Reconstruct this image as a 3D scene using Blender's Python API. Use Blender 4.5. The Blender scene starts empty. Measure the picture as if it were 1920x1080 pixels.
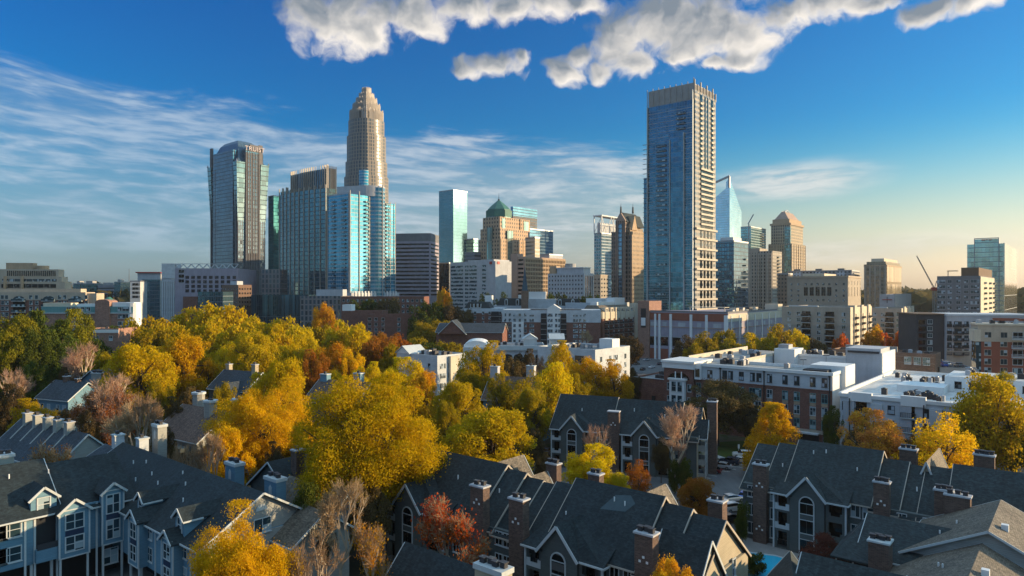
import bpy, math, random
import numpy as np
from mathutils import Vector, Matrix
random.seed(7)
SC = bpy.context.scene
COL = SC.collection
F, CX, CY, H = 1280.0, 960.0, 545.0, 40.0
TH = math.radians(-40)          # the street grid's angle
def PX(px, d): return (px - CX) / F * d
def PZ(py, d): return H - (py - CY) * d / F
def srgb(h):
    v = [int(h[i:i+2], 16) / 255 for i in (0, 2, 4)]
    return tuple((c / 12.92 if c < .04045 else ((c + .055) / 1.055) ** 2.4) for c in v)

# ------------------------------------------------------------------ nodes
def nd(t, typ, ins=None, **props):
    n = t.nodes.new(typ)
    for k, v in props.items(): setattr(n, k, v)
    for k, v in (ins or {}).items():
        if isinstance(v, bpy.types.NodeSocket): t.links.new(v, n.inputs[k])
        else: n.inputs[k].default_value = v
    return n
def mth(t, op, a, b=0.0, c=0.0, clamp=False):
    return nd(t, 'ShaderNodeMath', {0: a, 1: b, 2: c}, operation=op, use_clamp=clamp).outputs[0]
def vmth(t, op, a, b=(0, 0, 0)):
    n = nd(t, 'ShaderNodeVectorMath', {0: a, 1: b}, operation=op)
    return n.outputs['Value'] if op in ('LENGTH', 'DOT_PRODUCT', 'DISTANCE') else n.outputs[0]
def mixc(t, fac, a, b, mode='MIX'):
    n = nd(t, 'ShaderNodeMix', data_type='RGBA', blend_type=mode)
    for i, v in ((0, fac), (6, a), (7, b)):
        if isinstance(v, bpy.types.NodeSocket): t.links.new(v, n.inputs[i])
        else: n.inputs[i].default_value = v if i == 0 else (tuple(v) + (1,))[:4]
    return n.outputs[2]
def ss(t, x, a, b):
    return nd(t, 'ShaderNodeMapRange', {0: x, 1: a, 2: b, 3: 0.0, 4: 1.0}, interpolation_type='SMOOTHSTEP').outputs[0]
def noise(t, vec, scale, detail=3, rough=.55, dist=0.0):
    return nd(t, 'ShaderNodeTexNoise', {'Vector': vec, 'Scale': scale, 'Detail': detail, 'Roughness': rough, 'Distortion': dist}).outputs[0]
def newmat(name):
    m = bpy.data.materials.new(name); m.use_nodes = True
    m.node_tree.nodes.clear()
    return m, m.node_tree
def out(t, sh): nd(t, 'ShaderNodeOutputMaterial', {0: sh})
def bsdf(t, col, rough=.8, metal=0.0, normal=None, spec=.4, **k):
    ins = {'Roughness': rough, 'Metallic': metal, 'Specular IOR Level': spec}
    if isinstance(col, bpy.types.NodeSocket): ins['Base Color'] = col
    else: ins['Base Color'] = tuple(col) + (1,)
    if normal is not None: ins['Normal'] = normal
    ins.update(k)
    return nd(t, 'ShaderNodeBsdfPrincipled', ins).outputs[0]

def scl(c, k): return tuple(min(1, x * k) for x in c)
def plain(name, col, rough=.85, var=.22, s1=.25, s2=4.0, metal=0.0, spec=.3, streak=True):
    """painted or mineral surface: blotches, weather streaks and fine grain, all in metres"""
    m, t = newmat(name)
    uv = nd(t, 'ShaderNodeUVMap').outputs[0]
    obj = nd(t, 'ShaderNodeObjectInfo')
    off = vmth(t, 'ADD', uv, nd(t, 'ShaderNodeCombineXYZ', {0: mth(t, 'MULTIPLY', obj.outputs['Random'], 53.0), 2: 1.3}).outputs[0])
    a = noise(t, off, s1, 4); b = noise(t, off, s2, 2)
    c = noise(t, vmth(t, 'MULTIPLY', off, (1.2, .12, 1)), 1.0, 3) if streak else a
    f = mth(t, 'ADD', mth(t, 'MULTIPLY', a, .45), mth(t, 'ADD', mth(t, 'MULTIPLY', b, .25), mth(t, 'MULTIPLY', c, .3)))
    k = nd(t, 'ShaderNodeMapRange', {0: f, 1: .3, 2: .7, 3: 1 - var, 4: 1 + var}).outputs[0]
    cc = vmth(t, 'MULTIPLY', tuple(col), nd(t, 'ShaderNodeCombineXYZ', {0: k, 1: k, 2: k}).outputs[0])
    out(t, bsdf(t, cc, rough, metal, spec=spec)); return m
def brick(name, col, mortar=.35, bw=.42, bh=.14):
    m, t = newmat(name)
    uv = nd(t, 'ShaderNodeUVMap').outputs[0]
    br = nd(t, 'ShaderNodeTexBrick', {'Vector': uv, 'Color1': scl(col, .75) + (1,), 'Color2': scl(col, 1.3) + (1,), 'Mortar': (mortar * .6, mortar * .5, mortar * .45, 1),
            'Scale': 1.0, 'Mortar Size': .012, 'Brick Width': bw, 'Row Height': bh}).outputs[0]
    a = noise(t, uv, .5, 4); b = noise(t, uv, 2.5, 2)
    k = nd(t, 'ShaderNodeMapRange', {0: mth(t, 'ADD', mth(t, 'MULTIPLY', a, .6), mth(t, 'MULTIPLY', b, .4)), 1: .3, 2: .7, 3: .75, 4: 1.25}).outputs[0]
    out(t, bsdf(t, vmth(t, 'MULTIPLY', br, nd(t, 'ShaderNodeCombineXYZ', {0: k, 1: k, 2: k}).outputs[0]), .9, spec=.2)); return m
def siding(name, col, ph=.2):
    m, t = newmat(name)
    uv = nd(t, 'ShaderNodeUVMap').outputs[0]
    s = nd(t, 'ShaderNodeSeparateXYZ', {0: uv})
    fr = mth(t, 'FRACT', mth(t, 'DIVIDE', s.outputs[1], ph))
    gro = ss(t, fr, .0, .22)
    a = noise(t, uv, .35, 4); b = noise(t, vmth(t, 'MULTIPLY', uv, (.5, 5, 1)), 1.0, 2)
    k = nd(t, 'ShaderNodeMapRange', {0: mth(t, 'ADD', mth(t, 'MULTIPLY', a, .6), mth(t, 'MULTIPLY', b, .4)), 1: .3, 2: .7, 3: .8, 4: 1.2}).outputs[0]
    k = mth(t, 'MULTIPLY', k, nd(t, 'ShaderNodeMapRange', {0: gro, 3: .72, 4: 1.0}).outputs[0])
    bump = nd(t, 'ShaderNodeBump', {'Height': fr, 'Strength': .35, 'Distance': .03}).outputs[0]
    out(t, bsdf(t, vmth(t, 'MULTIPLY', tuple(col), nd(t, 'ShaderNodeCombineXYZ', {0: k, 1: k, 2: k}).outputs[0]), .75, normal=bump, spec=.3)); return m
def shingle(name, col, var=.6):
    m, t = newmat(name)
    uv = nd(t, 'ShaderNodeUVMap').outputs[0]
    br = nd(t, 'ShaderNodeTexBrick', {'Vector': uv, 'Color1': (.62, .62, .62, 1), 'Color2': (1.3, 1.3, 1.3, 1), 'Mortar': (.5, .5, .5, 1),
            'Scale': 1.0, 'Mortar Size': .012, 'Brick Width': .34, 'Row Height': .17}).outputs[0]
    a = noise(t, uv, .18, 4); b = noise(t, vmth(t, 'MULTIPLY', uv, (1.6, .16, 1)), 1.0, 4, .65); c = noise(t, uv, 1.6, 3)
    k = nd(t, 'ShaderNodeMapRange', {0: mth(t, 'ADD', mth(t, 'MULTIPLY', a, .35), mth(t, 'ADD', mth(t, 'MULTIPLY', b, .35), mth(t, 'MULTIPLY', c, .3))), 1: .33, 2: .67, 3: 1 - var, 4: 1 + var}).outputs[0]
    cc = vmth(t, 'MULTIPLY', tuple(col), vmth(t, 'MULTIPLY', br, nd(t, 'ShaderNodeCombineXYZ', {0: k, 1: k, 2: k}).outputs[0]))
    bump = nd(t, 'ShaderNodeBump', {'Height': mth(t, 'ADD', nd(t, 'ShaderNodeSeparateXYZ', {0: br}).outputs[0], c), 'Strength': .5, 'Distance': .04}).outputs[0]
    out(t, bsdf(t, cc, .8, normal=bump, spec=.35)); return m
def winglass(name, tint=(.05, .08, .1), lit=(.35, .42, .48), p=.25):
    """a window pane: dark room behind reflecting glass, some with pale blinds"""
    m, t = newmat(name)
    r = nd(t, 'ShaderNodeObjectInfo').outputs['Random']
    uv = nd(t, 'ShaderNodeUVMap').outputs[0]
    cell = nd(t, 'ShaderNodeTexWhiteNoise', {'Vector': vmth(t, 'FLOOR', vmth(t, 'DIVIDE', uv, (1.1, .95, 1))), 'W': mth(t, 'MULTIPLY', r, 91.0)}, noise_dimensions='4D').outputs[0]
    f = ss(t, cell, 1 - p - .05, 1 - p + .05)
    nrm = vmth(t, 'NORMALIZE', vmth(t, 'ADD', nd(t, 'ShaderNodeNewGeometry').outputs['Normal'],
          vmth(t, 'MULTIPLY', vmth(t, 'SUBTRACT', nd(t, 'ShaderNodeTexNoise', {'Vector': uv, 'Scale': .8}).outputs[1], (.5, .5, .5)), (.05, .05, .05))))
    out(t, bsdf(t, mixc(t, f, tint, lit), .06, mth(t, 'MULTIPLY', mth(t, 'SUBTRACT', 1.0, f), .55), normal=nrm, spec=.6)); return m
def grid(name, wall, glass, pu, pv, wu, wv, metal=.75, rough=.07, var=.5, jit=.02, wrough=.8, wvar=.15, ou=0.0, ov=0.0, wmetal=0.0, blind=.0, lobes=.5):
    """facade cladding: a repeating pane grid of pitch pu x pv metres, panes wu x wv of each cell; every pane has its own tone and tilt"""
    m, t = newmat(name)
    uv = nd(t, 'ShaderNodeUVMap').outputs[0]
    q = vmth(t, 'DIVIDE', vmth(t, 'ADD', uv, (ou + 500 * pu, ov + 50 * pv, 0)), (pu, pv, 1))
    cell = vmth(t, 'FLOOR', q); fr = nd(t, 'ShaderNodeSeparateXYZ', {0: vmth(t, 'FRACTION', q)})
    mu = mth(t, 'LESS_THAN', mth(t, 'ABSOLUTE', mth(t, 'SUBTRACT', fr.outputs[0], .5)), wu / 2)
    mv = mth(t, 'LESS_THAN', mth(t, 'ABSOLUTE', mth(t, 'SUBTRACT', fr.outputs[1], .5)), wv / 2)
    mask = mth(t, 'MULTIPLY', mu, mv)
    wn = nd(t, 'ShaderNodeTexWhiteNoise', {'Vector': cell}, noise_dimensions='3D')
    rnd, rc = wn.outputs[0], wn.outputs[1]
    k = nd(t, 'ShaderNodeMapRange', {0: rnd, 3: 1 - var, 4: 1 + var * .6}).outputs[0]
    big = nd(t, 'ShaderNodeTexNoise', {'Vector': uv, 'Scale': .02, 'Detail': 3}).outputs[1]
    kk = mth(t, 'MULTIPLY', k, nd(t, 'ShaderNodeMapRange', {0: nd(t, 'ShaderNodeSeparateXYZ', {0: big}).outputs[0], 1: .3, 2: .7, 3: .8, 4: 1.2}).outputs[0])
    gc = vmth(t, 'MULTIPLY', tuple(glass), nd(t, 'ShaderNodeCombineXYZ', {0: kk, 1: kk, 2: kk}).outputs[0])
    if blind: gc = mixc(t, ss(t, rnd, 1 - blind, 1 - blind + .03), gc, scl(wall, 1.1))
    d1 = vmth(t, 'MULTIPLY', vmth(t, 'SUBTRACT', rc, (.5, .5, .5)), (jit, jit, jit))
    d2 = vmth(t, 'MULTIPLY', vmth(t, 'SUBTRACT', nd(t, 'ShaderNodeTexNoise', {'Vector': uv, 'Scale': .06, 'Detail': 2}).outputs[1], (.5, .5, .5)), (jit * 4 * lobes,) * 3)
    nrm = vmth(t, 'NORMALIZE', vmth(t, 'ADD', nd(t, 'ShaderNodeNewGeometry').outputs['Normal'], vmth(t, 'ADD', d1, d2)))
    g = bsdf(t, gc, rough, metal, normal=nrm, spec=.5)
    a = noise(t, uv, .15, 4); b = noise(t, vmth(t, 'MULTIPLY', uv, (1, .08, 1)), .7, 3)
    kw = nd(t, 'ShaderNodeMapRange', {0: mth(t, 'MULTIPLY', mth(t, 'ADD', a, b), .5), 1: .3, 2: .7, 3: 1 - wvar, 4: 1 + wvar}).outputs[0]
    w = bsdf(t, vmth(t, 'MULTIPLY', tuple(wall), nd(t, 'ShaderNodeCombineXYZ', {0: kw, 1: kw, 2: kw}).outputs[0]), wrough, wmetal, spec=.3)
    out(t, nd(t, 'ShaderNodeMixShader', {0: mask, 1: w, 2: g}).outputs[0]); return m

# ------------------------------------------------------------------ meshes
class MB:
    def __init__(s): s.v, s.f, s.m = [], [], []
    def poly(s, pts, m=0):
        i = len(s.v); s.v += [tuple(p) for p in pts]; s.f.append(tuple(range(i, i + len(pts)))); s.m.append(m); return s
    def hexa(s, a, m=0):      # 8 corners, bottom ring then top ring, both anticlockwise from above
        i = len(s.v); s.v += [tuple(p) for p in a]
        for q in ((3, 2, 1, 0), (4, 5, 6, 7), (0, 1, 5, 4), (1, 2, 6, 5), (2, 3, 7, 6), (3, 0, 4, 7)):
            s.f.append(tuple(i + k for k in q)); s.m.append(m)
        return s
    def box(s, x0, x1, y0, y1, z0, z1, m=0):
        return s.hexa([(x0, y0, z0), (x1, y0, z0), (x1, y1, z0), (x0, y1, z0), (x0, y0, z1), (x1, y0, z1), (x1, y1, z1), (x0, y1, z1)], m)
    def loft(s, rings, m=0, cap=True):
        n = len(rings[0]); i = len(s.v)
        for r in rings: s.v += [tuple(p) for p in r]
        for k in range(len(rings) - 1):
            for j in range(n):
                a, b = i + k * n + j, i + k * n + (j + 1) % n
                s.f.append((a, b, b + n, a + n)); s.m.append(m)
        if cap:
            s.f.append(tuple(i + j for j in reversed(range(n)))); s.m.append(m)
            s.f.append(tuple(i + (len(rings) - 1) * n + j for j in range(n))); s.m.append(m)
        return s
    def prism(s, pts, z0, z1, m=0, top=None):
        return s.loft([[(x, y, z0) for x, y in pts], [(x, y, z1) for x, y in (top or pts)]], m)
    def cyl(s, x, y, z0, z1, r0, r1=None, n=12, m=0):
        r1 = r0 if r1 is None else r1
        c = [(math.cos(2 * math.pi * k / n), math.sin(2 * math.pi * k / n)) for k in range(n)]
        return s.loft([[(x + r0 * a, y + r0 * b, z0) for a, b in c], [(x + r1 * a, y + r1 * b, z1) for a, b in c]], m)
    def slab(s, pts, th=.25, m=0):     # a polygon (anticlockwise seen from above/outside) with thickness downwards
        return s.loft([[(p[0], p[1], p[2] - th) for p in pts], list(pts)], m)
    def beam(s, p, q, w=.15, h=.15, m=0):
        p, q = Vector(p), Vector(q); d = (q - p)
        if d.length < 1e-6: return s
        d.normalize(); sd = d.cross(Vector((0, 0, 1)))
        if sd.length < 1e-3: sd = Vector((1, 0, 0))
        sd.normalize(); up = sd.cross(d); sd *= w / 2; up *= h / 2
        return s.hexa([p - sd - up, p + sd - up, q + sd - up, q - sd - up, p - sd + up, p + sd + up, q + sd + up, q - sd + up], m)
    def mesh(s, name, mats, uv=True, smooth=False):
        me = bpy.data.meshes.new(name)
        me.from_pydata(s.v, [], s.f)
        for m in (mats if isinstance(mats, (list, tuple)) else [mats]): me.materials.append(m)
        if s.m and max(s.m) > 0: me.polygons.foreach_set('material_index', s.m)
        me.update()
        if uv and s.f: add_uv(me)
        if smooth: me.polygons.foreach_set('use_smooth', [True] * len(me.polygons))
        return me
    def build(s, name, mats, parent=None, loc=(0, 0, 0), rotz=0.0, smooth=False):
        return link(name, s.mesh(name, mats, smooth=smooth), parent, loc, rotz)
def add_uv(me):
    nl, npoly = len(me.loops), len(me.polygons)
    co = np.empty(len(me.vertices) * 3, np.float32); me.vertices.foreach_get('co', co); co = co.reshape(-1, 3)
    vi = np.empty(nl, np.int32); me.loops.foreach_get('vertex_index', vi)
    nr = np.empty(npoly * 3, np.float32); me.polygons.foreach_get('normal', nr); nr = nr.reshape(-1, 3)
    tot = np.empty(npoly, np.int32); me.polygons.foreach_get('loop_total', tot)
    n = np.repeat(nr, tot, 0)
    t = np.stack([-n[:, 1], n[:, 0], np.zeros(nl, np.float32)], 1)
    ln = np.linalg.norm(t, axis=1); flat = ln < .02
    t[flat] = (1, 0, 0); ln[flat] = 1; t /= ln[:, None]
    b = np.cross(n, t); p = co[vi]
    uv = np.stack([(p * t).sum(1), (p * b).sum(1)], 1).astype(np.float32)
    me.uv_layers.new(name='UVMap').data.foreach_set('uv', uv.ravel())
def link(name, data, parent=None, loc=(0, 0, 0), rotz=0.0, scale=None):
    o = bpy.data.objects.new(name, data); COL.objects.link(o)
    o.location = loc; o.rotation_euler = (0, 0, rotz)
    if scale: o.scale = scale
    if parent is not None: o.parent = parent
    return o
def tag(o, label=None, cat=None, group=None, kind=None):
    if label: o['label'] = label
    if cat: o['category'] = cat
    if group: o['group'] = group
    if kind: o['kind'] = kind
    return o
def copy_tree(o, parent=None):
    c = o.copy(); COL.objects.link(c)
    if parent is not None: c.parent = parent
    for ch in list(o.children): copy_tree(ch, c)
    return c
def empty(name, loc, rotz=0.0):
    return link(name, None, None, loc, rotz)

CACHE = {}
def cached(key, fn):
    if key not in CACHE: CACHE[key] = fn()
    return CACHE[key]

def corner(pc, dc, pl, pr=None, th=TH, dep=None):
    """rectangle whose front-right corner shows at column pc, dc metres away: front reaches column pl, right side column pr"""
    ux, uy = math.cos(th), math.sin(th); c = Vector((PX(pc, dc), dc))
    def hit(p, x, y):
        s = (p - CX) / F; return (s * c.y - c.x) / (x - s * y)
    w = hit(pl, -ux, -uy); d = dep if pr is None else hit(pr, -uy, ux)
    return (c.x - ux * w, c.y - uy * w), w, d
def corner_l(pc, dc, pr, th, dep):
    """rectangle given by its front-left corner (column pc, dc away) and the column its front-right corner shows at"""
    ux, uy = math.cos(th), math.sin(th); c = Vector((PX(pc, dc), dc)); s = (pr - CX) / F
    return (c.x, c.y), (s * c.y - c.x) / (ux - s * uy), dep

class Bld:
    """a building: an Empty at the front-left foot, x along the front, y into the depth"""
    def __init__(s, name, label, cat, org, w, dep, th=TH, group=None, dref=None):
        s.root = empty(name, (org[0], org[1], 0), th); tag(s.root, label, cat, group)
        s.w, s.dep, s.th, s.org, s.cnt, s.rest = w, dep, th, org, {}, {}
        s.d = dref or (org[1] + (w * math.sin(th) if th < 0 else 0))
    def z(s, py, d=None): return PZ(py, d or s.d)
    def u(s, px, face='front', out=0.0):
        """local coordinate along a face that shows at picture column px"""
        (ox, oy), a = s.face(face); c, n = math.cos(s.th), math.sin(s.th)
        ox, oy = ox + out * math.sin(a), oy - out * math.cos(a)
        gx, gy = s.org[0] + c * ox - n * oy, s.org[1] + n * ox + c * oy
        ux, uy = math.cos(s.th + a), math.sin(s.th + a); k = (px - CX) / F
        return (k * gy - gx) / (ux - k * uy)
    def face(s, f):
        if not isinstance(f, str): return f
        return {'front': ((0, 0), 0), 'right': ((s.w, 0), math.pi / 2), 'left': ((0, s.dep), -math.pi / 2), 'back': ((s.w, s.dep), math.pi)}[f]
    def flen(s, f): return s.dep if f in ('left', 'right') else s.w
    def part(s, name, mb, mats, parent=None, smooth=False): return mb.build(name, mats, parent or s.root, smooth=smooth)
    def box(s, name, x0, x1, y0, y1, z0, z1, mat): return s.part(name, MB().box(x0, x1, y0, y1, z0, z1), mat)
    def put(s, name, me, f, u, z, out=0.0, cap=100, parent=None):
        (ox, oy), a = s.face(f)
        x, y = ox + math.cos(a) * u + math.sin(a) * out, oy + math.sin(a) * u - math.cos(a) * out
        k = s.cnt.get(name, 0)
        if k >= cap - 1:
            s.rest.setdefault(name, []).append((me, x, y, z, a)); return None
        s.cnt[name] = k + 1
        return link(name, me, parent or s.root, (x, y, z), a)
    def pier(s, f, u, z0, z1, w, out, mat, name='pier', cap=100):
        h = z1 - z0
        me = cached(('pier', round(w, 2), round(h, 2), round(out, 2), mat.name), lambda: MB().box(-w / 2, w / 2, -out, .06, 0, h).mesh(name, mat))
        return s.put(name, me, f, u, z0, 0, cap)
    def band(s, f, u0, u1, z0, z1, out, mat, name='floor_band', cap=100):
        w, h = u1 - u0, z1 - z0
        me = cached(('pier', round(w, 2), round(h, 2), round(out, 2), mat.name), lambda: MB().box(-w / 2, w / 2, -out, .06, 0, h).mesh(name, mat))
        return s.put(name, me, f, (u0 + u1) / 2, z0, 0, cap)
    def win(s, f, u, z, w, h, nx=1, nz=2, fm=None, gm=None, fw=.1, out=0.0, sub=False, name='window', cap=100, sill=True):
        """window whose bottom centre is at (u, z) on a face: frame proud of the wall, glass inside it"""
        fm, gm = fm or M['trim'], gm or M['glass']
        def mk():
            a = MB(); e = fw
            a.box(-w / 2, -w / 2 + e, -.07, .05, 0, h); a.box(w / 2 - e, w / 2, -.07, .05, 0, h)
            a.box(-w / 2 + e, w / 2 - e, -.07, .05, h - e, h); a.box(-w / 2 + e, w / 2 - e, -.07, .05, 0, e)
            if sill: a.box(-w / 2 - .06, w / 2 + .06, -.14, .05, -.1, -.003)
            for k in range(1, nx): x = -w / 2 + w * k / nx; a.box(x - e * .35, x + e * .35, -.055, .05, e, h - e)
            for k in range(1, nz): zz = h * k / nz; a.box(-w / 2 + e, w / 2 - e, -.05, .05, zz - e * .3, zz + e * .3)
            g = MB().poly([(-w / 2 + e, -.02, e), (w / 2 - e, -.02, e), (w / 2 - e, -.02, h - e), (-w / 2 + e, -.02, h - e)])
            if sub: return a.mesh('window', fm), g.mesh('pane', gm)
            a.poly(g.v, 1); return a.mesh('window', [fm, gm]), None
        fr, pn = cached(('win', round(w, 2), round(h, 2), nx, nz, fm.name, gm.name, fw, sub, sill), mk)
        o = s.put(name, fr, f, u, z, out, cap)
        if o is not None and pn is not None: link('pane', pn, o)
        return o
    def wins(s, f, us, zs, w, h, **k):
        for z in zs:
            for u in us: s.win(f, u, z, w, h, **k)
    def balc(s, f, u, z, w, dp, slab, rail, rh=1.05, name='balcony', cap=100, bars=False):
        def mk():
            a = MB().box(-w / 2, w / 2, -dp, .05, -.25, 0)
            if bars:
                n = max(3, int(w / .35))
                for k in range(n + 1): x = -w / 2 + .04 + (w - .08) * k / n; a.box(x - .03, x + .03, -dp + .04, -dp + .1, 0, rh, 1)
                a.box(-w / 2, w / 2, -dp + .02, -dp + .12, rh, rh + .08, 1); a.box(-w / 2, w / 2, -dp + .03, -dp + .11, .05, .12, 1)
            else: a.box(-w / 2, w / 2, -dp, -dp + .08, .003, rh, 1)
            for x in (-w / 2, w / 2 - .08): a.box(x, x + .08, -dp + .13, .0, .003, rh, 1)
            return a.mesh('balcony', [slab, rail])
        return s.put(name, cached(('balc', round(w, 2), round(dp, 2), slab.name, rail.name, rh, bars), mk), f, u, z, 0, cap)
    def done(s):
        for name, lst in s.rest.items():
            mats, vs, fs, ms = [], [], [], []
            for me, x, y, z, a in lst:
                mi = []
                for m in me.materials:
                    if m not in mats: mats.append(m)
                    mi.append(mats.index(m))
                c, n, i = math.cos(a), math.sin(a), len(vs)
                vs += [(x + c * v.co.x - n * v.co.y, y + n * v.co.x + c * v.co.y, z + v.co.z) for v in me.vertices]
                for p in me.polygons: fs.append(tuple(i + k for k in p.vertices)); ms.append(mi[p.material_index])
            b = MB(); b.v, b.f, b.m = vs, fs, ms
            o = b.build(name, mats, s.root); o['kind'] = 'stuff'
        s.rest = {}
        return s
# ------------------------------------------------------------------ camera, sun, sky
cam = bpy.data.cameras.new('camera'); camo = link('camera', cam)
camo.location = (0, 0, H); camo.rotation_euler = (math.radians(90), 0, 0)
cam.sensor_width = 36; cam.lens = 36 * F / 1920; cam.shift_y = (CY - 540) / 1920; cam.clip_start = 1; cam.clip_end = 60000
SC.camera = camo
SUN_EL, SUN_AZ = math.radians(10.5), math.radians(86)     # azimuth measured from +Y towards +X
S = Vector((math.cos(SUN_EL) * math.sin(SUN_AZ), math.cos(SUN_EL) * math.cos(SUN_AZ), math.sin(SUN_EL)))
sl = bpy.data.lights.new('sun', 'SUN'); sl.energy = 4.6; sl.angle = math.radians(.6); sl.color = (1, .73, .42)
so = link('sun', sl); so.rotation_euler = S.to_track_quat('Z', 'Y').to_euler(); so.location = (200, 0, 200)
vs_ = SC.view_settings; vs_.view_transform = 'Standard'; vs_.look = 'None'; vs_.exposure = EXPO = 0.88; vs_.gamma = 1; vs_.use_curve_mapping = False
SC.cycles.max_bounces = 6; SC.cycles.diffuse_bounces = 3; SC.cycles.glossy_bounces = 4; SC.cycles.transmission_bounces = 2; SC.cycles.transparent_max_bounces = 4
SC.cycles.caustics_reflective = False; SC.cycles.caustics_refractive = False; SC.cycles.sample_clamp_indirect = 6; SC.cycles.blur_glossy = .6

W = bpy.data.worlds.new('World'); SC.world = W; W.use_nodes = True
W.cycles.sampling_method = 'MANUAL'; W.cycles.sample_map_resolution = 512
t = W.node_tree; t.nodes.clear()
sky = nd(t, 'ShaderNodeTexSky', sky_type='NISHITA', sun_disc=False, sun_elevation=SUN_EL, sun_rotation=SUN_AZ, altitude=100, air_density=1.2, dust_density=1.0, ozone_density=2.5)
D = vmth(t, 'NORMALIZE', nd(t, 'ShaderNodeTexCoord').outputs['Generated'])
sp = nd(t, 'ShaderNodeSeparateXYZ', {0: D})
az = mth(t, 'MULTIPLY', mth(t, 'ARCTAN2', sp.outputs[0], sp.outputs[1]), 180 / math.pi)
el = mth(t, 'MULTIPLY', mth(t, 'ARCSINE', sp.outputs[2]), 180 / math.pi)
def ae(px, py):
    x, z = (px - CX) / F, (CY - py) / F
    return math.degrees(math.atan(x)), math.degrees(math.atan(z / math.hypot(1, x)))
A = nd(t, 'ShaderNodeCombineXYZ', {0: az, 1: el}).outputs[0]
elv = ss(t, el, 1.0, 14.0)
hs = nd(t, 'ShaderNodeHueSaturation', {'Hue': .5, 'Saturation': nd(t, 'ShaderNodeMapRange', {0: elv, 3: .5, 4: 1.6}).outputs[0], 'Value': 1.0, 'Color': sky.outputs[0]}).outputs[0]
lft = mth(t, 'SUBTRACT', 1.0, ss(t, az, -25, 38))
hz = mixc(t, lft, (1.38, 1.2, 1.02), (.55, .80, 1.08))
col = vmth(t, 'MULTIPLY', hs, mixc(t, elv, hz, mixc(t, lft, (.16, .82, 1.18), (.01, .64, 1.08))))
# high thin cloud: streaks combed along the horizon, in an uneven belt
w1 = nd(t, 'ShaderNodeTexNoise', {'Vector': A, 'Scale': .05, 'Detail': 2}).outputs[1]
Aw = vmth(t, 'ADD', A, vmth(t, 'MULTIPLY', vmth(t, 'SUBTRACT', w1, (.5, .5, .5)), (8, 3, 0)))
Ar = nd(t, 'ShaderNodeVectorRotate', {'Vector': Aw, 'Angle': math.radians(1)}, rotation_type='Z_AXIS').outputs[0]
c1 = noise(t, vmth(t, 'MULTIPLY', Ar, (.09, .55, 1)), 1.0, 5, .62, .5)
c2 = noise(t, vmth(t, 'MULTIPLY', Ar, (.3, 1.6, 1)), 1.0, 3, .6, .3)
top = mth(t, 'ADD', mth(t, 'ADD', 11.6, mth(t, 'MULTIPLY', az, -.085)), mth(t, 'MULTIPLY', mth(t, 'SUBTRACT', c1, .5), 7.0))     # upper edge sinks to the right
belt = mth(t, 'MULTIPLY', mth(t, 'SUBTRACT', 1.0, ss(t, mth(t, 'SUBTRACT', el, top), -1.0, 1.1)), ss(t, el, 1.0, 5.5))
belt = mth(t, 'MULTIPLY', belt, mth(t, 'SUBTRACT', 1.0, ss(t, az, 9, 17)))
f = mth(t, 'ADD', mth(t, 'MULTIPLY', c1, .6), mth(t, 'MULTIPLY', c2, .4))
st = ss(t, f, .40, .62)
def patch(a0, e0, ra, re): return mth(t, 'SUBTRACT', 1.0, ss(t, vmth(t, 'LENGTH', vmth(t, 'DIVIDE', vmth(t, 'SUBTRACT', Aw, (a0, e0, 0)), (ra, re, 1))), .25, 1.0))
extra = mth(t, 'MULTIPLY', mth(t, 'MAXIMUM', patch(22, 8.6, 9, 2.0), mth(t, 'MULTIPLY', patch(27, 3.0, 16, 1.6), .55)), mth(t, 'ADD', mth(t, 'MULTIPLY', ss(t, f, .34, .56), .8), .2))
thin = mth(t, 'MAXIMUM', mth(t, 'MULTIPLY', mth(t, 'ADD', mth(t, 'MULTIPLY', st, .45), .42), belt), mth(t, 'MULTIPLY', extra, .85))
CIR = mth(t, 'MULTIPLY', thin, .88)
circ = mixc(t, ss(t, az, -30, 35), mixc(t, st, (.20, .34, .50), (.44, .56, .70)), mixc(t, st, (.56, .60, .62), (.86, .83, .78)))
col2 = mixc(t, CIR, col, vmth(t, 'MULTIPLY', circ, (6.4, 6.4, 6.4)))
# cumulus: clumps placed by bearing and elevation, broken up by noise
BL = [(640,40,105,58),(600,20,60,50),(690,60,50,36),(770,30,75,46),(800,50,42,28),(880,15,70,30),(965,14,75,28),(1030,12,55,24),(1090,8,50,16),
      (925,122,60,24),(875,128,32,15),(975,112,28,14),(1065,140,40,20),(1085,112,30,20),(1050,150,24,12),(1160,70,60,50),(1180,115,55,32),(1130,130,34,22),
      (1250,40,100,50),(1330,50,110,58),(1400,70,75,36),(1300,95,60,26),(1395,112,45,16),(1350,118,40,14),(1270,108,22,12),(1480,25,65,30),(1560,15,60,26),(1630,10,70,18),(1750,20,60,22),(1820,8,50,14)]
wn_ = nd(t, 'ShaderNodeTexNoise', {'Vector': A, 'Scale': .3, 'Detail': 3, 'Roughness': .5}).outputs[1]
Ac = vmth(t, 'ADD', A, vmth(t, 'MULTIPLY', vmth(t, 'SUBTRACT', wn_, (.5, .5, .5)), (3.4, 2.6, 0)))
dn = num = den_ = None; LD = Vector((.55, -.84, 0))
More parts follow.
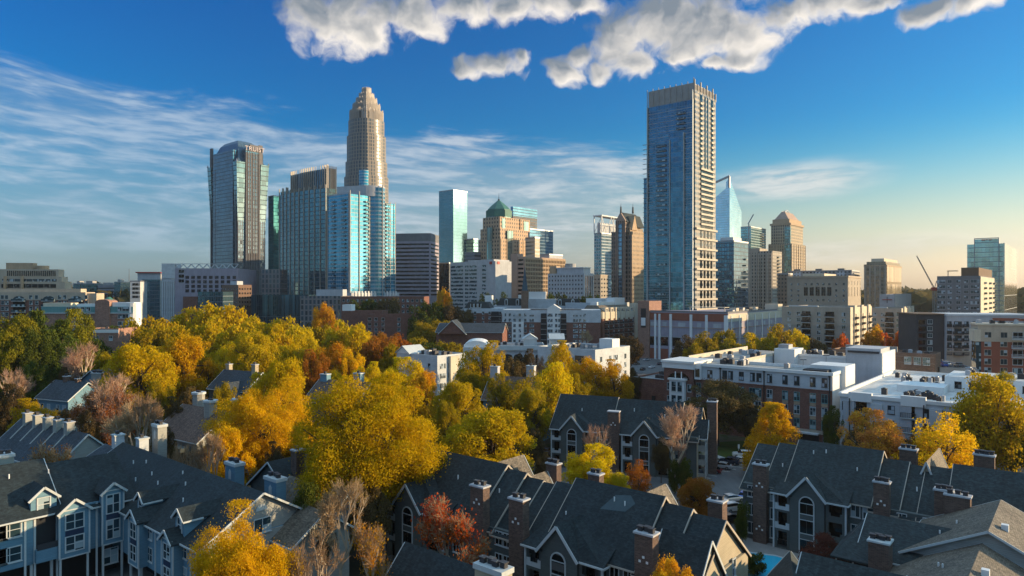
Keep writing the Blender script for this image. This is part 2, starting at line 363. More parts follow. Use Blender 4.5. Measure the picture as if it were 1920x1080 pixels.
for (x, y, rx, ry) in BL:
    a0, e0 = ae(x, y); ra, re = abs(ae(x + rx, y)[0] - ae(x - rx, y)[0]) / 2 * 1.15, (ry / F) * 57.3 * 1.2
    v = vmth(t, 'DIVIDE', vmth(t, 'SUBTRACT', Ac, (a0, e0, 0)), (ra, re, 1))
    k = mth(t, 'SUBTRACT', 1.0, vmth(t, 'LENGTH', v))
    dn = k if dn is None else nd(t, 'ShaderNodeMath', {0: dn, 1: k, 2: .2}, operation='SMOOTH_MAX').outputs[0]
    w_ = mth(t, 'POWER', mth(t, 'MAXIMUM', mth(t, 'ADD', k, .35), 0.0), 3.0); l_ = mth(t, 'MULTIPLY', w_, vmth(t, 'DOT_PRODUCT', v, tuple(LD)))
    num = l_ if num is None else mth(t, 'ADD', num, l_); den_ = w_ if den_ is None else mth(t, 'ADD', den_, w_)
hi = noise(t, Ac, .48, 7, .58)
den = mth(t, 'ADD', mth(t, 'SUBTRACT', mth(t, 'MULTIPLY', dn, 1.15), .05), mth(t, 'MULTIPLY', mth(t, 'SUBTRACT', hi, .5), 2.0))
alpha = ss(t, den, -.06, .66)
# self-shading of the cloud: puffs face right and down, thick cores go grey
def relief(sc, d, o): return mth(t, 'SUBTRACT', noise(t, Ac, sc, d, .5), noise(t, vmth(t, 'ADD', Ac, (o, -o, 0)), sc, d, .5))
puff = mth(t, 'ADD', mth(t, 'MULTIPLY', relief(.3, 1, .9), .9), mth(t, 'MULTIPLY', relief(.8, 2, .4), .5))
side = mth(t, 'DIVIDE', num, mth(t, 'ADD', den_, .002))
lum = mth(t, 'ADD', mth(t, 'ADD', mth(t, 'MULTIPLY', side, 1.0), nd(t, 'ShaderNodeMapRange', {0: den, 1: .1, 2: 1.0, 3: .72, 4: .22}).outputs[0]), puff, clamp=True)
cc = mixc(t, lum, (.20, .245, .30), (.93, .86, .78))
col3 = mixc(t, alpha, col2, vmth(t, 'MULTIPLY', cc, (6.8, 6.8, 6.8)))
# broken cloud deck carried on overhead, unseen, added and brightened to fill the shade
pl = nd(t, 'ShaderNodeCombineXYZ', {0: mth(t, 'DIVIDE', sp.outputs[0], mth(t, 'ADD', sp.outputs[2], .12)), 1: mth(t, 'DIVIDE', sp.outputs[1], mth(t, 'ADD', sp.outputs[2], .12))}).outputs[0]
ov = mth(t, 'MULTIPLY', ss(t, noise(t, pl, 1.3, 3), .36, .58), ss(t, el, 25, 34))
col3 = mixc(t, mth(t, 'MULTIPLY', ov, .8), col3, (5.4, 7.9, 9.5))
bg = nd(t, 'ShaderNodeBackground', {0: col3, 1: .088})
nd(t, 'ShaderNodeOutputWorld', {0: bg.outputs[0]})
# ------------------------------------------------------------------ materials
M = {}
def P(n, *a, **k): M[n] = plain(n, *a, **k)
P('trim', (.47, .50, .50), .6, .15); P('white', (.66, .66, .65), .75, .14); P('roofwhite', (.58, .58, .56), .7, .38, .12)
P('beige', (.42, .35, .27)); P('tan', (.40, .29, .19)); P('cream', (.56, .49, .38)); P('stone', (.36, .31, .25)); P('pinkstone', (.35, .25, .2))
P('concrete', (.33, .32, .31)); P('greywall', (.17, .17, .18)); P('palegrey', (.42, .43, .45)); P('darkgrey', (.055, .055, .06)); P('dark', (.018, .019, .022), .6)
P('brown', (.14, .09, .06)); P('asphalt', (.065, .062, .066), .9, .35, .1, 3); P('metal', (.30, .31, .33), .45, .15, metal=.6); P('dkmetal', (.04, .04, .045), .5, .2)
P('teal', (.12, .27, .27)); P('copper', (.045, .15, .125), .6, .25); P('gravel', (.30, .29, .27), .95, .3, .15, 6); P('roofgrey', (.2, .2, .2), .9, .3, .1)
P('lilac', (.31, .28, .33)); P('fin', (.40, .35, .29), .6); P('terracotta', (.25, .08, .05)); P('red', (.35, .03, .025), .5); P('whitepaint', (.72, .72, .7), .5, .08)
M['brick'] = brick('brick', (.17, .062, .042)); M['chimbrick'] = brick('chimbrick', (.115, .072, .055), .25); M['brownbrick'] = brick('brownbrick', (.19, .11, .07)); M['pinkbrick'] = brick('pinkbrick', (.30, .16, .115))
M['siding'] = siding('siding', (.085, .10, .096)); M['bluesiding'] = siding('bluesiding', (.13, .25, .33)); M['palesiding'] = siding('palesiding', (.32, .32, .29)); M['whitesiding'] = siding('whitesiding', (.5, .53, .55)); M['tansiding'] = siding('tansiding', (.4, .34, .24))
M['roof'] = shingle('roof', (.017, .027, .031)); M['roofbrown'] = shingle('roofbrown', (.13, .085, .065)); M['roofblue'] = shingle('roofblue', (.04, .052, .065)); M['rooftan'] = shingle('rooftan', (.15, .125, .095)); M['roofslate'] = shingle('roofslate', (.025, .037, .040))
M['glass'] = winglass('glass'); M['glassblue'] = winglass('glassblue', (.04, .085, .11), (.32, .40, .43), .2); M['glassdark'] = winglass('glassdark', (.012, .014, .017), (.1, .1, .1), .08)
def lamp(name, col, k):
    m, t = newmat(name); out(t, nd(t, 'ShaderNodeEmission', {0: col + (1,), 1: k}).outputs[0]); return m
# ------------------------------------------------------------------ the downtown towers
def glassbox(name, label, pc, dc, pl, pr, top, mat, dep=None, roof='roofgrey', par=1.2, th=TH, cat='office tower', group=None, base=0):
    org, w, dp = corner(pc, dc, pl, pr, th, dep)
    b = Bld(name, label, cat, org, w, dp, th, group); z = b.z(top)
    b.box('curtain_wall' if 'glass' in mat.name else 'wall', 0, w, 0, dp, base, z - par, mat)
    b.box('parapet', -.15, w + .15, -.15, dp + .15, z - par + .003, z, M['metal'])
    b.ztop = z
    return b
P('greygran', (.15, .145, .15))
# ---- inverted-taper tower with ribbed hood and sign
G_h1 = grid('striped granite and glass', (.145, .145, .155), (.17, .28, .36), 2.3, 3.9, .52, .86, .8, var=.35)
G_h2 = grid('granite framed glass', (.13, .13, .14), (.20, .31, .39), 2.45, 4.4, .74, .76, .85, var=.4, jit=.03)
G_h3 = grid('pale corner glass', (.10, .13, .14), (.17, .27, .30), 5.2, 5.2, .97, .84, .75, var=.3, jit=.02)
G_rib = grid('blue ribbed metal hood', (.10, .17, .23), (.05, .09, .13), 1.3, 40, .45, .99, .4, .35, wrough=.4, wmetal=.5)
org, w, dp = corner(446, 719, 396, 497)
b = Bld('office_tower', 'grey granite and blue glass tower with a ribbed rounded hood and a lettered sign', 'office tower', org, w, dp)
zb, zt = 0, b.z(305)
def ring(k, x0=0, x1=None, y0=0, y1=None):
    x1 = w if x1 is None else x1; y1 = dp if y1 is None else y1
    cx, cy = w / 2, dp / 2
    return lambda z, e=0: [((x - cx) * k + cx, (y - cy) * k + cy, z) for x, y in ((x0, y0), (x1, y0), (x1, y1), (x0, y1))]
b.part('granite_shaft', MB().loft([ring(1)(0), ring(1.0)(zt * .35), ring(1.035)(zt)]), G_h1)
# flaring glass corners
for nm, x, y in (('corner_glass', w, 0), ('corner_glass', w, dp), ('corner_glass', 0, 0), ('corner_glass', 0, dp)):
    sx, sy = (1 if x else -1), (1 if y else -1)
    def q(z, e, k): return [(x - sx * 5.5 * k + (e if sx > 0 else -e if 0 else 0), y, z)]
    ra = []
    for z, e in ((b.z(493), -1.0), (b.z(420), .3), (b.z(303), 3.0)):
        a0, a1, c0, c1 = sorted((x - sx * 4.5, x + sx * e)) + sorted((y - sy * 6.5, y + sy * e))
        ra.append([(a0, c0, z), (a1, c0, z), (a1, c1, z), (a0, c1, z)])
    b.part(nm, MB().loft(ra), G_h3)
    b.part('corner_finial', MB().cyl(x + sx * 2.6, y + sy * 2.6, b.z(303) + .01, b.z(298), 1.2, .1, 6), M['metal'])
z2 = b.z(277)
mw = MB().box(-1.6, w + 1.6, 8, dp - 8, 60, z2)
b.part('end_bay', mw, G_h2)
fr = MB().box(8, w - 7, -1.8, dp + 1.8, 55, b.z(279)); b.part('middle_bay', fr, G_h1)
b.part('upper_bay', MB().box(w - 20, w + 2.2, 10, dp - 10, 80, b.z(281)), G_h2)
rr = []
for py, k in ((306, 1.02), (292, .88), (276, .80), (264, .66), (258, .50), (255, .30)):
    rr.append(ring(k)(b.z(py)))
b.part('ribbed_hood', MB().loft(rr), G_rib)
for (u, f) in ((3, 'front'), (dp - 6, 'right')):
    b.pier(f, u, zt - 2, b.z(266), 4, 2.0, M['greygran'], 'corner_turret')
for k in range(9): b.pier('right', 8 + (dp - 16) * k / 8, 0, b.z(283), .9, 2.7, M['greygran'])
for k in range(6): b.pier('front', 2 + (w - 4) * k / 5, 0, b.z(310), .8, .9 + .9, M['greygran'])
sg = b.part('sign_panel', MB().box(w + .5, w + 2.7, 12, dp - 8, b.z(281) + .01, b.z(268)), M['greygran'])
fc = bpy.data.curves.new('sign_letters', 'FONT'); fc.body = 'TRUIST'; fc.size = 6.6; fc.extrude = .25; fc.align_x = 'CENTER'; fc.space_character = 1.08
fc.materials.append(plain('sign letters', (.50, .42, .42), .5))
_fo = bpy.data.objects.new('sign', fc); COL.objects.link(_fo); _me = bpy.data.meshes.new_from_object(_fo.evaluated_get(bpy.context.evaluated_depsgraph_get())); bpy.data.objects.remove(_fo)
lt = link('sign_letters', _me, sg, (w + 3.0, dp / 2 + 2, b.z(279.5))); lt.rotation_euler = (math.radians(90), 0, math.radians(90))
b.done()
# low wings either side of its foot
G_low = grid('grey granite office wall', (.215, .19, .185), (.10, .17, .21), 3.2, 4.2, .55, .75, .6)

# ---- green glass slab
b = glassbox('glass_tower', 'narrow dark green glass slab between the hooded tower and the finned tower', 513, 760, 503, 528, 366, grid('green glass', (.02, .06, .06), (.10, .30, .30), 1.6, 4, .94, .9, .85, var=.15)); b.done()

# ---- finned dark glass tower with crown screen
G_g1 = grid('dark teal glass and stone', (.10, .13, .15), (.085, .20, .25), 1.6, 4.0, .84, .82, .75, var=.25, jit=.012)
org, w, dp = corner(612, 610, 524, 632)
b = Bld('office_tower', 'dark teal glass tower with slim stone fins and a tall screen crown', 'office tower', org, w, dp)
zc, zm, zl = b.z(347), b.z(327), b.z(352)
bow = [(0, 0)] + [(w * k / 10, -3.2 * math.sin(math.pi * k / 10)) for k in range(1, 10)] + [(w, 0), (w, dp), (0, dp)]
b.part('curtain_wall', MB().prism(bow, 0, zl), G_g1)
b.box('left_tier', .5, w * .30, 1, dp - 2, zl - 4, b.z(345), G_g1)
G_scr = grid('crown screen', (.07, .08, .09), (.05, .13, .20), 1.4, 14, .7, .97, .7, var=.2)
b.part('crown_screen', MB().prism([(w * .24, 3)] + [(w * (.24 + .76 * k / 8), 3 - 2.2 * math.sin(math.pi * k / 8)) for k in range(1, 8)] + [(w, 3), (w, dp - 1), (w * .24, dp - 1)], zl, zm + 6), G_scr)
for k in range(19):
    u = w * .25 + w * .75 * k / 18; b.pier('front', u, zl + .01, zm + 9, .45, -2.2 + 3.4 * math.sin(math.pi * k / 18), M['fin'], 'crown_fin')
for k in range(8): b.pier('right', 1 + (dp - 2) * k / 7, zl - 20, zm + 8, .3, .5, M['greygran'], 'crown_fin')
for k in range(11):
    u = w * k / 10; b.pier('front', min(max(u, .4), w - .4), 0, zl + (3 if k > 2 else 6), .7, 3.2 * math.sin(math.pi * k / 10) + .7, M['fin'], 'fin')
b.pier('right', .6, 0, b.z(395), 1.2, 1.4, M['tan'], 'corner_pier'); b.pier('right', dp - .6, 0, b.z(380), 1.2, 1.2, M['tan'], 'corner_pier')
b.done()

# ---- bright blue residential tower
G_av = grid('bright blue glass', (.42, .44, .44), (.05, .28, .43), 2.6, 3.25, .95, .84, .5, var=.2, jit=.012)
G_av2 = grid('blue glass with slab edges', (.36, .40, .42), (.05, .26, .40), 3.4, 3.25, .95, .84, .5, var=.25)
org, w, dp = corner(655, 557, 614, 742)
b = Bld('apartment_tower', 'bright blue glass apartment tower with pale fins and rows of balconies', 'apartment tower', org, w, dp)
za, zc = b.z(363), b.z(345)
cb = [(w + 7 * math.sin(math.pi * k / 10) , dp * (.42 + .33 * k / 10)) for k in range(11)]
b.box('left_wing', 0, w, 0, dp * .42, 0, za, G_av)
b.part('curved_bay', MB().prism([(w * .25, dp * .42 - 2)] + cb + [(w * .25, dp * .75)], 0, zc), G_av2)
b.box('right_wing', 3, w - 1, dp * .75, dp, 0, b.z(372), G_av)
crn = [(w * .1, dp * .15)] + [(w + 6.2 * math.sin(math.pi * k / 10) - 1, dp * (.36 + .42 * k / 10)) for k in range(11)] + [(w * .1, dp * .8)]
b.part('crown_wall', MB().prism(crn, za, zc + 1.2), M['palegrey'])
nf = int(za / 3.25)
for k in range(nf - 2):
    z = 3.25 * (k + 2)
    for u in (w * .30, w * .78): b.balc('front', u, z, 5.0, 1.5, M['palegrey'], M['glassblue'], name='balcony')
for k in range(0, nf - 2):
    z = 3.25 * (k + 2)
    b.balc('right', dp * .36, z, 4.5, 1.7, M['palegrey'], M['glassblue'], name='balcony'); b.balc('right', dp * .80, z, 4.5, 2.2, M['palegrey'], M['glassblue'], name='balcony')
for f, u, zz, o in (('front', .6, za, .5), ('front', w - .5, za, .6), ('right', .5, za + 2, .7), ('right', dp * .20, za + 2, .7), ('right', dp * .41, za + 2, .8), ('right', dp * .76, b.z(371), .2), ('right', dp * .88, b.z(371), .2), ('right', dp - .5, b.z(371), .2)):
    b.pier(f, u, 0, zz + 1, .7, o, M['concrete'], 'fin')
for j in (0, 5, 10): b.part('fin', MB().cyl(cb[j][0] + .2, cb[j][1], 0, zc + 2, .4, n=6), M['concrete'])
for k in range(nf):
    ring_ = [(x * 1.0 + .35, y) for x, y in cb]; b.part('slab_edge', MB().prism([(w * .9, cb[0][1])] + ring_ + [(w * .9, cb[-1][1])], 3.25 * k + 9 - .18, 3.25 * k + 9 + .12), M['palegrey'])
b.band('front', 0, w, za, za + 1.1, .2, M['palegrey'], 'parapet')
b.done()
# its low podium
org, w, dp = corner(700, 535, 612, 790)
b = Bld('parking_podium', 'long low pale panelled podium under the bright blue tower', 'building', org, w * .55, dp)
b.box('wall', 0, w * .55, 0, dp, 0, b.z(549), M['palegrey'])
for k in range(14): b.pier('right', 4 + (dp - 8) * k / 13, 2, b.z(546), 1.2, .6, M['white'], 'fin')
for k in range(13): b.win('right', 4 + (dp - 8) * (k + .5) / 13, 4, 4.4, 5, 3, 1, gm=M['glassblue'], sill=False)
b.done()

# ---- tall stepped masonry tower with a finned crown
G_bo = grid('ribbed tan granite', (.255, .22, .185), (.05, .075, .10), 3.2, 4.0, .52, .74, .1, .3, var=.3)
G_bs = grid('dark corner glass', (.02, .025, .03), (.02, .04, .055), 1.8, 4.0, .9, .86, .0, .4)
org, w, dp = corner(681, 749, 641, 733)
b = Bld('skyscraper', 'tallest tan stepped skyscraper with convex ribbed sides and a spiky tapering crown', 'skyscraper', org, w, dp)
def lobe(k, notch=5.0, bulge=3.0):
    """square with bowed sides and cut corners, scaled by k about its centre"""
    pts = []; hw, hd = w / 2, dp / 2
    for (ax, ay, bx, by) in ((-1, -1, 1, -1), (1, -1, 1, 1), (1, 1, -1, 1), (-1, 1, -1, -1)):
        A_, B_ = Vector((ax * hw, ay * hd)), Vector((bx * hw, by * hd)); dd = (B_ - A_); L = dd.length; dd.normalize(); nn = Vector((dd.y, -dd.x))
        for j in range(9):
            s = notch + (L - 2 * notch) * j / 8; p = A_ + dd * s + nn * (bulge * math.sin(math.pi * j / 8))
            pts.append((w / 2 + p.x * k, dp / 2 + p.y * k))
    return pts
tiers = [(0, 318, 1.0, 'shaft'), (318, 298, .975, 'shaft'), (298, 247, .935, 'shaft'), (247, 216, .87, 'shaft')]
tiers = [(560, 326, 1.02), (326, 297, .96), (297, 247, .90), (247, 217, .83)]
for i, (a, c, k) in enumerate(tiers):
    b.part('granite_tier', MB().prism(lobe(k), max(0, b.z(a) - 2) if i else 0, b.z(c)), G_bo)
    cs = [(w - 8.5, -.2), (w + .2, 8.5), (w - 1, 9.5), (w - 9.5, 1)]
    b.part('corner_strip', MB().prism([(w / 2 + (x - w / 2) * k, dp / 2 + (y - dp / 2) * k) for x, y in cs], max(0, b.z(a) - 2) if i else 0, b.z(c) - 2 + 10 * (i == 3)), plain('dark corner glass %d' % i, (.02, .026, .032), .5, spec=.15))
for (u, f) in ((0, 0),):
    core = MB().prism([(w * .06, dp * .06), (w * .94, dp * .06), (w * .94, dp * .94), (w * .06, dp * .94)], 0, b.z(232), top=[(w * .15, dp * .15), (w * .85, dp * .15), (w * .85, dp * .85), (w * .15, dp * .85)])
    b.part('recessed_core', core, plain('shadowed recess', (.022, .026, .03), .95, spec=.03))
ct = [(217, 204, .74), (204, 191, .60), (191, 180, .46), (180, 171, .33), (171, 160, .20)]
G_cr = grid('silver crown glass', (.36, .33, .30), (.16, .22, .27), 1.4, 30, .45, .99, .6, .2, wrough=.45, wmetal=.5)
for (a, c, k) in ct:
    tp = b.part('crown_tier', MB().prism(lobe(k, 4, 3.5), b.z(a) - 1, b.z(c)), G_cr)
    fins = MB(); pp = lobe(k * 1.02, 4, 3.5)
    for j, (x, y) in enumerate(pp):
        for q in range(2):
            nx, ny = pp[(j + 1) % len(pp)]; xx, yy = x + (nx - x) * q / 2, y + (ny - y) * q / 2
            fins.box(xx - .28, xx + .28, yy - .28, yy + .28, b.z(a) - 2, b.z(c) + 3.5 + 1.5 * ((j + q) % 2))
    b.part('crown_fins', fins, plain('silver fins %d' % a, (.36, .31, .27), .5), tp)
b.part('glass_drum', MB().cyl(w - 4, 4, 0, b.z(318), 5.5, n=20), G_av)
b.done()

# ---- banded office block behind
G_bn = grid('grey banded office wall', (.21, .215, .24), (.05, .06, .08), 30, 4.1, .999, .42, .5, var=.4)
org, w, dp = corner(807, 720, 735, 823, TH + .55)
b = Bld('office_block', 'wide grey office block with dark ribbon windows beside the bright blue tower', 'office block', org, w, dp, TH + .55)
b.box('wall', 0, w, 0, dp, 0, b.z(452), M['lilac'])
for k in range(14):
    z = b.z(452) - 4.1 * (k + 1)
    b.band('front', 1.5, w - 1.5, z, z + 1.7, .12, M['glassdark'], 'window_band'); b.band('right', 1.5, dp - 1.5, z, z + 1.7, .12, M['glassdark'], 'window_band')
b.box('penthouse', 0, w, .5, dp, b.z(452) + .003, b.z(437), M['greywall'])
b.done()

# ---- mirror tower, dark lower block
b = glassbox('glass_tower', 'plain teal mirror glass tower with a chamfered top in mid skyline', 850, 830, 823, 876, 355, grid('teal mirror glass', (.08, .16, .18), (.10, .19, .23), 2.4, 4.0, .97, .96, .92, var=.06, jit=.008)); b.done()
b = glassbox('office_block', 'black glass low block at the foot of the mirror tower', 842, 760, 817, 862, 492, grid('black glass', (.01, .012, .015), (.02, .03, .04), 2, 4, .95, .9, .5)); b.done()
b = glassbox('office_block', 'small dark glass block right of the mirror tower', 888, 800, 874, 896, 447, grid('small block glass', (.05, .07, .08), (.2, .4, .42), 2.2, 4, .9, .8, .85)); b.done()
b = glassbox('office_block', 'small grey banded block low beside the domed tower', 890, 700, 872, 905, 472, G_bn); b.done()

# ---- green-domed postmodern tower
G_dm = grid('pink tan punched stone', (.46, .315, .205), (.05, .055, .06), 3.6, 4.0, .42, .50, .4, var=.4)
G_dv = grid('teal strip glass', (.34, .27, .20), (.16, .30, .32), 2.0, 30, .72, .98, .85, .1)
org, w, dp = corner(938, 690, 897, 1002)
b = Bld('office_tower', 'tan stone tower stepped in tiers under a green copper dome', 'office tower', org, w, dp)
b.box('lower_tier', 0, w, 0, dp, 0, b.z(447), G_dm)
b.box('middle_tier', 1.5, w - 1.5, 1.5, dp - 9, b.z(447) - 1, b.z(427), G_dm)
b.box('upper_tier', 3, w - 3.5, 3.5, dp * .62, b.z(427) - 1, b.z(405), G_dm)
b.box('shoulder', 4, w - 3, dp * .64, dp - 4, b.z(427) - 1, b.z(405), G_dm)
b.box('glass_strip', w - 8, w + .25, dp * .20, dp * .36, 0, b.z(431), G_dv); b.box('glass_strip', w * .4, w * .64, -.3, 6, 0, b.z(425), G_dv)
b.box('glass_strip', w - 9, w - 3.1, dp * .12, dp * .2, b.z(427), b.z(408), G_dv); b.box('glass_strip', w - 9, w - 2.6, dp * .74, dp * .88, b.z(427), b.z(409), G_dv)
cx, cy, R = w * .45, dp * .30, 13.6
oc = lambda r, z: [(cx + r * math.cos(math.pi / 8 + k * math.pi / 4), cy + r * math.sin(math.pi / 8 + k * math.pi / 4), z) for k in range(8)]
b.part('drum', MB().loft([oc(R, b.z(425)), oc(R, b.z(403))]), G_dv)
b.part('copper_band', MB().loft([oc(R + .8, b.z(403) + .01), oc(R + .8, b.z(391))]), M['copper'])
b.part('copper_dome', MB().loft([oc(R * .93, b.z(391) + .01), oc(R * .93, b.z(388.5)), oc(R * .62, b.z(381)), oc(R * .3, b.z(374.5)), oc(R * .12, b.z(370.5))]), M['copper'])
b.part('finial', MB().cyl(cx, cy, b.z(370.5), b.z(367.5), 1.0, 1.0, 8).cyl(cx, cy, b.z(367.5), b.z(356), .35, .1, 6), M['dkmetal'])
for k in range(7): b.pier('right', 1 + (dp - 2) * k / 6, 0, b.z(447), 1.1, .35, M['tan'])
b.done()

G_bk = grid('blue steel glass', (.11, .18, .25), (.12, .27, .40), 2.2, 4.0, .85, .7, .85, var=.2)
b = glassbox('office_tower', 'flat-topped blue glass tower with a shiny top band behind the domed tower', 962, 930, 958, 1007, 387, grid('brown grid wall', (.16, .13, .12), (.06, .10, .14), 3.0, 4.0, .6, .6, .6), dep=20)
b.box('top_band', -.3, b.w + .3, -.3, b.dep + .3, b.z(404), b.z(387), G_bk); b.done()
b = glassbox('office_block', 'blue grey glass block right behind the domed tower', 993, 850, 975, 1037, 428, G_bk); b.done()
b = glassbox('office_block', 'cream stepped office wing right beside the domed tower', 1003, 700, 985, 1012, 444, grid('cream banded wall', (.5, .43, .33), (.2, .22, .22), 20, 4.0, .99, .35, .5)); b.done()
b = glassbox('office_block', 'low grey wall block between the brown grid block and the sky', 1030, 800, 1000, 1055, 476, M['palegrey']); b.done()

# ---- white hotel
G_ht = grid('white hotel strip windows', (.43, .44, .47), (.22, .33, .36), 4.2, 3.3, .86, .5, .7, var=.35)
org, w, dp = corner(929, 575, 844, 959)
b = Bld('hotel', 'pale slab hotel with blank end walls and strip windows below the domed tower', 'hotel', org, w, dp)
b.box('wall', 0, w, 0, dp, 0, b.z(489), M['palegrey'])
b.box('roof_screen', w * .4, w * .96, .4, dp - .4, b.z(489) + .003, b.z(486), M['palegrey'])
nf = 13
for k in range(nf):
    z = b.z(489) - 5 - 3.3 * k
    for a0, a1 in ((.02, .30), (.34, .42), (.44, .60), (.72, .80)): b.band('front', w * a0, w * a1, z, z + 1.7, .15, M['glassblue'], 'window_band')
b.part('red_sign', MB().box(w * .88, w * .93, -.5, -.1, b.z(495), b.z(490)), M['red']); b.part('red_sign', MB().box(w + .1, w + .5, 2, 5, b.z(495), b.z(490)), M['red'])
b.done()

# ---- brown grid block
G_br = grid('tan egg-crate wall', (.40, .27, .16), (.07, .06, .055), 3.0, 3.9, .5, .62, .3)
org, w, dp = corner(983, 620, 958, 1060)
b = Bld('office_block', 'tan office block with an egg-crate window grid and blank brown side wall', 'office block', org, w, dp)
b.box('wall', 0, w, 0, dp, 0, b.z(481), M['pinkstone'])
b.box('stair_tower', 0, w * .5, -.6, 8, 0, b.z(475), M['pinkstone'])
nv, zz = 14, b.z(483)
for k in range(26): b.pier('right', 1 + (dp - 2) * k / 25, 0, zz, .9, .9, M['tan'])
for k in range(15):
    z = zz - 3.9 * k; b.band('right', .5, dp - .5, z - 1.4, z, .7, M['tan'], 'spandrel')
    if k: b.band('right', .5, dp - .5, z + .003, z + 2.4, .1, M['glassdark'], 'window_band')
    b.band('front', w * .55, w - 1, z - 3, z - 1.2, .1, M['glassdark'], 'window_band')
b.done()

# ---- white art-deco block
org, w, dp = corner(1095, 560, 1027, 1113)
b = Bld('apartment_block', 'white art deco block with small square windows and a set-back attic', 'apartment block', org, w, dp)
zt = b.z(512); b.box('wall', 0, w, 0, dp, 0, zt, M['palegrey'])
b.box('attic', w * .22, w - 2, 2, dp - 2, zt + .003, b.z(502), M['palegrey']); b.box('cornice', w * .2, w - 1.5, 1.5, dp - 1.5, b.z(502) + .003, b.z(500.5), M['white'])
b.box('roof_pavilion', 1, w * .2, 1, 8, zt + .003, b.z(497), M['tan']); b.part('tank', MB().cyl(w * .5, dp * .5, b.z(500), b.z(493), 4.5), M['concrete'])
n = 12
b.wins('front', [w * (k + .7) / (n + .4) for k in range(n)], [zt - 3.2 - 3.5 * j for j in range(8)], 1.3, 1.7, nx=1, nz=1, gm=M['glassdark'], fm=M['palegrey'], cap=70, sill=False)
for k in range(5): b.band('right', 2 + dp * k / 6, 2 + dp * k / 6 + 1.2, 5, zt - 2, .1, M['glassdark'], 'window_strip')
b.done()
org, w, dp = corner(1126, 600, 1100, 1141)
b = Bld('apartment_block', 'plain beige block with square windows right of the art deco block', 'apartment block', org, w, dp)
zt = b.z(517); b.box('wall', 0, w, 0, dp, 0, zt, M['stone']); b.box('parapet', -.3, w + .3, -.3, dp + .3, zt + .003, zt + 1, M['beige'])
b.wins('front', [w * (k + .5) / 4 for k in range(4)], [zt - 4 - 3.6 * j for j in range(8)], 2.4, 1.8, nx=2, nz=1, gm=M['glassdark'], sill=False)
b.wins('right', [b.dep * (k + .5) / 3 for k in range(3)], [zt - 4 - 3.6 * j for j in range(8)], 2.4, 1.8, nx=2, nz=1, gm=M['glassdark'], sill=False)
b.done()

# ---- church spire
b = Bld('church_spire', 'slim dark blue pointed church spire between the hotel and the tan grid block', 'spire', (PX(984, 470), 470), 4, 4, 0)
b.part('belfry', MB().box(-2.4, 2.4, -2.4, 2.4, 0, b.z(545, 470)), M['brownbrick']); b.part('spire', MB().prism([(-2.0, -2.0), (2.0, -2.0), (2.0, 2.0), (-2.0, 2.0)], b.z(545, 470), b.z(500, 470), top=[(-.12, -.12), (.12, -.12), (.12, .12), (-.12, .12)]), plain('blue slate', (.05, .09, .12)))

# ---- twin-gabled tower and the glass tower with a frame top
G_hs = grid('brown granite strips', (.17, .135, .115), (.035, .045, .055), 2.6, 3.9, .55, .6, .6, var=.4)
G_hs2 = grid('brown granite lit strips', (.36, .26, .17), (.06, .06, .06), 2.4, 3.9, .35, .45, .4)  # sun-side copy of the brown granite, light painted into its paler tone
org, w, dp = corner(1184, 610, 1143, 1212)
b = Bld('office_tower', 'brown granite tower with steep twin gables, thin spires and a dark ribbed roof', 'office tower', org, w, dp)
ze = b.z(413)
b.box('left_wing', 0, w * .30, 3, dp, 0, b.z(432), G_hs); b.box('gable_wall', w * .3, w * .72, 0, dp, 0, ze, G_hs); b.box('right_wing', w * .72, w, 2, dp, 0, b.z(440), G_hs)
for k, (zz_, e) in enumerate(((b.z(426), 1.0), (b.z(433), .5))): b.box('setback', w * .72, w - 3 + 2.5 * k, 3, dp - 1, b.z(440) - .5, zz_ - k * .01, G_hs2)
b.band('right', .5, dp - .5, 0, b.z(440), .25, G_hs2, 'stone_side')
zr = b.z(396)
for x0, x1 in ((w * .28, w * .74),):
    b.part('gable', MB().loft([[(x0, -.4, ze), (x1, -.4, ze), ((x0 + x1) / 2, -.4, zr)], [(x0, 1.4, ze), (x1, 1.4, ze), ((x0 + x1) / 2, 1.4, zr)]]), M['pinkstone'])
    r = MB(); xm = (x0 + x1) / 2
    r.slab([(x0 - .5, 1.4, ze - .5), (xm, 1.4, zr), (xm, dp, zr), (x0 - .5, dp, ze - .5)][::-1], .4); r.slab([(xm, 1.4, zr), (x1 + .5, 1.4, ze - .5), (x1 + .5, dp, ze - .5), (xm, dp, zr)], .4)
    b.part('ribbed_roof', r, M['roofslate'])
yg = dp * .35
b.part('gable', MB().loft([[(w - 2, yg - 5, b.z(430)), (w - 2, yg + 5, b.z(430)), (w - 2, yg, b.z(402))], [(w * .5, yg - 5, b.z(430)), (w * .5, yg + 5, b.z(430)), (w * .5, yg, b.z(402))]]), M['tan'])
b.part('ribbed_roof', MB().prism([(w * .5, yg + 5), (w - 2, yg + 5), (w - 2, dp), (w * .5, dp)], b.z(424), b.z(401), top=[(w * .6, yg + 6), (w * .75, yg + 6), (w * .75, dp - 2), (w * .6, dp - 2)]), M['roofslate'])
for x, y, zt_ in ((w * .51, .5, 379), (w - 4, yg, 379)): b.part('spire', MB().cyl(x, y, zr - 1, zr + 5, 1.0, .6, 8).cyl(x, y, zr + 5, b.z(zt_), .25, .05, 6), M['dkmetal'])
b.part('glass_column', MB().box(w * .44, w * .58, -.7, .5, 0, b.z(418)), G_bk)
for k in range(6): b.pier('front', w * (.3 + .42 * k / 5), 0, ze, .6, .5, M['pinkstone'])
b.done()
b = glassbox('glass_tower', 'pale blue glass tower with an open white frame on top, behind the twin-gabled tower', 1128, 880, 1114, 1172, 436, grid('pale blue strip glass', (.38, .42, .44), (.16, .42, .60), 3.2, 4.0, .8, .7, .8)); 
fr = MB(); zz0, zz1 = b.z(436), b.z(405)
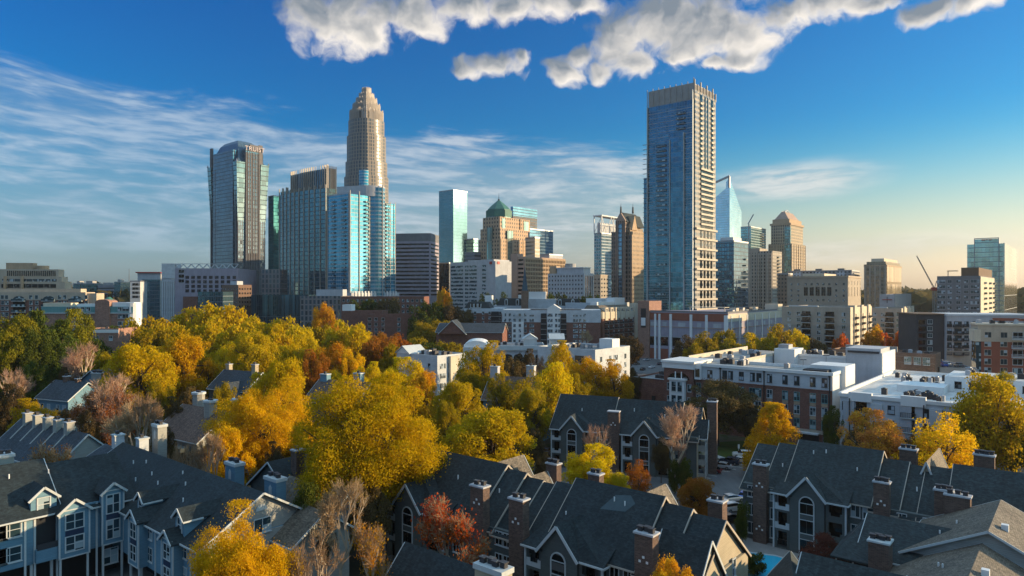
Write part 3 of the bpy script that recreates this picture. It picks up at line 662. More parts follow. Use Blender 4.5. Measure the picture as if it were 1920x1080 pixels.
for x, y in ((0, 0), (b.w, 0), (b.w, b.dep * .5), (b.w, b.dep), (0, b.dep)): fr.box(x - .5, x + .5, y - .5, y + .5, zz0, zz1)
fr.box(-1, b.w + 1, -1, b.dep + 1, zz1 + .01, zz1 + 1.6)
for k in range(5):
    y0, y1 = b.dep * k / 5, b.dep * (k + 1) / 5; fr.beam((b.w, y0, zz0 if k % 2 else zz1), (b.w, y1, zz1 if k % 2 else zz0), .6, .6)
    fr.box(b.w - .3, b.w + .3, y0, y1, (zz0 + zz1) / 2 - .3, (zz0 + zz1) / 2 + .3)
fr.beam((0, 0, zz0), (b.w, 0, zz1), .6, .6); b.part('roof_frame', fr, M['white']); b.box('penthouse', 3, b.w - 4, 3, b.dep - 3, zz0 + .003, zz1 - 8, M['palegrey']); b.done()
# ---- the tall residential tower on the right
G_v1 = grid('deep blue curtain wall', (.22, .28, .31), (.05, .17, .25), 1.9, 3.25, .97, .93, .85, var=.28, jit=.02)
G_v2 = grid('cream concrete and windows', (.36, .335, .30), (.10, .17, .22), 2.1, 3.25, .5, .55, .6)
org, w, dp = corner(1301, 436, 1205, 1341)
b = Bld('apartment_tower', 'tall blue glass apartment tower with a finned crown and a cream balcony side', 'apartment tower', org, w, dp)
zt, z0 = b.z(163), 21
u = lambda px: b.u(px)
xl = u(1214)
b.part('curtain_wall', MB().box(xl, w, 0, dp, z0, b.z(186)), G_v1)
b.box('left_shoulder', 0, xl + .5, 1.5, dp - 2, z0, b.z(322), G_v1)
b.part('bay_front', MB().box(u(1231), u(1256), -1.3, .5, z0, b.z(256)), G_v1)
b.part('bay_front', MB().box(u(1257), u(1282), -.7, .5, z0, b.z(244)), G_v1)
b.part('side_wall', MB().box(w - .5, w + .6, .6, dp - .6, z0, b.z(168)), G_v2)
b.part('crown', MB().box(xl + .5, w - .5, .5, dp - .5, b.z(186) + .003, zt + 3), M['concrete'])
G_crn = M['concrete']
for k in range(9): b.pier('front', xl + (w - xl) * k / 8, b.z(185), zt + (4.2 if k < 8 else 6), .4, .35, M['concrete'], 'crown_fin')
for k in range(8): b.pier('right', .3 + (dp - .6) * k / 7, b.z(172), zt + 5 - 2.5 * (k % 2), .6, .8, M['fin'], 'crown_fin')
for px, z1 in ((1215, b.z(186)), (1257, b.z(256)), (1283, b.z(245)), (1300, b.z(168))):
    b.pier('front', min(u(px), w - .2), z0, z1, .35, 1.5, M['trim'], 'mullion')
nfl = int((b.z(186) - z0) / 3.25)
for k in range(nfl):
    z = z0 + 3.25 * k
    b.band('front', xl, w, z - .16, z + .16, .14, M['palegrey'], 'floor_line')
    if b.z(256) > z: b.band('front', u(1231), u(1256), z - .12, z + .12, 1.42, M['metal'], 'floor_line'); b.band('front', 0, xl, z - .1, z + .1, -1.2, M['metal'], 'floor_line')
RB = plain('balcony rail', (.38, .33, .26), .5)
for k in range(2, nfl - 1):
    z = z0 + 3.25 * k
    if z < b.z(258) and (z > b.z(430) or k % 2): b.balc('front', u(1242), z, u(1250) - u(1233), 2.6, M['concrete'], M['glassblue'])
    if b.z(247) < z < b.z(190): b.balc('front', u(1277), z, 5.5, 1.5, M['concrete'], M['glassblue'])
    if z > b.z(320): b.balc('left', dp * .3, z, 6, 2.2, M['concrete'], M['glassblue'])
    elif z > b.z(400): b.balc('left', dp * .3, z, 6, 2.2, M['concrete'], M['glassblue'])
for k in range(2, nfl + 1):
    z = z0 + 3.25 * k
    if z > b.z(312): b.balc('right', dp * .28, z, 3.8, 1.4, M['concrete'], RB, name='side_balcony'); b.balc('right', dp * .80, z, 3.8, 1.4, M['concrete'], RB, name='side_balcony')
    elif z > b.z(425): b.balc('right', dp * .55, z, dp * .62, 1.6, M['concrete'], RB, name='side_balcony')
    elif k % 2 == 0: b.balc('right', dp * .52, z, dp * .98, 1.6, M['concrete'], RB, name='side_balcony')
DK = M['glassdark']
for a0, a1, ztp, zbt in ((.22, .34, 172, 312), (.44, .50, 172, 312), (.56, .62, 172, 312), (.74, .86, 172, 312), (.26, .84, 314, 425)):
    b.band('right', dp * a0, dp * a1, b.z(zbt), b.z(ztp), .75, DK, 'dark_recess')
for a in (.24, .40, .56, .72): b.band('right', dp * a, dp * (a + .09), z0 + 4, b.z(427), .72, DK, 'dark_recess')
b.done()

# ---- its brick podium garage
org, w, dp = corner(1365, 372, 1199, 1466)
b = Bld('parking_garage', 'brick and lilac parking garage with white pilasters under the tallest apartment tower', 'parking garage', org, w, dp)
zt = b.z(588); b.zt = zt
b.box('wall', 0, w, 0, dp, 0, zt, M['lilac'])
for f, L in (('front', w), ('right', dp)):
    b.band(f, .2, L - .2, zt - 4.6, zt - .3, .15, M['terracotta'] if f == 'front' else M['cream'], 'upper_panel')
    b.band(f, .2, L - .2, zt - 14.4, zt - 14.0, .3, M['concrete'], 'string_course'); b.band(f, .2, L - .2, zt - 8.6, zt - 8.2, .3, M['pinkstone'], 'string_course')
for px in (1229, 1237): b.pier('front', b.u(px), 0, zt - 1, 1.2, .5, M['whitepaint'], 'pilaster')
for px in (1258, 1296, 1325): b.pier('front', b.u(px), 0, zt - 1, 1.5, .5, M['whitepaint'], 'pilaster')
b.pier('front', w - 1, 0, zt - 1, 2.2, .5, M['whitepaint'], 'pilaster')
for k in range(7): b.pier('right', 4 + (dp - 12) * k / 6.4, 0, zt - 1.2, .9, .5, M['whitepaint'], 'pilaster')
for px in (1226, 1246, 1278, 1311, 1345): b.win('front', b.u(px), zt - 8, 4.5 if px not in (1246, 1311) else 2.4, 2.3, 2, 1, fm=M['palegrey'], gm=M['palegrey'], name='panel', sill=False)
for k in range(6): b.win('right', 7 + (dp - 14) * k / 6, zt - 8, 2.6, 2.3, 2, 1, fm=M['palegrey'], gm=M['palegrey'], name='panel', sill=False)
for px in (1225, 1245, 1268, 1310): b.win('front', b.u(px), 8, 5.5, 5.5, 1, 1, fm=M['lilac'], gm=M['glassdark'], name='opening', sill=False); b.win('front', b.u(px), .3, 5.2, 6.0, 3, 1, fm=M['terracotta'], gm=M['terracotta'], name='brick_panel', sill=False)
tw = MB().box(-.4, b.u(1219), -1.2, 14, 0, b.z(566)); b.part('corner_tower', tw, M['pinkbrick'])
sg = b.part('banner', MB().box(b.u(1204), b.u(1213), -1.5, -1.25, b.z(620), b.z(581)), M['dark']); b.part('banner_panel', MB().box(b.u(1204) + .15, b.u(1213) - .15, -1.56, -1.51, b.z(616), b.z(600)), M['whitepaint'], sg)
ep = b.part('roof_end', MB().box(w - 8, w + .3, dp - 8, dp + .3, zt + .003, zt + 4), M['cream'])
gr = b.part('roof_rail', MB().box(.2, w - .2, .2, .5, zt + .003, zt + 1.0).box(w - .5, w - .2, .5, dp - 8.2, zt + .003, zt + 1.0), M['greywall'])
b.part('roof_canopy', MB().box(w * .55, w - 3, 3, 9, zt + 3, zt + 3.3).box(w * .56, w * .57, 3.2, 3.5, zt, zt + 3).box(w - 3.6, w - 3.2, 3.2, 3.5, zt, zt + 3), M['cream'])
for k in range(9): b.part('roof_unit', MB().box(w - 7, w - 3, 14 + 5 * k, 17 + 5 * k + (k % 3), zt + .003, zt + 1.6 + (k % 2)), (M['metal'], M['cream'], M['dkmetal'])[k % 3])
b.done()

# ---- slanted-top glass tower far right of centre
G_de = grid('pale mirror glass', (.30, .40, .46), (.40, .60, .72), 3, 4.2, .96, .9, .9, var=.08)
org, w, dp = corner(1368, 1190, 1336, 1390)
b = Bld('glass_tower', 'pale blue mirror glass tower with a slanted top and an open slot near its peak', 'office tower', org, w, dp)
zl, zp, zs, zr = b.z(372), b.z(328), b.z(340), b.z(395)
b.part('curtain_wall', MB().loft([[(0, 0, 0), (w, 0, 0), (w, dp, 0), (0, dp, 0)], [(0, 0, b.z(372)), (w * .8, 0, b.z(352)), (w * .8, dp, b.z(398)), (0, dp, b.z(400))]]), G_de)
b.part('glass_fin', MB().loft([[(w * .8, -.6, 0), (w * 1.01, -.6, 0), (w * 1.01, dp, 0), (w * .8, dp, 0)], [(w * .8, -.6, b.z(341)), (w * 1.01, -.6, b.z(333)), (w * 1.01, dp, b.z(392)), (w * .8, dp, b.z(392))]]), G_de)
b.part('peak_frame', MB().beam((w * .05, .5, b.z(366)), (w * .05, .5, b.z(341)), 3, 3).beam((0, .5, b.z(341)), (w * 1.0, .5, b.z(330)), 3, 3.2).beam((w * .97, .5, b.z(352)), (w * .97, .5, b.z(331)), 3, 3), M['metal'])
b.done()
b = glassbox('apartment_tower', 'dark glass apartment tower right behind the tallest apartment tower', 1376, 560, 1339, 1403, 450, grid('dark navy glass', (.10, .13, .16), (.06, .17, .25), 2.2, 3.3, .8, .75, .85, var=.4, jit=.03))
for k in range(12): 
    b.balc('right', b.dep * .75, 8 + 3.3 * k * 1.6, 4, 1.8, M['palegrey'], M['glassblue']); b.balc('front', b.w * .3, 8 + 3.3 * k * 1.6, 5, 1.5, M['palegrey'], M['glassblue'])
b.box('penthouse', b.w * .3, b.w - 1, 1, b.dep * .6, b.ztop + .003, b.ztop + 2.5, M['white']); b.done()
b = glassbox('apartment_tower', 'teal glass apartment tower with balconies under the small slanted crane', 1408, 900, 1389, 1436, 424, grid('teal glass', (.28, .36, .36), (.20, .46, .50), 2.5, 3.4, .85, .75, .8, var=.3))
for k in range(14): b.balc('right', b.dep * .7, b.ztop - 8 - 3.4 * k, 9, 2.5, M['cream'], M['glassblue'])
b.done()
cr = empty('tower_crane', (PX(1404, 880), 880, 0)); tag(cr, 'small slanted crane boom above the teal apartment tower', 'crane'); MB().box(-.6, .6, -.6, .6, 60, PZ(420, 880)).build('mast', M['metal'], cr); MB().beam((-1, 0, PZ(420, 880)), (6, 0, PZ(402, 880)), 1.2, 1.2).build('boom', M['metal'], cr)
G_bt = grid('beige punched tower', (.37, .325, .27), (.05, .055, .06), 2.6, 3.2, .45, .55, .35)
org, w, dp = corner(1447, 620, 1398, 1466)
b = Bld('apartment_tower', 'beige apartment tower with many small square windows and a stepped top', 'apartment tower', org, w, dp)
b.box('wall', 0, w * .45, 0, dp, 0, b.z(473), G_bt); b.box('wall', w * .45, w, 2, dp, 0, b.z(470), G_bt); b.box('penthouse', w * .05, w * .5, 3, dp - 4, b.z(473), b.z(464), M['stone'])
for k in range(7): b.pier('front', w * k / 6 if k < 6 else w - .4, 0, b.z(474), .9, .5, M['beige'])
for k in range(12): b.balc('right', dp * .6, b.z(474) - 3.2 * k - 4, 4, 1.6, M['cream'], M['glassblue'])
b.done()
# ---- tan tower with pyramid roof
G_py = grid('tan stone strips', (.40, .315, .215), (.07, .09, .10), 3.0, 4.1, .45, .7, .6)
G_pg = grid('teal corner glass', (.2, .2, .18), (.12, .26, .28), 2.2, 4.1, .9, .8, .8)
org, w, dp = corner(1484, 930, 1441, 1510)
b = Bld('office_tower', 'tan stone tower with teal glass corners and a pyramid roof', 'office tower', org, w, dp)
b.box('lower_shaft', 0, w, 0, dp, 0, b.z(456), G_py); b.box('upper_shaft', 2.5, w - 2.5, 2.5, dp - 2.5, b.z(456) - 1, b.z(421), G_py)
b.box('glass_corner', w * .68, w * .98, -.4, 5, 0, b.z(458), G_pg); b.box('glass_corner', w * .68, w * .93, 2.0, 5, b.z(456), b.z(424), G_pg)
b.box('cornice', 1.3, w - 1.3, 1.3, dp - 1.3, b.z(421) + .003, b.z(417), M['tan']); b.box('attic', 4, w - 4, 4, dp - 4, b.z(417) + .003, b.z(409), M['tan'])
q = lambda e: [(e, e), (w - e, e), (w - e, dp - e), (e, dp - e)]
b.part('pyramid_roof', MB().prism(q(6), b.z(409) + .003, b.z(394), top=q(w * .43)), M['pinkstone']); b.part('peak_frame', MB().beam((w * .43, w * .43, b.z(394)), (w / 2, dp / 2, b.z(389)), .8, .8).beam((w * .57, w * .43, b.z(394)), (w / 2, dp / 2, b.z(389)), .8, .8).beam((w * .57, dp * .57, b.z(394)), (w / 2, dp / 2, b.z(389)), .8, .8), M['metal'])
for k in range(7): b.pier('front', w * .66 * k / 6 + .5, 0, b.z(457), 1.2, .6, M['tan']); b.pier('right', .5 + (dp - 1) * k / 6, 0, b.z(457), 1.3, .6, M['tan'])
b.done()
b = glassbox('apartment_block', 'brown apartment block standing low beside the pyramid-roofed tower', 1478, 560, 1458, 1486, 512, grid('brown punched wall', (.25, .19, .14), (.05, .05, .05), 2.6, 3.2, .5, .5, .3)); b.done()

# ---- stone post-office-like hall
org, w, dp = corner(1590, 470, 1476, 1614, TH + .05)
b = Bld('civic_building', 'plain tan stone hall with a row of tall recessed windows', 'civic building', org, w, dp, TH + .05)
zt = b.z(520); b.box('wall', 0, w, 0, dp, 0, zt, M['stone']); b.box('cornice', -.4, w + .4, -.4, dp + .4, zt + .003, zt + 1.2, M['beige']); b.box('penthouse', w * .24, w * .6, 4, dp - 4, zt + 1.21, zt + 3, M['cream'])
tu = [b.u(p) for p in (1511, 1522, 1533, 1544, 1555)]
for x in tu: b.win('front', x, b.z(555), 2.9, b.z(538) - b.z(555), 2, 3, fm=M['beige'], gm=M['glassdark'], name='tall_window')
for px in (1484, 1497, 1568, 1582):
    for py in (535, 547, 557, 566): b.win('front', b.u(px), b.z(py), 1.5, 1.8, 1, 1, fm=M['beige'], gm=M['glass'])
for px in (1511, 1522, 1533, 1544, 1555):
    for py in (535, 566): b.win('front', b.u(px), b.z(py), 1.6, 1.8, 2, 1, fm=M['beige'], gm=M['glass'])
for k in range(5):
    b.win('right', 2.5 + (dp - 5) * k / 4, b.z(534), 1.4, 3, 1, 1, fm=M['beige'], gm=M['glass'])
    b.win('right', 2.5 + (dp - 5) * k / 4, b.z(556), 1.3, b.z(538) - b.z(556), 1, 3, fm=M['beige'], gm=M['glassdark'], name='tall_window')
b.done()
G_cd = grid('striped condo wall', (.30, .30, .31), (.06, .07, .08), 3.4, 3.3, .5, .5, .4)
b = glassbox('apartment_block', 'long striped grey condominium top showing above the tan stone hall', 1597, 640, 1476, 1612, 506, G_cd, th=TH + .05)
for k in range(3): b.box('white_bay', b.w * (.10 + .34 * k), b.w * (.22 + .34 * k), -.8, 3, 0, b.ztop - 1.5, grid('white bay wall %d' % k, (.5, .53, .57), (.10, .13, .15), 3, 3.3, .4, .5, .5)); b.box('bay_roof', b.w * (.11 + .34 * k), b.w * (.21 + .34 * k), 0, 6, b.ztop + .003, b.ztop + 1.6, M['roofgrey'])
for k in range(8): b.balc('right', b.dep * .5, b.ztop - 4 - 3.3 * k, b.dep * .8, 1.5, M['cream'], M['cream'])
b.done()
# ---- tan glass office with mansard-like top
G_tg = grid('tan glass office', (.25, .205, .15), (.24, .22, .17), 2.6, 4.0, .7, .6, .7)
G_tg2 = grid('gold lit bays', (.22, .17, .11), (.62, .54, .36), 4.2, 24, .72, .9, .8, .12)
org, w, dp = corner(1662, 700, 1620, 1690)
b = Bld('office_block', 'tan office block with a set-back top and golden glass bays on its right side', 'office block', org, w, dp)
b.box('wall', 0, w, 0, dp, 0, b.z(495), G_tg); b.box('upper_wall', 2, w - 1, 2, dp - 2, b.z(495) - .5, b.z(490), G_tg); b.box('penthouse', 6, w - 3, 4, dp - 5, b.z(490) + .003, b.z(484), M['cream'])
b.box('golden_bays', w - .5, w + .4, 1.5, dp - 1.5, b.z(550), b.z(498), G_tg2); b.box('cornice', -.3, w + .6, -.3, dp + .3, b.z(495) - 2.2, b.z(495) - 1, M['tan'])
for k in range(5): b.pier('front', 1 + (w - 2) * k / 4, 0, b.z(498), 1.4, .4, M['stone'])
b.done()
org, w, dp = corner(1677, 560, 1649, 1708)
b = Bld('low_block', 'white and grey low block with a red line sign on its wall', 'building', org, w, dp)
b.box('wall', 0, w, 0, dp, 0, b.z(552), M['palegrey']); b.box('side_wall', w - 1, w + .3, .3, dp, 0, b.z(551), M['concrete'])
b.part('red_sign', MB().box(w * .2, w * .85, -.4, -.05, b.z(562.6), b.z(561.2)), M['red']); b.part('sign_post', MB().box(w * .5, w * .54, -.35, -.05, b.z(568), b.z(557)), M['dkmetal'])
b.done()
# ---- luffing crane
cr = empty('tower_crane', (PX(1752, 620), 620, 0)); tag(cr, 'large luffing crane leaning left over the low blocks on the right', 'crane')
ct = MB(); zc = PZ(545, 620)
for x in (-1, 1):
    for y in (-1, 1): ct.box(x - .2, x + .2, y - .2, y + .2, 0, zc)
for k in range(8): ct.beam((-1, -1, zc * k / 8), (1, -1, zc * (k + 1) / 8), .25, .25)
ct.build('mast', M['metal'], cr)
bm = MB(); tip = Vector((PX(1719, 620) - PX(1752, 620), 0, PZ(480, 620))); ft = Vector((.5, 0, zc + 1))
for dx, dz in ((0, .8), (.7, -.4), (-.7, -.4)): bm.beam(ft + Vector((0, dx, dz)), tip + Vector((0, dx * .5, dz * .5)), .3, .3)
for k in range(14):
    p, q = ft.lerp(tip, k / 14), ft.lerp(tip, (k + 1) / 14); bm.beam(p + Vector((0, .6, -.4)), q + Vector((0, -.6, .6)), .2, .2)
bm.build('boom', M['metal'], cr); MB().box(-2, 4.5, -1.6, 1.6, zc, zc + 3).build('cab', M['red'], cr); MB().beam((4, 0, zc + 1.5), (2, 0, zc + 9), .4, .4).beam((0, 0, zc + 1.5), (2, 0, zc + 9), .4, .4).build('back_mast', M['metal'], cr)
# ---- grey apartment slab and pale mirror tower on the right
org, w, dp = corner(1838, 400, 1757, 1864)
b = Bld('apartment_block', 'grey rendered apartment block with balconies on its sunlit right side', 'apartment block', org, w, dp)
zt = b.z(517); b.box('wall', 0, w, 0, dp, 0, zt, M['greywall']); b.box('penthouse', w * .55, w - 1, 3, dp - 2, zt + .003, b.z(501), M['brown']); b.box('roof_frame', w * .22, w * .45, 3, 9, zt + 3, zt + 3.4, M['tan']); b.box('roof_posts', w * .23, w * .25, 3.2, 3.6, zt + .003, zt + 3, M['tan'])
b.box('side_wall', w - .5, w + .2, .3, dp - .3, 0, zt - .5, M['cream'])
nfl = 9
for k in range(nfl):
    z = zt - 4.2 - 3.15 * k
    for a, ww in ((.10, 4.2), (.30, 2.2), (.50, 2.2), (.68, 2.2), (.88, 4.4)): b.win('front', w * a, z, ww, 1.9, 3 if ww > 3 else 2, 1, gm=M['glass'], fm=M['palegrey'])
    for a in (.25, .6, .9): b.balc('right', dp * a, z - .3, 3.2, 1.5, M['concrete'], M['glassblue'])
    b.win('right', dp * .42, z, 2, 1.9, 2, 1); b.win('right', dp * .76, z, 2, 1.9, 2, 1)
b.done()
G_nt = grid('pale green mirror', (.30, .38, .37), (.34, .48, .46), 2.6, 4.0, .95, .85, .88, var=.12)
org, w, dp = corner(1882, 560, 1813, 1906)
b = Bld('glass_tower', 'pale green mirror glass tower with a framed front panel at the far right', 'office tower', org, w, dp)
b.box('curtain_wall', 0, w, 1.5, dp, 0, b.z(456), G_nt); b.box('front_panel', w * .22, w * .86, 0, 2, 0, b.z(447), G_nt); b.part('panel_frame', MB().box(w * .2, w * .22, -.4, 2.2, 0, b.z(446)).box(w * .86, w * .88, -.4, 2.2, 0, b.z(446)).box(w * .2, w * .88, -.4, 2.2, b.z(446) + .003, b.z(444.8)), M['metal'])
b.part('red_sign', MB().box(w * .4, w * .5, -.5, -.05, b.z(449.5), b.z(447.6)).box(w * .52, w * .58, -.5, -.05, b.z(449), b.z(447.6)).box(w * .60, w * .68, -.5, -.05, b.z(449.5), b.z(448)), M['red'])
b.box('side_mirror', w - .5, w + .5, 3, dp - 1, 0, b.z(455), grid('bright mirror side', (.4, .42, .42), (.6, .6, .56), 6, 12, .97, .97, .95, .12, var=.05))
b.done()
# ------------------------------------------------------------------ roofs, chimneys and the apartment pavilion
def gable(b, x0, x1, y0, y1, ze, zr, axis='x', roofm=None, wallm=None, ov=.45, th=.28, trim=True, parent=None, name='roof', ends=(1, 1), trimm=None):
    """pitched roof over a rectangle (ridge along x or y) with its gable walls and rake boards"""
    roofm = roofm or M['roof']; wallm = wallm or M['siding']
    P3 = (lambda a, c, z: (a, c, z)) if axis == 'x' else (lambda a, c, z: (c, a, z))
    a0, a1, c0, c1 = (x0, x1, y0, y1) if axis == 'x' else (y0, y1, x0, x1)
    cm = (c0 + c1) / 2; sl = (zr - ze) / (cm - c0); e = ov * .9; zo = ze - sl * e
    A0, A1 = a0 - ov * ends[0], a1 + ov * ends[1]
    r = MB()
    for s1 in ([P3(A0, c0 - e, zo), P3(A1, c0 - e, zo), P3(A1, cm, zr), P3(A0, cm, zr)], [P3(A0, cm, zr), P3(A1, cm, zr), P3(A1, c1 + e, zo), P3(A0, c1 + e, zo)]):
        r.slab(s1 if axis == 'x' else s1[::-1], th)
    ro = b.part(name, r, roofm, parent)
    g = MB().loft([[P3(a0 + .02, c0 + .05, ze - .3), P3(a0 + .02, c1 - .05, ze - .3), P3(a0 + .02, cm, zr - th - .05)], [P3(a1 - .02, c0 + .05, ze - .3), P3(a1 - .02, c1 - .05, ze - .3), P3(a1 - .02, cm, zr - th - .05)]])
    b.part('gable_wall', g, wallm, parent)
    if trim:
        t = MB()
        for k, A in enumerate((A0, A1)):
            if not ends[k]: continue
            A += (-.03, .03)[k]
            t.beam(P3(A, c0 - e - .03, zo - .13), P3(A, cm, zr - .13), .09, .25); t.beam(P3(A, cm, zr - .13), P3(A, c1 + e + .03, zo - .13), .09, .25)
        t.beam(P3(A0, c0 - e - .05, zo - .16), P3(A1, c0 - e - .05, zo - .16), .12, .2); t.beam(P3(A0, c1 + e + .05, zo - .16), P3(A1, c1 + e + .05, zo - .16), .12, .2)
        b.part('eave_trim', t, trimm or M['trim'], ro)
    return ro
def chimney(b, x, y, w, d, z0, z1, mat=None, nfl=2, caph=.22, plates=(), capm=None, flue=None, arch=False):
    ch = b.part('chimney', MB().box(x - w / 2, x + w / 2, y - d / 2, y + d / 2, z0, z1), mat or M['chimbrick'])
    b.part('cap', MB().box(x - w / 2 - .13, x + w / 2 + .13, y - d / 2 - .13, y + d / 2 + .13, z1 + .003, z1 + caph), capm or M['palegrey'], ch)
    for k in range(nfl):
        fx = x + (k - (nfl - 1) / 2) * w / (nfl + .3); fy = y + (.2 if k % 2 else -.15) * d * .5
        f = MB().box(fx - .28, fx + .28, fy - .24, fy + .24, z1 + caph + .003, z1 + caph + .4).box(fx - .36, fx + .36, fy - .32, fy + .32, z1 + caph + .45, z1 + caph + .55)
        for sx in (-.26, .2):
            for sy in (-.22, .16): f.box(fx + sx, fx + sx + .06, fy + sy, fy + sy + .06, z1 + caph + .4, z1 + caph + .45)
        b.part('flue', f, flue or M['dkmetal'], ch)
    for (px_, pz) in plates: b.part('tie_plate', MB().box(x + px_ - .13, x + px_ + .13, y - d / 2 - .06, y - d / 2 - .005, pz - .13, pz + .13), M['whitepaint'], ch)
    if arch: b.part('niche', MB().box(x - .35, x + .35, y - d / 2 - .05, y - d / 2 - .004, z1 - 2.0, z1 - .9).loft([[(x - .35, y - d / 2 - .05, z1 - .9), (x, y - d / 2 - .05, z1 - .5), (x + .35, y - d / 2 - .05, z1 - .9)], [(x - .35, y - d / 2 - .004, z1 - .9), (x, y - d / 2 - .004, z1 - .5), (x + .35, y - d / 2 - .004, z1 - .9)]]), capm or M['trim'], ch)
    return ch
ZS = (.35, 3.3, 6.25)
def arch_bay(b, x, y, fz=ZS, w=2.1, wall=None):
    """three storeys of openings stacked under a round arch, framed in white"""
    z0, zc = .1, fz[2] + 1.55
    fr = MB(); t = .16; r = w / 2
    for sx in (-1, 1): fr.box(x + sx * r - t / 2, x + sx * r + t / 2, y - .12, y + .03, z0, zc)
    pts = [(x + r * math.cos(math.pi * k / 10), zc + r * math.sin(math.pi * k / 10)) for k in range(11)]
    for p, q in zip(pts, pts[1:]): fr.beam((p[0], y - .045, p[1]), (q[0], y - .045, q[1]), .15, t)
    for k in (0, 1, 2):
        fr.box(x - r + t / 2, x + r - t / 2, y - .1, y + .03, fz[k] - .12, fz[k]); fr.box(x - r + t / 2, x + r - t / 2, y - .1, y + .03, fz[k] + (1.95 if k < 2 else 1.5), fz[k] + (2.05 if k < 2 else 1.6))
    o = b.part('arch_frame', fr, M['trim'])
    for k in range(3):
        h = 1.95 if k < 2 else 1.5
        m = MB().box(x - r + t / 2, x - .03, y - .03, y + .02, fz[k], fz[k] + h).box(x + .03, x + r - t / 2, y - .03, y + .02, fz[k], fz[k] + h)
        b.part('pane', m, M['glassdark'], o)
    a = [(x + (r - t / 2) * math.cos(math.pi * k / 10), y - .03, zc + .06 + (r - t / 2) * math.sin(math.pi * k / 10)) for k in range(11)]
    b.part('pane', MB().poly(a), M['glassdark'], o)
    sp = MB()
    for k in (0, 1): sp.box(x - r + t / 2, x + r - t / 2, y - .06, y + .02, fz[k] + 2.06, fz[k + 1] - .13)
    b.part('spandrel', sp, wall or M['siding'], o)
def parapet(mb, x0, x1, y, z, h=1.0, t=.12, notch=True):
    """stepped balcony wall, lower in the middle"""
    w = x1 - x0
    if notch and w > 1.6:
        mb.box(x0, x0 + w * .25, y, y + t, z, z + h); mb.box(x1 - w * .25, x1, y, y + t, z, z + h); mb.box(x0 + w * .25, x1 - w * .25, y, y + t, z, z + h * .55)
    else: mb.box(x0, x1, y, y + t, z, z + h)
def pavilion(b, a, ze=9.0, lw=2.5, gw=5.2, rw=2.9, zm=15.4, mid=8.0, wall=None, yF=-1.6, yB=-1.3, roofm=None):
    wall = wall or M['siding']; roofm = roofm or M['roof']
    g0, g1, e = a + lw, a + lw + gw, a + lw + gw + rw; xm = (g0 + g1) / 2; za = ze + gw * .60
    b.part('gable_bay', MB().loft([[(g0, yF, 0), (g1, yF, 0), (g1, yF, ze), (xm, yF, za - .12), (g0, yF, ze)], [(g0, 1, 0), (g1, 1, 0), (g1, 1, ze), (xm, 1, za - .12), (g0, 1, ze)]]), wall)
    arch_bay(b, xm, yF)
    sl = (zm - ze) / (mid + .0)
    yb = (za - ze) / sl + .6
    r = MB(); zo = ze - .42
    ro_ = .42
    r.slab([(g0 - ro_, yF - .45, zo), (xm, yF - .45, za), (xm, yb + 1.6, za), (g0 - ro_, .2, zo)][::-1], .25)
    r.slab([(xm, yF - .45, za), (g1 + ro_, yF - .45, zo), (g1 + ro_, .2, zo), (xm, yb + 1.6, za)][::-1], .25)
    ro = b.part('gable_roof', r, roofm)
    t = MB(); t.beam((g0 - ro_, yF - .5, zo - .16), (xm, yF - .5, za - .16), .1, .34); t.beam((xm, yF - .5, za - .16), (g1 + ro_, yF - .5, zo - .16), .1, .34); b.part('rake_trim', t, M['trim'], ro)
    # hip roof over the right balcony, shed roof over the left one
    P_, R_ = (e + .4, yB - .4, ze - .35), (xm + .6, yb + 1.2, za - .02)
    zv = za - .15
    b.part('hip_roof', MB().slab([(g1 + .2, yB - .4, ze - .35), P_, R_, (xm + .3, yb * .3, zv)], .22).slab([P_, (e + .4, 1.2, ze + 1.2), R_], .22), roofm)
    b.part('shed_roof', MB().slab([(a - .4, yB - .4, ze - .35), (g0 + .3, yB - .4, ze - .35), (g0 + .8, yb, za - .5), (a + 1.2, yb, za - .5)], .22), roofm)
    b.part('hip_trim', MB().beam((g1 + .4, yB - .46, ze - .48), (e + .46, yB - .46, ze - .48), .12, .22).beam((e + .46, yB - .46, ze - .48), (e + .46, .9, ze - .48), .12, .22).beam((a - .45, yB - .46, ze - .48), (g0 - .4, yB - .46, ze - .48), .12, .22), M['trim'])
    for x0, x1, corner_ in ((a, g0, a), (g1, e, e)):
        b.part('corner_post', MB().box(corner_ - .12, corner_ + .12, yB - .12, yB + .12, 0, ze - .45), M['trim'])
        for k, z in enumerate(ZS):
            m = MB().box(x0 + .02, x1 - .02, yB, -.02, z - .55, z - .2); b.part('balcony_slab', m, wall)
            q = MB(); parapet(q, x0 + .14, x1 - .14, yB, z - .19)
            if k: b.part('balcony_rail', q, M['trim'] if corner_ == a else wall)
            b.part('balcony_door', MB().box(x0 + .3, x1 - .3, -.06, -.015, z - .15, z + 2.1), M['glassdark'])
            if k: # railing returning to the wall
                q = MB().box(corner_ - .06, corner_ + .06, yB + .14, -.02, z - .19, z + .8); b.part('balcony_rail', q, wall)
            [b.part('balcony_wall', MB().box(p_, p_ + .37, yB + .02, yB + .12, z - .19, z + 2.38), wall) for p_ in (x0 + .13, x1 - .5)]
    return e
def apt_front_windows(b, xs, z=(.9, 3.85, 6.75), w=1.3, h=1.85, gm=None):
    for x in xs:
        for zz in z: b.win('front', x, zz, w, h, 2, 1, sub=True, gm=gm or M['glassblue'], fw=.11)
def house(name, label, org, w, dp, th, ze, zr, wall, roofm, axis='x', cat='house', group=None, trim=True, ov=.5):
    b = Bld(name, label, cat, org, w, dp, th, group)
    b.box('wall', 0, w, 0, dp, 0, ze, wall); gable(b, 0, w, 0, dp, ze, zr, axis, roofm, wall, ov, trim=trim)
    return b
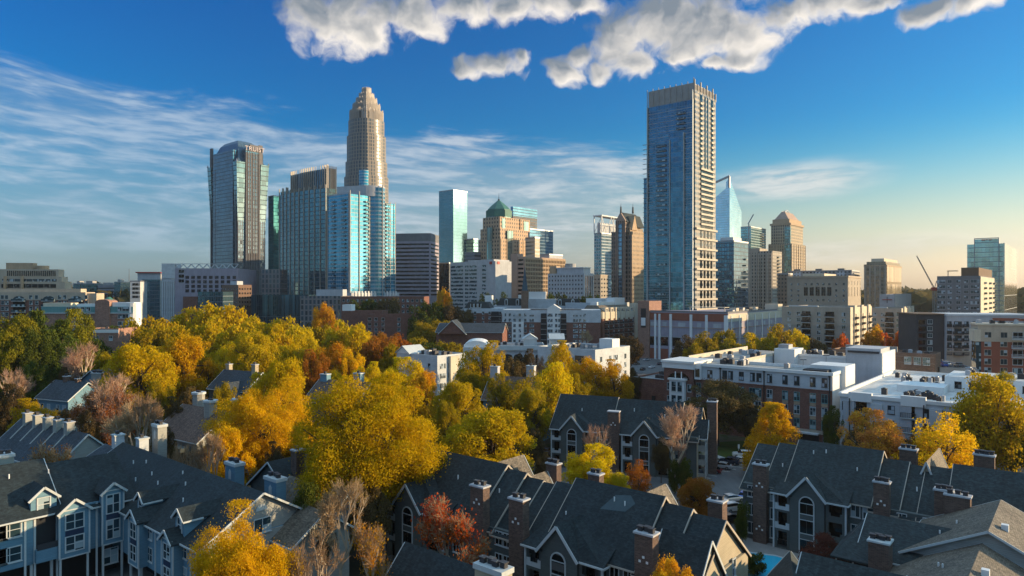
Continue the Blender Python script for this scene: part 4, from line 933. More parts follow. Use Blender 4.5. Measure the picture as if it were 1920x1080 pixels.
# ------------------------------------------------------------------ middle distance
def flat(label, pc, dc, pl, pr, top, mat, dep=None, th=TH, name='apartment_block', cat='apartment block', roofm='roofgrey', par=.9, group=None, lft=False):
    org, w, dp = corner_l(pc, dc, pr, th, dep) if lft else corner(pc, dc, pl, pr, th, dep)
    b = Bld(name, label, cat, org, w, dp, th, group, dref=dc); z = b.ztop = b.z(top)
    b.box('wall', 0, w, 0, dp, 0, z - par, mat)
    b.box('roof', .3, w - .3, .3, dp - .3, z - par + .004, z - par + .1, M[roofm])
    p = MB()
    for q in ((0, w, 0, .3), (0, w, dp - .3, dp), (0, .3, .302, dp - .302), (w - .3, w, .302, dp - .302)): p.box(q[0], q[1], q[2], q[3], z - par + .005, z)
    b.part('parapet', p, mat)
    return b
def units(b, n, x0, x1, y0, y1, z, seed=1, big=1.0):
    """rooftop air-conditioning units: dark fan boxes and pale casings on a flat roof"""
    R = random.Random(seed)
    for k in range(n):
        x, y = R.uniform(x0, x1), R.uniform(y0, y1); s = R.uniform(.55, .85) * big; h = R.uniform(.9, 1.5)
        m = MB().box(x - s, x + s, y - s, y + s, z, z + h).box(x - s - .05, x + s + .05, y - s - .05, y + s + .05, z + h, z + h + .1)
        m.cyl(x, y, z + h + .1, z + h + .25, s * .7, s * .6, 10)
        b.part('roof_unit', m, M[R.choice(('dkmetal', 'dkmetal', 'metal', 'palegrey'))])

# white and brick apartment ring with an inner court
org, w, dp = corner(1560, 172, 1252, None, TH, 62)
b = Bld('apartment_block', 'long brick apartment block with a white top storey, white cornice and black drainpipes', 'apartment block', org, w, dp)
zt = b.zt = 19.3
WH = M['whitepaint']
b.box('brick_wall', 0, w, 0, 14, 0, 14.6, M['brick']); b.box('white_storey', 0, w, .01, 14, 14.6, zt - .8, M['whitesiding'])
b.box('roof', .4, w - .4, .4, 13.6, zt - .8 + .004, zt - .7, M['gravel'])
b.part('parapet', MB().box(-.35, w + .35, -.35, .3, zt - .8, zt).box(-.35, w + .1, 13.7, 14, zt - .8, zt).box(w - .2, w + .35, .31, 13.69, zt - .8, zt).box(-.35, .0, .31, 13.69, zt - .8, zt), WH)
b.box('belt_course', -.05, w + .05, -.12, .02, 14.45, 14.75, M['brick'])
b.box('end_wall', w - .5, w + .12, .2, 13.6, 0, zt - 1, WH)
b.box('left_wing', 0, 15, 14.02, dp, 0, zt - .8, M['whitesiding']); b.box('left_wing_roof', .4, 14.6, 14.03, dp - .4, zt - .796, zt - .7, M['gravel'])
b.part('left_parapet', MB().box(-.3, .1, 14.01, dp, zt - .8, zt + .5).box(14.7, 15.05, 14.03, dp - 12, zt - .8, zt), M['cream'])
b.box('back_wing', 15.02, w + 2, dp - 13, dp, 0, zt - .8, WH); b.box('back_roof', 15.3, w + 1.6, dp - 12.6, dp - .4, zt - .796, zt - .7, M['gravel']); b.box('back_parapet', 15.04, w + 2, dp - 13.2, dp - 12.8, zt - .8, zt, WH)
b.box('stair_tower', 15.5, 22, dp - 17, dp - 8, 0, zt + 1.6, WH); b.box('stair_vent', 16.2, 19.5, dp - 15, dp - 11, zt + 1.61, zt + 2.9, M['metal'])
b.box('end_tower', w - 7, w + 2.6, dp - 21, dp - 9, 0, zt + 3.4, M['palegrey']); b.box('end_tower_side', w + 2.3, w + 3.0, dp - 20.7, dp - 3, 0, zt + 2.2, WH); b.box('tower_roof', w - 6.4, w + 2.2, dp - 21.3, dp - 20.9, zt + 2.0, zt + 2.6, M['dkmetal'])
b.box('court_block', w - 7.5, w + 1.3, 7.5, 17, 0, zt + 1.0, WH); b.box('court_deck', 15.1, w - .5, 14.05, dp - 13.3, 0, 8.5, M['asphalt'])
b.box('roof_hatch', w - 8, w - 2, 3, 7, zt - .69, zt + .1, M['dark'])
units(b, 12, 2, 13, 22, dp - 16, zt - .69, 3); units(b, 8, 13, 36, 8, 12, zt - .69, 4); units(b, 10, 22, w - 10, dp - 10, dp - 3, zt - .69, 5)
u = lambda p: b.u(p)
# brick corner tower with arch and white bay
b.box('corner_tower', -.6, u(1303), -1.2, 10, 0, zt - 1.0, M['brick']); b.part('tower_cornice', MB().box(-1.0, u(1303) + .4, -1.6, 10.4, zt - 1.8, zt - .2).box(-1.3, u(1303) + .7, -1.9, 10.7, zt - .19, zt + .4), WH)
bx0, bx1 = u(1262), u(1290); bxm = (bx0 + bx1) / 2
a = MB(); r_ = (bx1 - bx0) * .72
a.poly([(bxm + r_ * math.cos(math.pi * k / 10), -1.23, 14.3 + r_ * .62 * math.sin(math.pi * k / 10)) for k in range(11)]); b.part('arch_opening', a, M['glassdark'])
b.part('arch_columns', MB().box(bxm - 1.1, bxm - .8, -1.4, -1.25, 14.2, 16.6).box(bxm + .8, bxm + 1.1, -1.4, -1.25, 14.2, 16.6), WH)
b.part('white_bay', MB().box(bx0, bx1, -2.4, -1.1, 5.8, 14.2).box(bx0 - .4, bx1 + .4, -2.7, -1.0, 14.21, 14.7), WH)
for z in (7.0, 10.9):
    for k in (.3, .7): b.win('front', bx0 + (bx1 - bx0) * k, z, 1.5, 2.9, 1, 2, out=2.4, gm=M['glassblue'], sub=True)
for px in (1258, 1296):
    for z in (3.5, 7.2, 11): b.win('front', u(px), z, 1.2, 2.2, 1, 2, out=1.2, gm=M['glassblue'], sub=True)
b.box('white_bay', u(1305), u(1316), -1.0, .5, 14.75, zt - .2, WH); b.win('front', u(1310.5), 15.6, 1.3, 2.2, 1, 2, out=1.0, fm=M['dkmetal'], sub=True); b.win('front', u(1331), 15.4, 1.5, 2.2, 1, 2, fm=M['dkmetal'], sub=True)
cols = [(1359, 1.35), (1370, 1.35), (1390, 1.35), (1411, 1.35), (1423, 1.35), (1443, 1.35), (1472, 1.35), (1494, 1.35), (1524, 1.35), (1546, 1.35)]
for px, ww in cols: b.win('front', u(px), 15.5, ww, 2.3, 2, 2, fm=M['dkmetal'], gm=M['glass'], sub=True)
for px, ww in ((1310, 1.4), (1364, 3.0), (1390, 1.4), (1416, 3.3), (1443, 1.5), (1472, 1.5), (1494, 1.5), (1524, 1.5), (1546, 1.5)):
    for k, z in enumerate((11.4, 8.0, 4.6)):
        b.win('front', u(px), z, ww, 2.3, 2 if ww < 2 else 4, 2, fm=M['trim'] if (k + int(px)) % 2 else M['teal'], gm=M['glassblue'], sub=True); b.band('front', u(px) - ww / 2, u(px) + ww / 2, z - .95, z - .16, .06, M['tan'], 'spandrel')
for px in (1351, 1433, 1556):
    b.part('drainpipe', MB().box(u(px) - .12, u(px) + .12, -.35, -.13, 1, zt - 1.2).box(u(px) - .25, u(px) + .25, -.45, -.1, zt - 1.19, zt - .75), M['dark'])
b.box('stone_base', u(1485), w + .1, -.25, .03, 3.4, 4.3, M['stone'])
for x0, x1 in ((1498, 1536),): b.part('garage_opening', MB().box(u(x0), u(x1), -.2, .02, .2, 3.3), M['dark'])
b.part('garage_door', MB().box(u(1543), u(1555), -.2, .02, .2, 2.9), M['greywall']); b.part('awning', MB().box(u(1497), u(1537), -1.6, -.21, 3.32, 3.7), M['whitesiding'])
b.done()

# big flat white-roofed block to its right
org, w, dp = corner_l(1575, 165, 1990, TH, 60)
b = Bld('apartment_block', 'low white apartment block with a broad flat white roof full of cooling units', 'apartment block', org, w, dp)
zt = 15.3
b.box('wall', 0, w, 0, dp, 0, zt - .8, M['whitesiding']); b.box('roof', .4, w - .4, .4, dp - .4, zt - .796, zt - .6, M['roofwhite'])
b.part('parapet', MB().box(-.3, w + .3, -.3, .3, zt - .8, zt).box(-.3, .3, .31, dp, zt - .8, zt + .2).box(.31, w, dp - .4, dp, zt - .8, zt + .3), WH)
for k in range(5): b.box('parapet_step', 2 + k * 11, 7 + k * 11, -.5, .6, zt - 1.6, zt + .5 + .2 * (k % 2), WH)
b.box('raised_roof', w * .22, w * .46, 16, 25, zt - .59, zt + 1.2, WH); b.box('raised_wing', w * .44, w * .9, 24, 40, zt - .59, zt + 3.2, WH); b.box('raised_wing_roof', w * .44 + .4, w * .9 - .4, 24.4, 39.6, zt + 3.21, zt + 3.25, M['roofwhite'])
for k in range(6): b.win('front', w * .46 + 2 + k * 3.4, zt + .4, 2.3 if k % 2 else 1.5, 1.7, 2, 1, out=-24, fm=M['dkmetal'], gm=M['glassdark'], name='clerestory', sub=True)
units(b, 16, 4, w * .6, 3, 14, zt - .59, 11, .8); units(b, 26, 3, w * .5, 26, 52, zt - .59, 12, .8); units(b, 20, w * .45, w * .95, 42, 57, zt - .59, 13); units(b, 6, w * .5, w * .85, 26, 37, zt + 3.26, 14)
u = lambda p: b.u(p)
for px, ww in ((1585, 1.4), (1615, 2.4), (1647, 1.5), (1671, 1.5), (1703, 2.6), (1738, 1.6), (1765, 1.6), (1800, 2.4), (1840, 1.6), (1880, 1.6)):
    for k, z in enumerate((11.4, 8.1, 4.8, 1.5)):
        if ww < 2: b.win('front', u(px), z, ww, 2.0, 1, 2, fm=M['trim'] if k else M['dkmetal'], gm=M['glass'], sub=True)
        else:
            b.part('balcony_recess', MB().box(u(px) - ww / 2, u(px) + ww / 2, -.05, .03, z - .3, z + 2.3), M['glassdark']); b.balc('front', u(px), z - .3, ww + .3, .9, M['trim'], M['dkmetal'], bars=True)
for k in range(7):
    x0, x1 = w * k / 7 + .8, w * (k + .55) / 7; b.box('bay', x0, x1, -.5 - .001 * k, .0, 0, zt - 1.7, M['whitesiding'] if k % 2 else M['palegrey'])
for px in (1594, 1733, 1820): b.part('drainpipe', MB().box(u(px) - .1, u(px) + .1, -.75, -.55, 1, zt - 1), M['dark'])
b.done()

# low brick shop row between the ring and the trees
b = flat('low flat-roofed brick building left of the brick and white apartment block', 1253, 208, 1186, None, 713, M['brick'], 26, name='brick_building', cat='building', par=.6); units(b, 5, 2, b.w - 3, 4, 18, b.ztop - .5, 21)
b.box('door_opening', b.w * .55, b.w * .65, -.1, .02, 3, 7.5, M['dark']); b.box('stone_cap', -.2, b.w + .2, -.2, .12, b.ztop + .003, b.ztop + .25, M['trim']); b.done()

# brick corner tower block on the right edge
org, w, dp = corner_l(1835, 240, 1960, math.radians(-20), 8)
b = Bld('apartment_block', 'tall red brick apartment block with a beige top storey at the right edge', 'apartment block', org, w, dp, math.radians(-20))
zt = b.z(607, 240); b.box('wall', 0, w, 0, dp, 0, zt - 6.2, M['terracotta']); b.box('top_storey', -.3, w + .3, -.3, dp + .3, zt - 6.19, zt - .5, M['beige']); b.box('cornice', -.6, w + .6, -.6, dp + .6, zt - .49, zt + .1, M['cream'])
b.box('glass_bay', -.9, .6, -.4, 5, 0, zt - 6.3, M['glassblue']); b.box('corner_bay', -1.4, .5, -.5, 6, zt - 6.2, zt - 2, M['cream'])
for k, z in enumerate([zt - 4.8 - 3.1 * j for j in range(7)]):
    for px in (1852, 1882): b.win('front', b.u(px), z, 2.1, 2.0, 2, 1, fm=M['fin'], gm=M['glass'], out=.3 if k == 0 else 0, sub=True)
    if k < 3: b.balc('front', b.u(1908), z - .4, 3.6, 1.2, M['trim'], M['palegrey'], bars=True)
    b.win('front', b.u(1908), z, 3.0, 2.1, 2, 1, fm=M['trim'], gm=M['glassblue'] if k > 3 else M['glassdark'], out=.31 if k == 0 else .02, sub=True)
units(b, 7, 1, w - 2, 1.2, 6.8, zt + .11, 23); b.part('roof_frame', MB().box(5, 13, 3, 3.3, zt + 1, zt + 2).box(14, 22, 6, 6.3, zt + .8, zt + 1.8), M['terracotta']); b.done()

# brown block joined to a white balcony block
org, w, dp = corner_l(1718, 292, 1774, math.radians(-10), 20)
b = Bld('apartment_block', 'dark brown brick apartment block with a column of pale windows', 'apartment block', org, w, dp, math.radians(-10)); zt = b.z(588, 292)
b.box('wall', 0, w, 0, dp, 0, zt - .5, M['darkgrey']); b.box('cornice', -.5, w + .5, -.5, dp + .5, zt - .49, zt, M['brown'])
for k in range(6):
    z = zt - 4.4 - 2.9 * k; b.win('front', w * .46, z, 1.9, 1.9, 2, 1, gm=M['glassblue'], sub=True); b.win('front', w * .2, z - .2, 3.0, 2.1, 2, 1, fm=M['dkmetal'], gm=M['glassdark'], name='balcony_recess')
b.done()
org, w, dp = corner_l(1775, 288, 1945, math.radians(-10), 22)
b = Bld('apartment_block', 'white and grey apartment block with stacked dark balconies right of the dark brown block', 'apartment block', org, w, dp, math.radians(-10)); zt = b.z(589, 288)
b.box('wall', 0, w, 0, dp, 0, zt - .8, M['palegrey']); b.box('parapet', -.2, w + .2, -.2, dp + .2, zt - .79, zt, M['whitesiding']); b.box('base', -.1, w + .1, -.15, .02, 0, b.z(657, 288), M['stone'])
for k in range(5):
    z = zt - 5.0 - 2.95 * k
    for px in (1780, 1812, 1828, 1862, 1895): b.win('front', b.u(px), z, 1.7, 2.0, 2, 1, fm=M['dkmetal'], gm=M['glass']); b.balc('front', b.u(px), z - .2, 1.9, .35, M['dkmetal'], M['dkmetal'], bars=True)
    for px in (1796, 1878): b.win('front', b.u(px), z - .2, 3.0, 2.2, 3, 1, fm=M['brown'], gm=M['glass']); b.balc('front', b.u(px), z - .3, 3.6, 1.3, M['dkmetal'], M['dkmetal'], bars=True)
b.done()
b = flat('brown brick low building with three windows, in front of the dark brown block', 1754, 235, 1560, 1764, 664, M['brownbrick'], name='brick_building', cat='building')
for px in (1702, 1720, 1737): b.win('front', b.u(px), b.z(686), 2.2, 2.6, 3, 2, gm=M['glassblue'], sub=True)
b.band('front', .2, b.w - .2, b.z(671.6), b.z(671), .08, M['stone'], 'stone_band'); b.band('front', .2, b.w - .2, b.z(683), b.z(682.4), .08, M['stone'], 'stone_band'); b.box('roof_plant', b.w * .1, b.w * .62, 6, b.dep - 6, b.ztop - .79, b.ztop + 1.5, M['gravel']); units(b, 4, b.w * .7, b.w - 3, 3, b.dep - 4, b.ztop - .79, 31); b.done()
b = flat('open parking deck with a pale concrete edge beside the brown brick low building', 1832, 236, 1762, None, 690, M['concrete'], 40, math.radians(-12), 'parking_garage', 'parking garage', 'asphalt'); b.zdeck = b.ztop - .79; DECK = b; b.done()

# beige apartment blocks, sunlit balconies on their right sides
for lab, pc, dc, pl, pr, top, cols_, n in (('beige apartment block with arched tops and stacked balconies in front of the stone hall', 1594, 335, 1466, 1634, 576, (1480, 1497, 1512, 1535, 1556, 1582), 6), ('grey and beige apartment block behind the red tree, left of the dark brown block', 1690, 385, 1630, 1714, 578, (1640, 1655, 1668, 1684), 6)):
    b = flat(lab, pc, dc, pl, pr, top, M['stone']); zt = b.ztop
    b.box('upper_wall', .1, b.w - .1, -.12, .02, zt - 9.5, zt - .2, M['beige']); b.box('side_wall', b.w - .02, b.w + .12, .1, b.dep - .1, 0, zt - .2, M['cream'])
    for j, px in enumerate(cols_):
        for k in range(6):
            z = zt - 4.6 - 3.1 * k
            if j in (2, 4) and n: b.part('balcony_recess', MB().box(b.u(px) - 2, b.u(px) + 2, -.2, .02, z - .2, z + 2.2), M['glassdark']); b.balc('front', b.u(px), z - .3, 4.4, 1.3, M['trim'], M['dkmetal'], bars=True)
            else: b.win('front', b.u(px), z, 1.8, 1.9, 2, 1, gm=M['glassblue'], out=.13, sub=False)
    for k in range(3):
        y = b.dep * (.18 + .32 * k); b.band('right', y - 2.2, y + 2.2, 0, zt + .8, .8, M['cream'], 'side_bay'); b.band('right', y - .7, y + .7, zt - 21, zt - 3.5, .85, M['glassdark'], 'side_recess')
        for q in range(6): b.balc('right', y, zt - 6 - 3.1 * q, 3.4, 1.9, M['cream'], M['dkmetal'], bars=True)
    b.box('roof_wall', 2, b.w * .5, 5, 6, zt - .79, zt + .4, M['trim']); b.done()

# brick and white mansard apartments in the middle
def mansard(b, x0, x1, y0, y1, z0, z1, inset=1.8, dormers=(), rm=None, side='front', roundtop=True):
    m = b.part('mansard_roof', MB().prism([(x0, y0), (x1, y0), (x1, y1), (x0, y1)], z0, z1, top=[(x0 + inset, y0 + inset), (x1 - inset, y0 + inset), (x1 - inset, y1 - inset), (x0 + inset, y1 - inset)]), rm or M['roof'])
    for d in dormers:
        h = (z1 - z0) * .72; q = MB().box(d - 1.1, d + 1.1, y0 + .05, y0 + inset + 1, z0 + .2, z0 + h)
        if roundtop: q.loft([[(d + 1.1 * math.cos(math.pi * k / 8), y0 + .05, z0 + h + 1.1 * math.sin(math.pi * k / 8)) for k in range(9)], [(d + 1.1 * math.cos(math.pi * k / 8), y0 + inset + 1, z0 + h + 1.1 * math.sin(math.pi * k / 8)) for k in range(9)]])
        o = b.part('dormer', q, M['trim'], m); b.part('dormer_pane', MB().box(d - .6, d + .6, y0 - .02, y0 + .045, z0 + .6, z0 + h + .2), M['glassdark'], o)
    return m
def brickapt(label, pc, dc, pr, dep, th, zsplit, ztop, cols_, rows=7, whites=(), recess=()):
    org, w, dp = corner_l(pc, dc, pr, th, dep); b = Bld('apartment_block', label, 'apartment block', org, w, dp, th, dref=dc)
    zs_, zt = b.z(zsplit), b.z(ztop); b.zt = zt
    b.box('brick_wall', 0, w, 0, dp, 0, zs_, M['brick']); b.box('white_storey', -.15, w + .15, -.15, dp + .15, zs_ + .003, zt, M['whitesiding'])
    for px0, px1, t_ in whites: b.box('white_bay', b.u(px0), b.u(px1), -1.0, .4, 0, b.z(t_), WH)
    for px0, px1 in recess:
        b.box('recess', b.u(px0), b.u(px1), -.22, .3, 3, zt - 2, M['dark'])
        for k in range(rows): b.balc('front', (b.u(px0) + b.u(px1)) / 2, zt - 5 - 3.1 * k, b.u(px1) - b.u(px0), 1.2, M['concrete'], M['dkmetal'], bars=True)
    for px in cols_:
        o = max([1.0 if p0 <= px <= p1 else .16 for p0, p1, _ in whites] or [.16])
        for k in range(rows): b.win('front', b.u(px), zt - 3.9 - 3.1 * k, 1.5, 1.9, 2, 1, gm=M['glass'], fm=M['trim'], out=o, sub=False)
    return b
t3 = math.radians(-6)
b = brickapt('central brick and white apartment block with a white gabled centre and a left mansard roof', 942, 405, 1126, 26, t3, 604, 581, (947, 956, 965, 975, 985, 995, 999, 1029, 1034, 1043, 1049, 1077, 1081, 1088, 1096), whites=((960, 982, 603), (1026, 1050, 579)), recess=((1014, 1025), (1051, 1062)))
mansard(b, 0, b.u(991), 0, 18, b.z(593), b.z(582.5), 2, (b.u(968), b.u(981)))
b.box('upper_wall', b.u(992), b.u(1090), -.2, 20, b.z(590), b.z(581), M['whitesiding']); mansard(b, b.u(1084), b.u(1112), .0, 18, b.z(591), b.z(583), 1.6, (), roundtop=False)
x0, x1 = b.u(1026), b.u(1050); b.part('white_gable', MB().loft([[(x0 - .5, -1.1, b.z(579)), (x1 + .5, -1.1, b.z(579)), ((x0 + x1) / 2, -1.1, b.z(570.5))], [(x0 - .5, 12, b.z(579)), (x1 + .5, 12, b.z(579)), ((x0 + x1) / 2, 12, b.z(570.5))]]), WH); b.done()
b = brickapt('left brick apartment block with white top storey and dark mansard, behind the blue-roofed house', 870, 440, 943, 24, t3, 587, 578, (876, 891, 906, 918, 938), recess=((921, 940),), rows=6)
mansard(b, 0, b.w * .68, 0, 20, b.zt + .01, b.z(566.5), 2.4, (b.u(885), b.u(892), b.u(899)), roundtop=False); b.done()
b = brickapt('rear white and brick apartment block with round dormers and square white stair towers', 925, 480, 1082, 24, t3, 584, 573, (930, 940, 950, 985, 997, 1008, 1020, 1050, 1060, 1070), rows=3)
mansard(b, b.u(931), b.u(982), 0, 20, b.zt + .01, b.z(559.5), 2.4, (b.u(949), b.u(970))); mansard(b, b.u(1043), b.u(1090), 0, 20, b.zt + .01, b.z(560), 2.4, (b.u(1050), b.u(1074)))
for a_, c_, t_ in ((908, 921, 554), (971, 982, 553), (991, 1023, 547)): b.box('stair_tower', b.u(a_), b.u(c_), 3, 11, b.zt - 8, b.z(t_), WH)
b.box('middle_wall', b.u(983), b.u(1042), .1, 18, b.zt + .01, b.z(560.5), M['whitesiding']); b.done()
org, w, dp = corner(1130, 420, 1092, 1200, TH)
b = Bld('apartment_block', 'right brick apartment block with a sunlit row of dormers beside the parking garage', 'apartment block', org, w, dp, dref=420); zs_, zt = b.z(598), b.z(585)
b.box('brick_wall', 0, w, 0, dp, 0, zs_, M['brick']); b.box('white_storey', -.2, w + .2, -.2, dp + .2, zs_ + .003, zt, M['cream'])
b.part('mansard_roof', MB().prism([(0, 0), (w, 0), (w, dp - 8), (0, dp - 8)], zt + .003, b.z(573), top=[(2, 2), (w - 5, 2), (w - 5, dp - 10), (2, dp - 10)]), M['rooftan']); b.box('white_back', 2, w - 8, 6, dp - 12, zt, b.z(567), WH); b.box('stair_tower', w - 14, w - 7, 26, 38, zt, b.z(559), WH)
b.box('end_bay', w - 3, w + 1, dp - 8, dp, 0, b.z(570), M['cream'])
for k in range(6):
    y = 4 + (dp - 16) * k / 5; b.part('dormer', MB().box(w - 3.6, w + .6, y - 1.6, y + 1.6, zs_ - 1, zt + 2.6), M['cream']); b.win('right', y, zt, 1.4, 1.9, 2, 1, out=.62, gm=M['glass'])
    for q in range(5): b.win('right', y + 3, zs_ - 3.2 - 3.1 * q, 1.6, 1.9, 2, 1, gm=M['glass']); b.balc('right', y, zs_ - 3.4 - 3.1 * q, 3.2, 1.4, M['concrete'], M['dkmetal'], bars=True)
b.done()
b = flat('white stair and roof block peeking out between the gabled centre and the garage', 1126, 455, 1060, 1180, 568, M['whitesiding'], name='apartment_block'); b.box('penthouse', b.w * .55, b.w - 1, 2, 12, b.ztop, b.ztop + 3, WH); b.done()

# pale L-shaped apartments in front of them
b = flat('pale apartment block with gabled corner and sunlit end wall, left arm of the L', 820, 216, 747, 872, 667, M['whitesiding'], par=.7)
zt = b.ztop; gable(b, -.5, 6, -.5, 7, zt + .2, zt + 2.4, 'y', M['trim'], WH, .3, trim=False); b.box('corner_bay', -.4, 6, -.4, 7, 0, zt + .19, M['whitesiding']); units(b, 9, 6, b.w - 2, 3, b.dep - 3, zt - .59, 41); b.box('bay', b.w - .3, b.w + 1.0, 5, 9, 0, zt - .5, M['cream'])
for k in range(4):
    z = zt - 4.4 - 3.1 * k
    for q in (.32, .38, .55, .8): b.win('front', b.w * q, z, 1.3, 1.8, 1, 1, gm=M['glass'], sub=True)
    for q in (.14, .24, .42, .62): b.win('right', b.dep * q, z, 1.3, 1.8, 2, 1, gm=M['glass'], fm=M['trim'], sub=True)
    b.balc('front', b.w * .68, z - .4, 4, 1.2, M['trim'], M['trim'])
b.done()
b = flat('pale apartment block with tall arched entrance bays, middle of the L', 922, 266, None, 1022, 649, M['whitesiding'], 20, 0.0, par=.6, lft=True); zt = b.ztop
for k in range(5):
    x = b.w * (k + .5) / 5; b.part('arch_recess', MB().poly([(x - 1.7, -.04, 0), (x + 1.7, -.04, 0), (x + 1.7, -.04, zt - 4)] + [(x + 1.7 * math.cos(math.pi * q / 8), -.04, zt - 4 + .9 * math.sin(math.pi * q / 8)) for q in range(1, 8)] + [(x - 1.7, -.04, zt - 4)]), M['dark'])
    b.part('column', MB().cyl(x - 2.05, -.5, 0, zt - 3.6, .25, n=8), M['trim'])
b.box('lintel', 0, b.w, -.9, -.05, zt - 1.6, zt + .2, M['trim']); units(b, 6, 2, b.w - 2, 4, 16, zt - .49, 43)
for px in (995, 1046):
    x = b.u(px); b.box('roof_house', x - 2.6, x + 2.6, 5, 13, zt - .5, zt + 2.6, M['trim']); gable(b, x - 2.8, x + 2.8, 4.8, 13.2, zt + 2.6, zt + 4.4, 'y' if px < 1000 else 'x', M['trim'], WH, .3, trim=False)
x = b.u(892); b.part('curved_roof', MB().loft([[(x + 4.4 * math.cos(math.pi * k / 10), 2, zt + .2 + 1.7 * math.sin(math.pi * k / 10)) for k in range(11)], [(x + 4.4 * math.cos(math.pi * k / 10), 18, zt + .2 + 1.7 * math.sin(math.pi * k / 10)) for k in range(11)]]), WH); b.box('curved_roof_base', x - 4.8, x + 4.8, 1.9, 18.1, 0, zt + .19, WH); b.box('link_wall', b.u(868), 0, 1, 19, 0, zt - .5, M['whitesiding']); b.done()
b = flat('pale apartment block with small square windows, right arm of the L', 1116, 236, 1008, 1181, 656, M['whitesiding'], par=.7); zt = b.ztop; units(b, 10, 3, b.w - 3, 4, b.dep - 3, zt - .59, 44)
b.box('stair_tower', b.w - 6, b.w - .5, 12, 17, zt - .6, zt + 3, WH)
for k in range(4):
    z = zt - 4.6 - 3.1 * k
    for q in (.16, .42, .54, .60, .86): b.win('right', b.dep * q, z, 1.5, 2.0, 2, 1, gm=M['glass'], sub=True)
    for q in (.62, .88): b.win('front', b.w * q, z, 1.2, 1.5, 2, 1, gm=M['glassdark'], sub=True)
    b.part('balcony_recess', MB().box(b.w * .66, b.w * .82, -.06, .02, z - .4, z + 2.2), M['glassdark']); b.balc('front', b.w * .74, z - .5, 5, 1.3, M['trim'], M['dkmetal'], bars=True)
b.done()

# left distance
org, w, dp = corner_l(-60, 430, 107, math.radians(8), 9)
b = Bld('civic_building', 'tan stone civic building with stepped right end, slit windows and sunlit roof drums', 'civic building', org, w, dp, math.radians(8), dref=430); Zr = lambda p: b.z(p, 438)
b.box('lower_wall', 0, w + 4.5, 0, dp, 0, Zr(528), M['beige']); b.box('middle_wall', 0, w + 2.2, .8, dp, Zr(528) - .5, Zr(519), M['beige']); b.box('upper_wall', 0, w, 1.6, dp, Zr(519) - .5, Zr(505), M['beige'])
b.box('lower_end', 0, w + 7, .4, dp, 0, Zr(541), M['beige']); b.box('penthouse', 20, w - 16, 3.5, 8.5, Zr(505), Zr(493), M['tan']); b.part('round_drum', MB().cyl(w - 11, 5.5, Zr(505), Zr(498), 3.4, n=24), M['tan'])
for k in range(26): b.win('front', 22 + (w - 24) * k / 25, Zr(518), .9, 3.6, 1, 1, fm=M['beige'], gm=M['glassdark'], out=-1.6, sub=False, name='slit_window')
for k in range(9): b.win('front', 21 + (w - 22) * k / 8.4, Zr(529), 3.8, 2.1, 1, 1, fm=M['beige'], gm=M['glass'], out=-.8); b.win('front', 21 + (w - 22) * k / 8.4, Zr(540), 3.8, 2.6, 1, 1, fm=M['beige'], gm=M['glassdark'], out=0)
for px in (11, 43): b.box('sunlit_fin', b.u(px) - .5, b.u(px) + .5, -1.8, 0, Zr(545), Zr(518), M['tan'])
b.done()
org, w, dp = corner_l(-70, 345, 160, math.radians(2), 8)
b = Bld('apartment_block', 'long arcaded apartment block with tan top storey over red brick at the far left', 'apartment block', org, w, dp, math.radians(2), dref=345)
z1, z2 = b.z(563), b.z(548); b.box('brick_wall', 0, w, 0, dp, 0, z1, M['brick']); b.box('top_storey', -.2, w + .2, -.2, dp + .2, z1 + .003, z2, M['beige']); b.box('attic', 0, w - 4, 3, dp, z2 + .003, b.z(541.5), M['beige']); b.box('end_wing', w, w + 5, 1, dp, 0, b.z(550), M['beige'])
for px in (36, 92, 143):
    x = b.u(px); b.part('arched_window', MB().poly([(x + 3 * math.cos(math.pi * k / 8), -.26, z1 + .2 + 2.0 * math.sin(math.pi * k / 8)) for k in range(9)]), M['glassblue'])
    for k in range(5): b.balc('front', x, z1 - 2.8 * k - .3, 6.5, 1.3, M['trim'], M['glassblue']); b.part('balcony_recess', MB().box(x - 3, x + 3, -.08, .02, z1 - 2.8 * k - 2.6, z1 - 2.8 * k - .4), M['glassdark'])
for px in (5, 13, 58, 69, 112, 122, 162):
    for k in range(5): b.win('front', b.u(px), z1 + .6 - 2.9 * k, 1.7, 2.0, 1, 2, gm=M['glassblue'], out=.21 if k == 0 else 0, sub=False)
b.done()
org, w, dp = corner_l(78, 285, 249, math.radians(0), 6)
b = Bld('apartment_block', 'teal and brick apartment block with curved white corner and a brick middle tower', 'apartment block', org, w, dp, 0.0, dref=285)
z1, z2 = b.z(587), b.z(575); b.box('brick_wall', 0, w, 0, dp, 0, z1, M['pinkbrick']); b.box('teal_storey', -.1, w + .1, -.1, dp + .1, z1 + .003, z2, M['teal']); b.box('string_course', -.3, w + .3, -.3, .0, z1 - .2, z1 + .2, M['trim'])
b.box('white_attic', 0, b.u(130), 1, dp, z2 + .003, b.z(568), M['cream']); b.box('white_attic', b.u(208), w, 1, dp, z2 + .003, b.z(567), WH); b.box('white_attic', b.u(140), b.u(178), 1.5, dp, z2 + .003, b.z(570), WH)
xa, xb = b.u(180), b.u(207); xm, hw = (xa + xb) / 2, (xb - xa) / 2
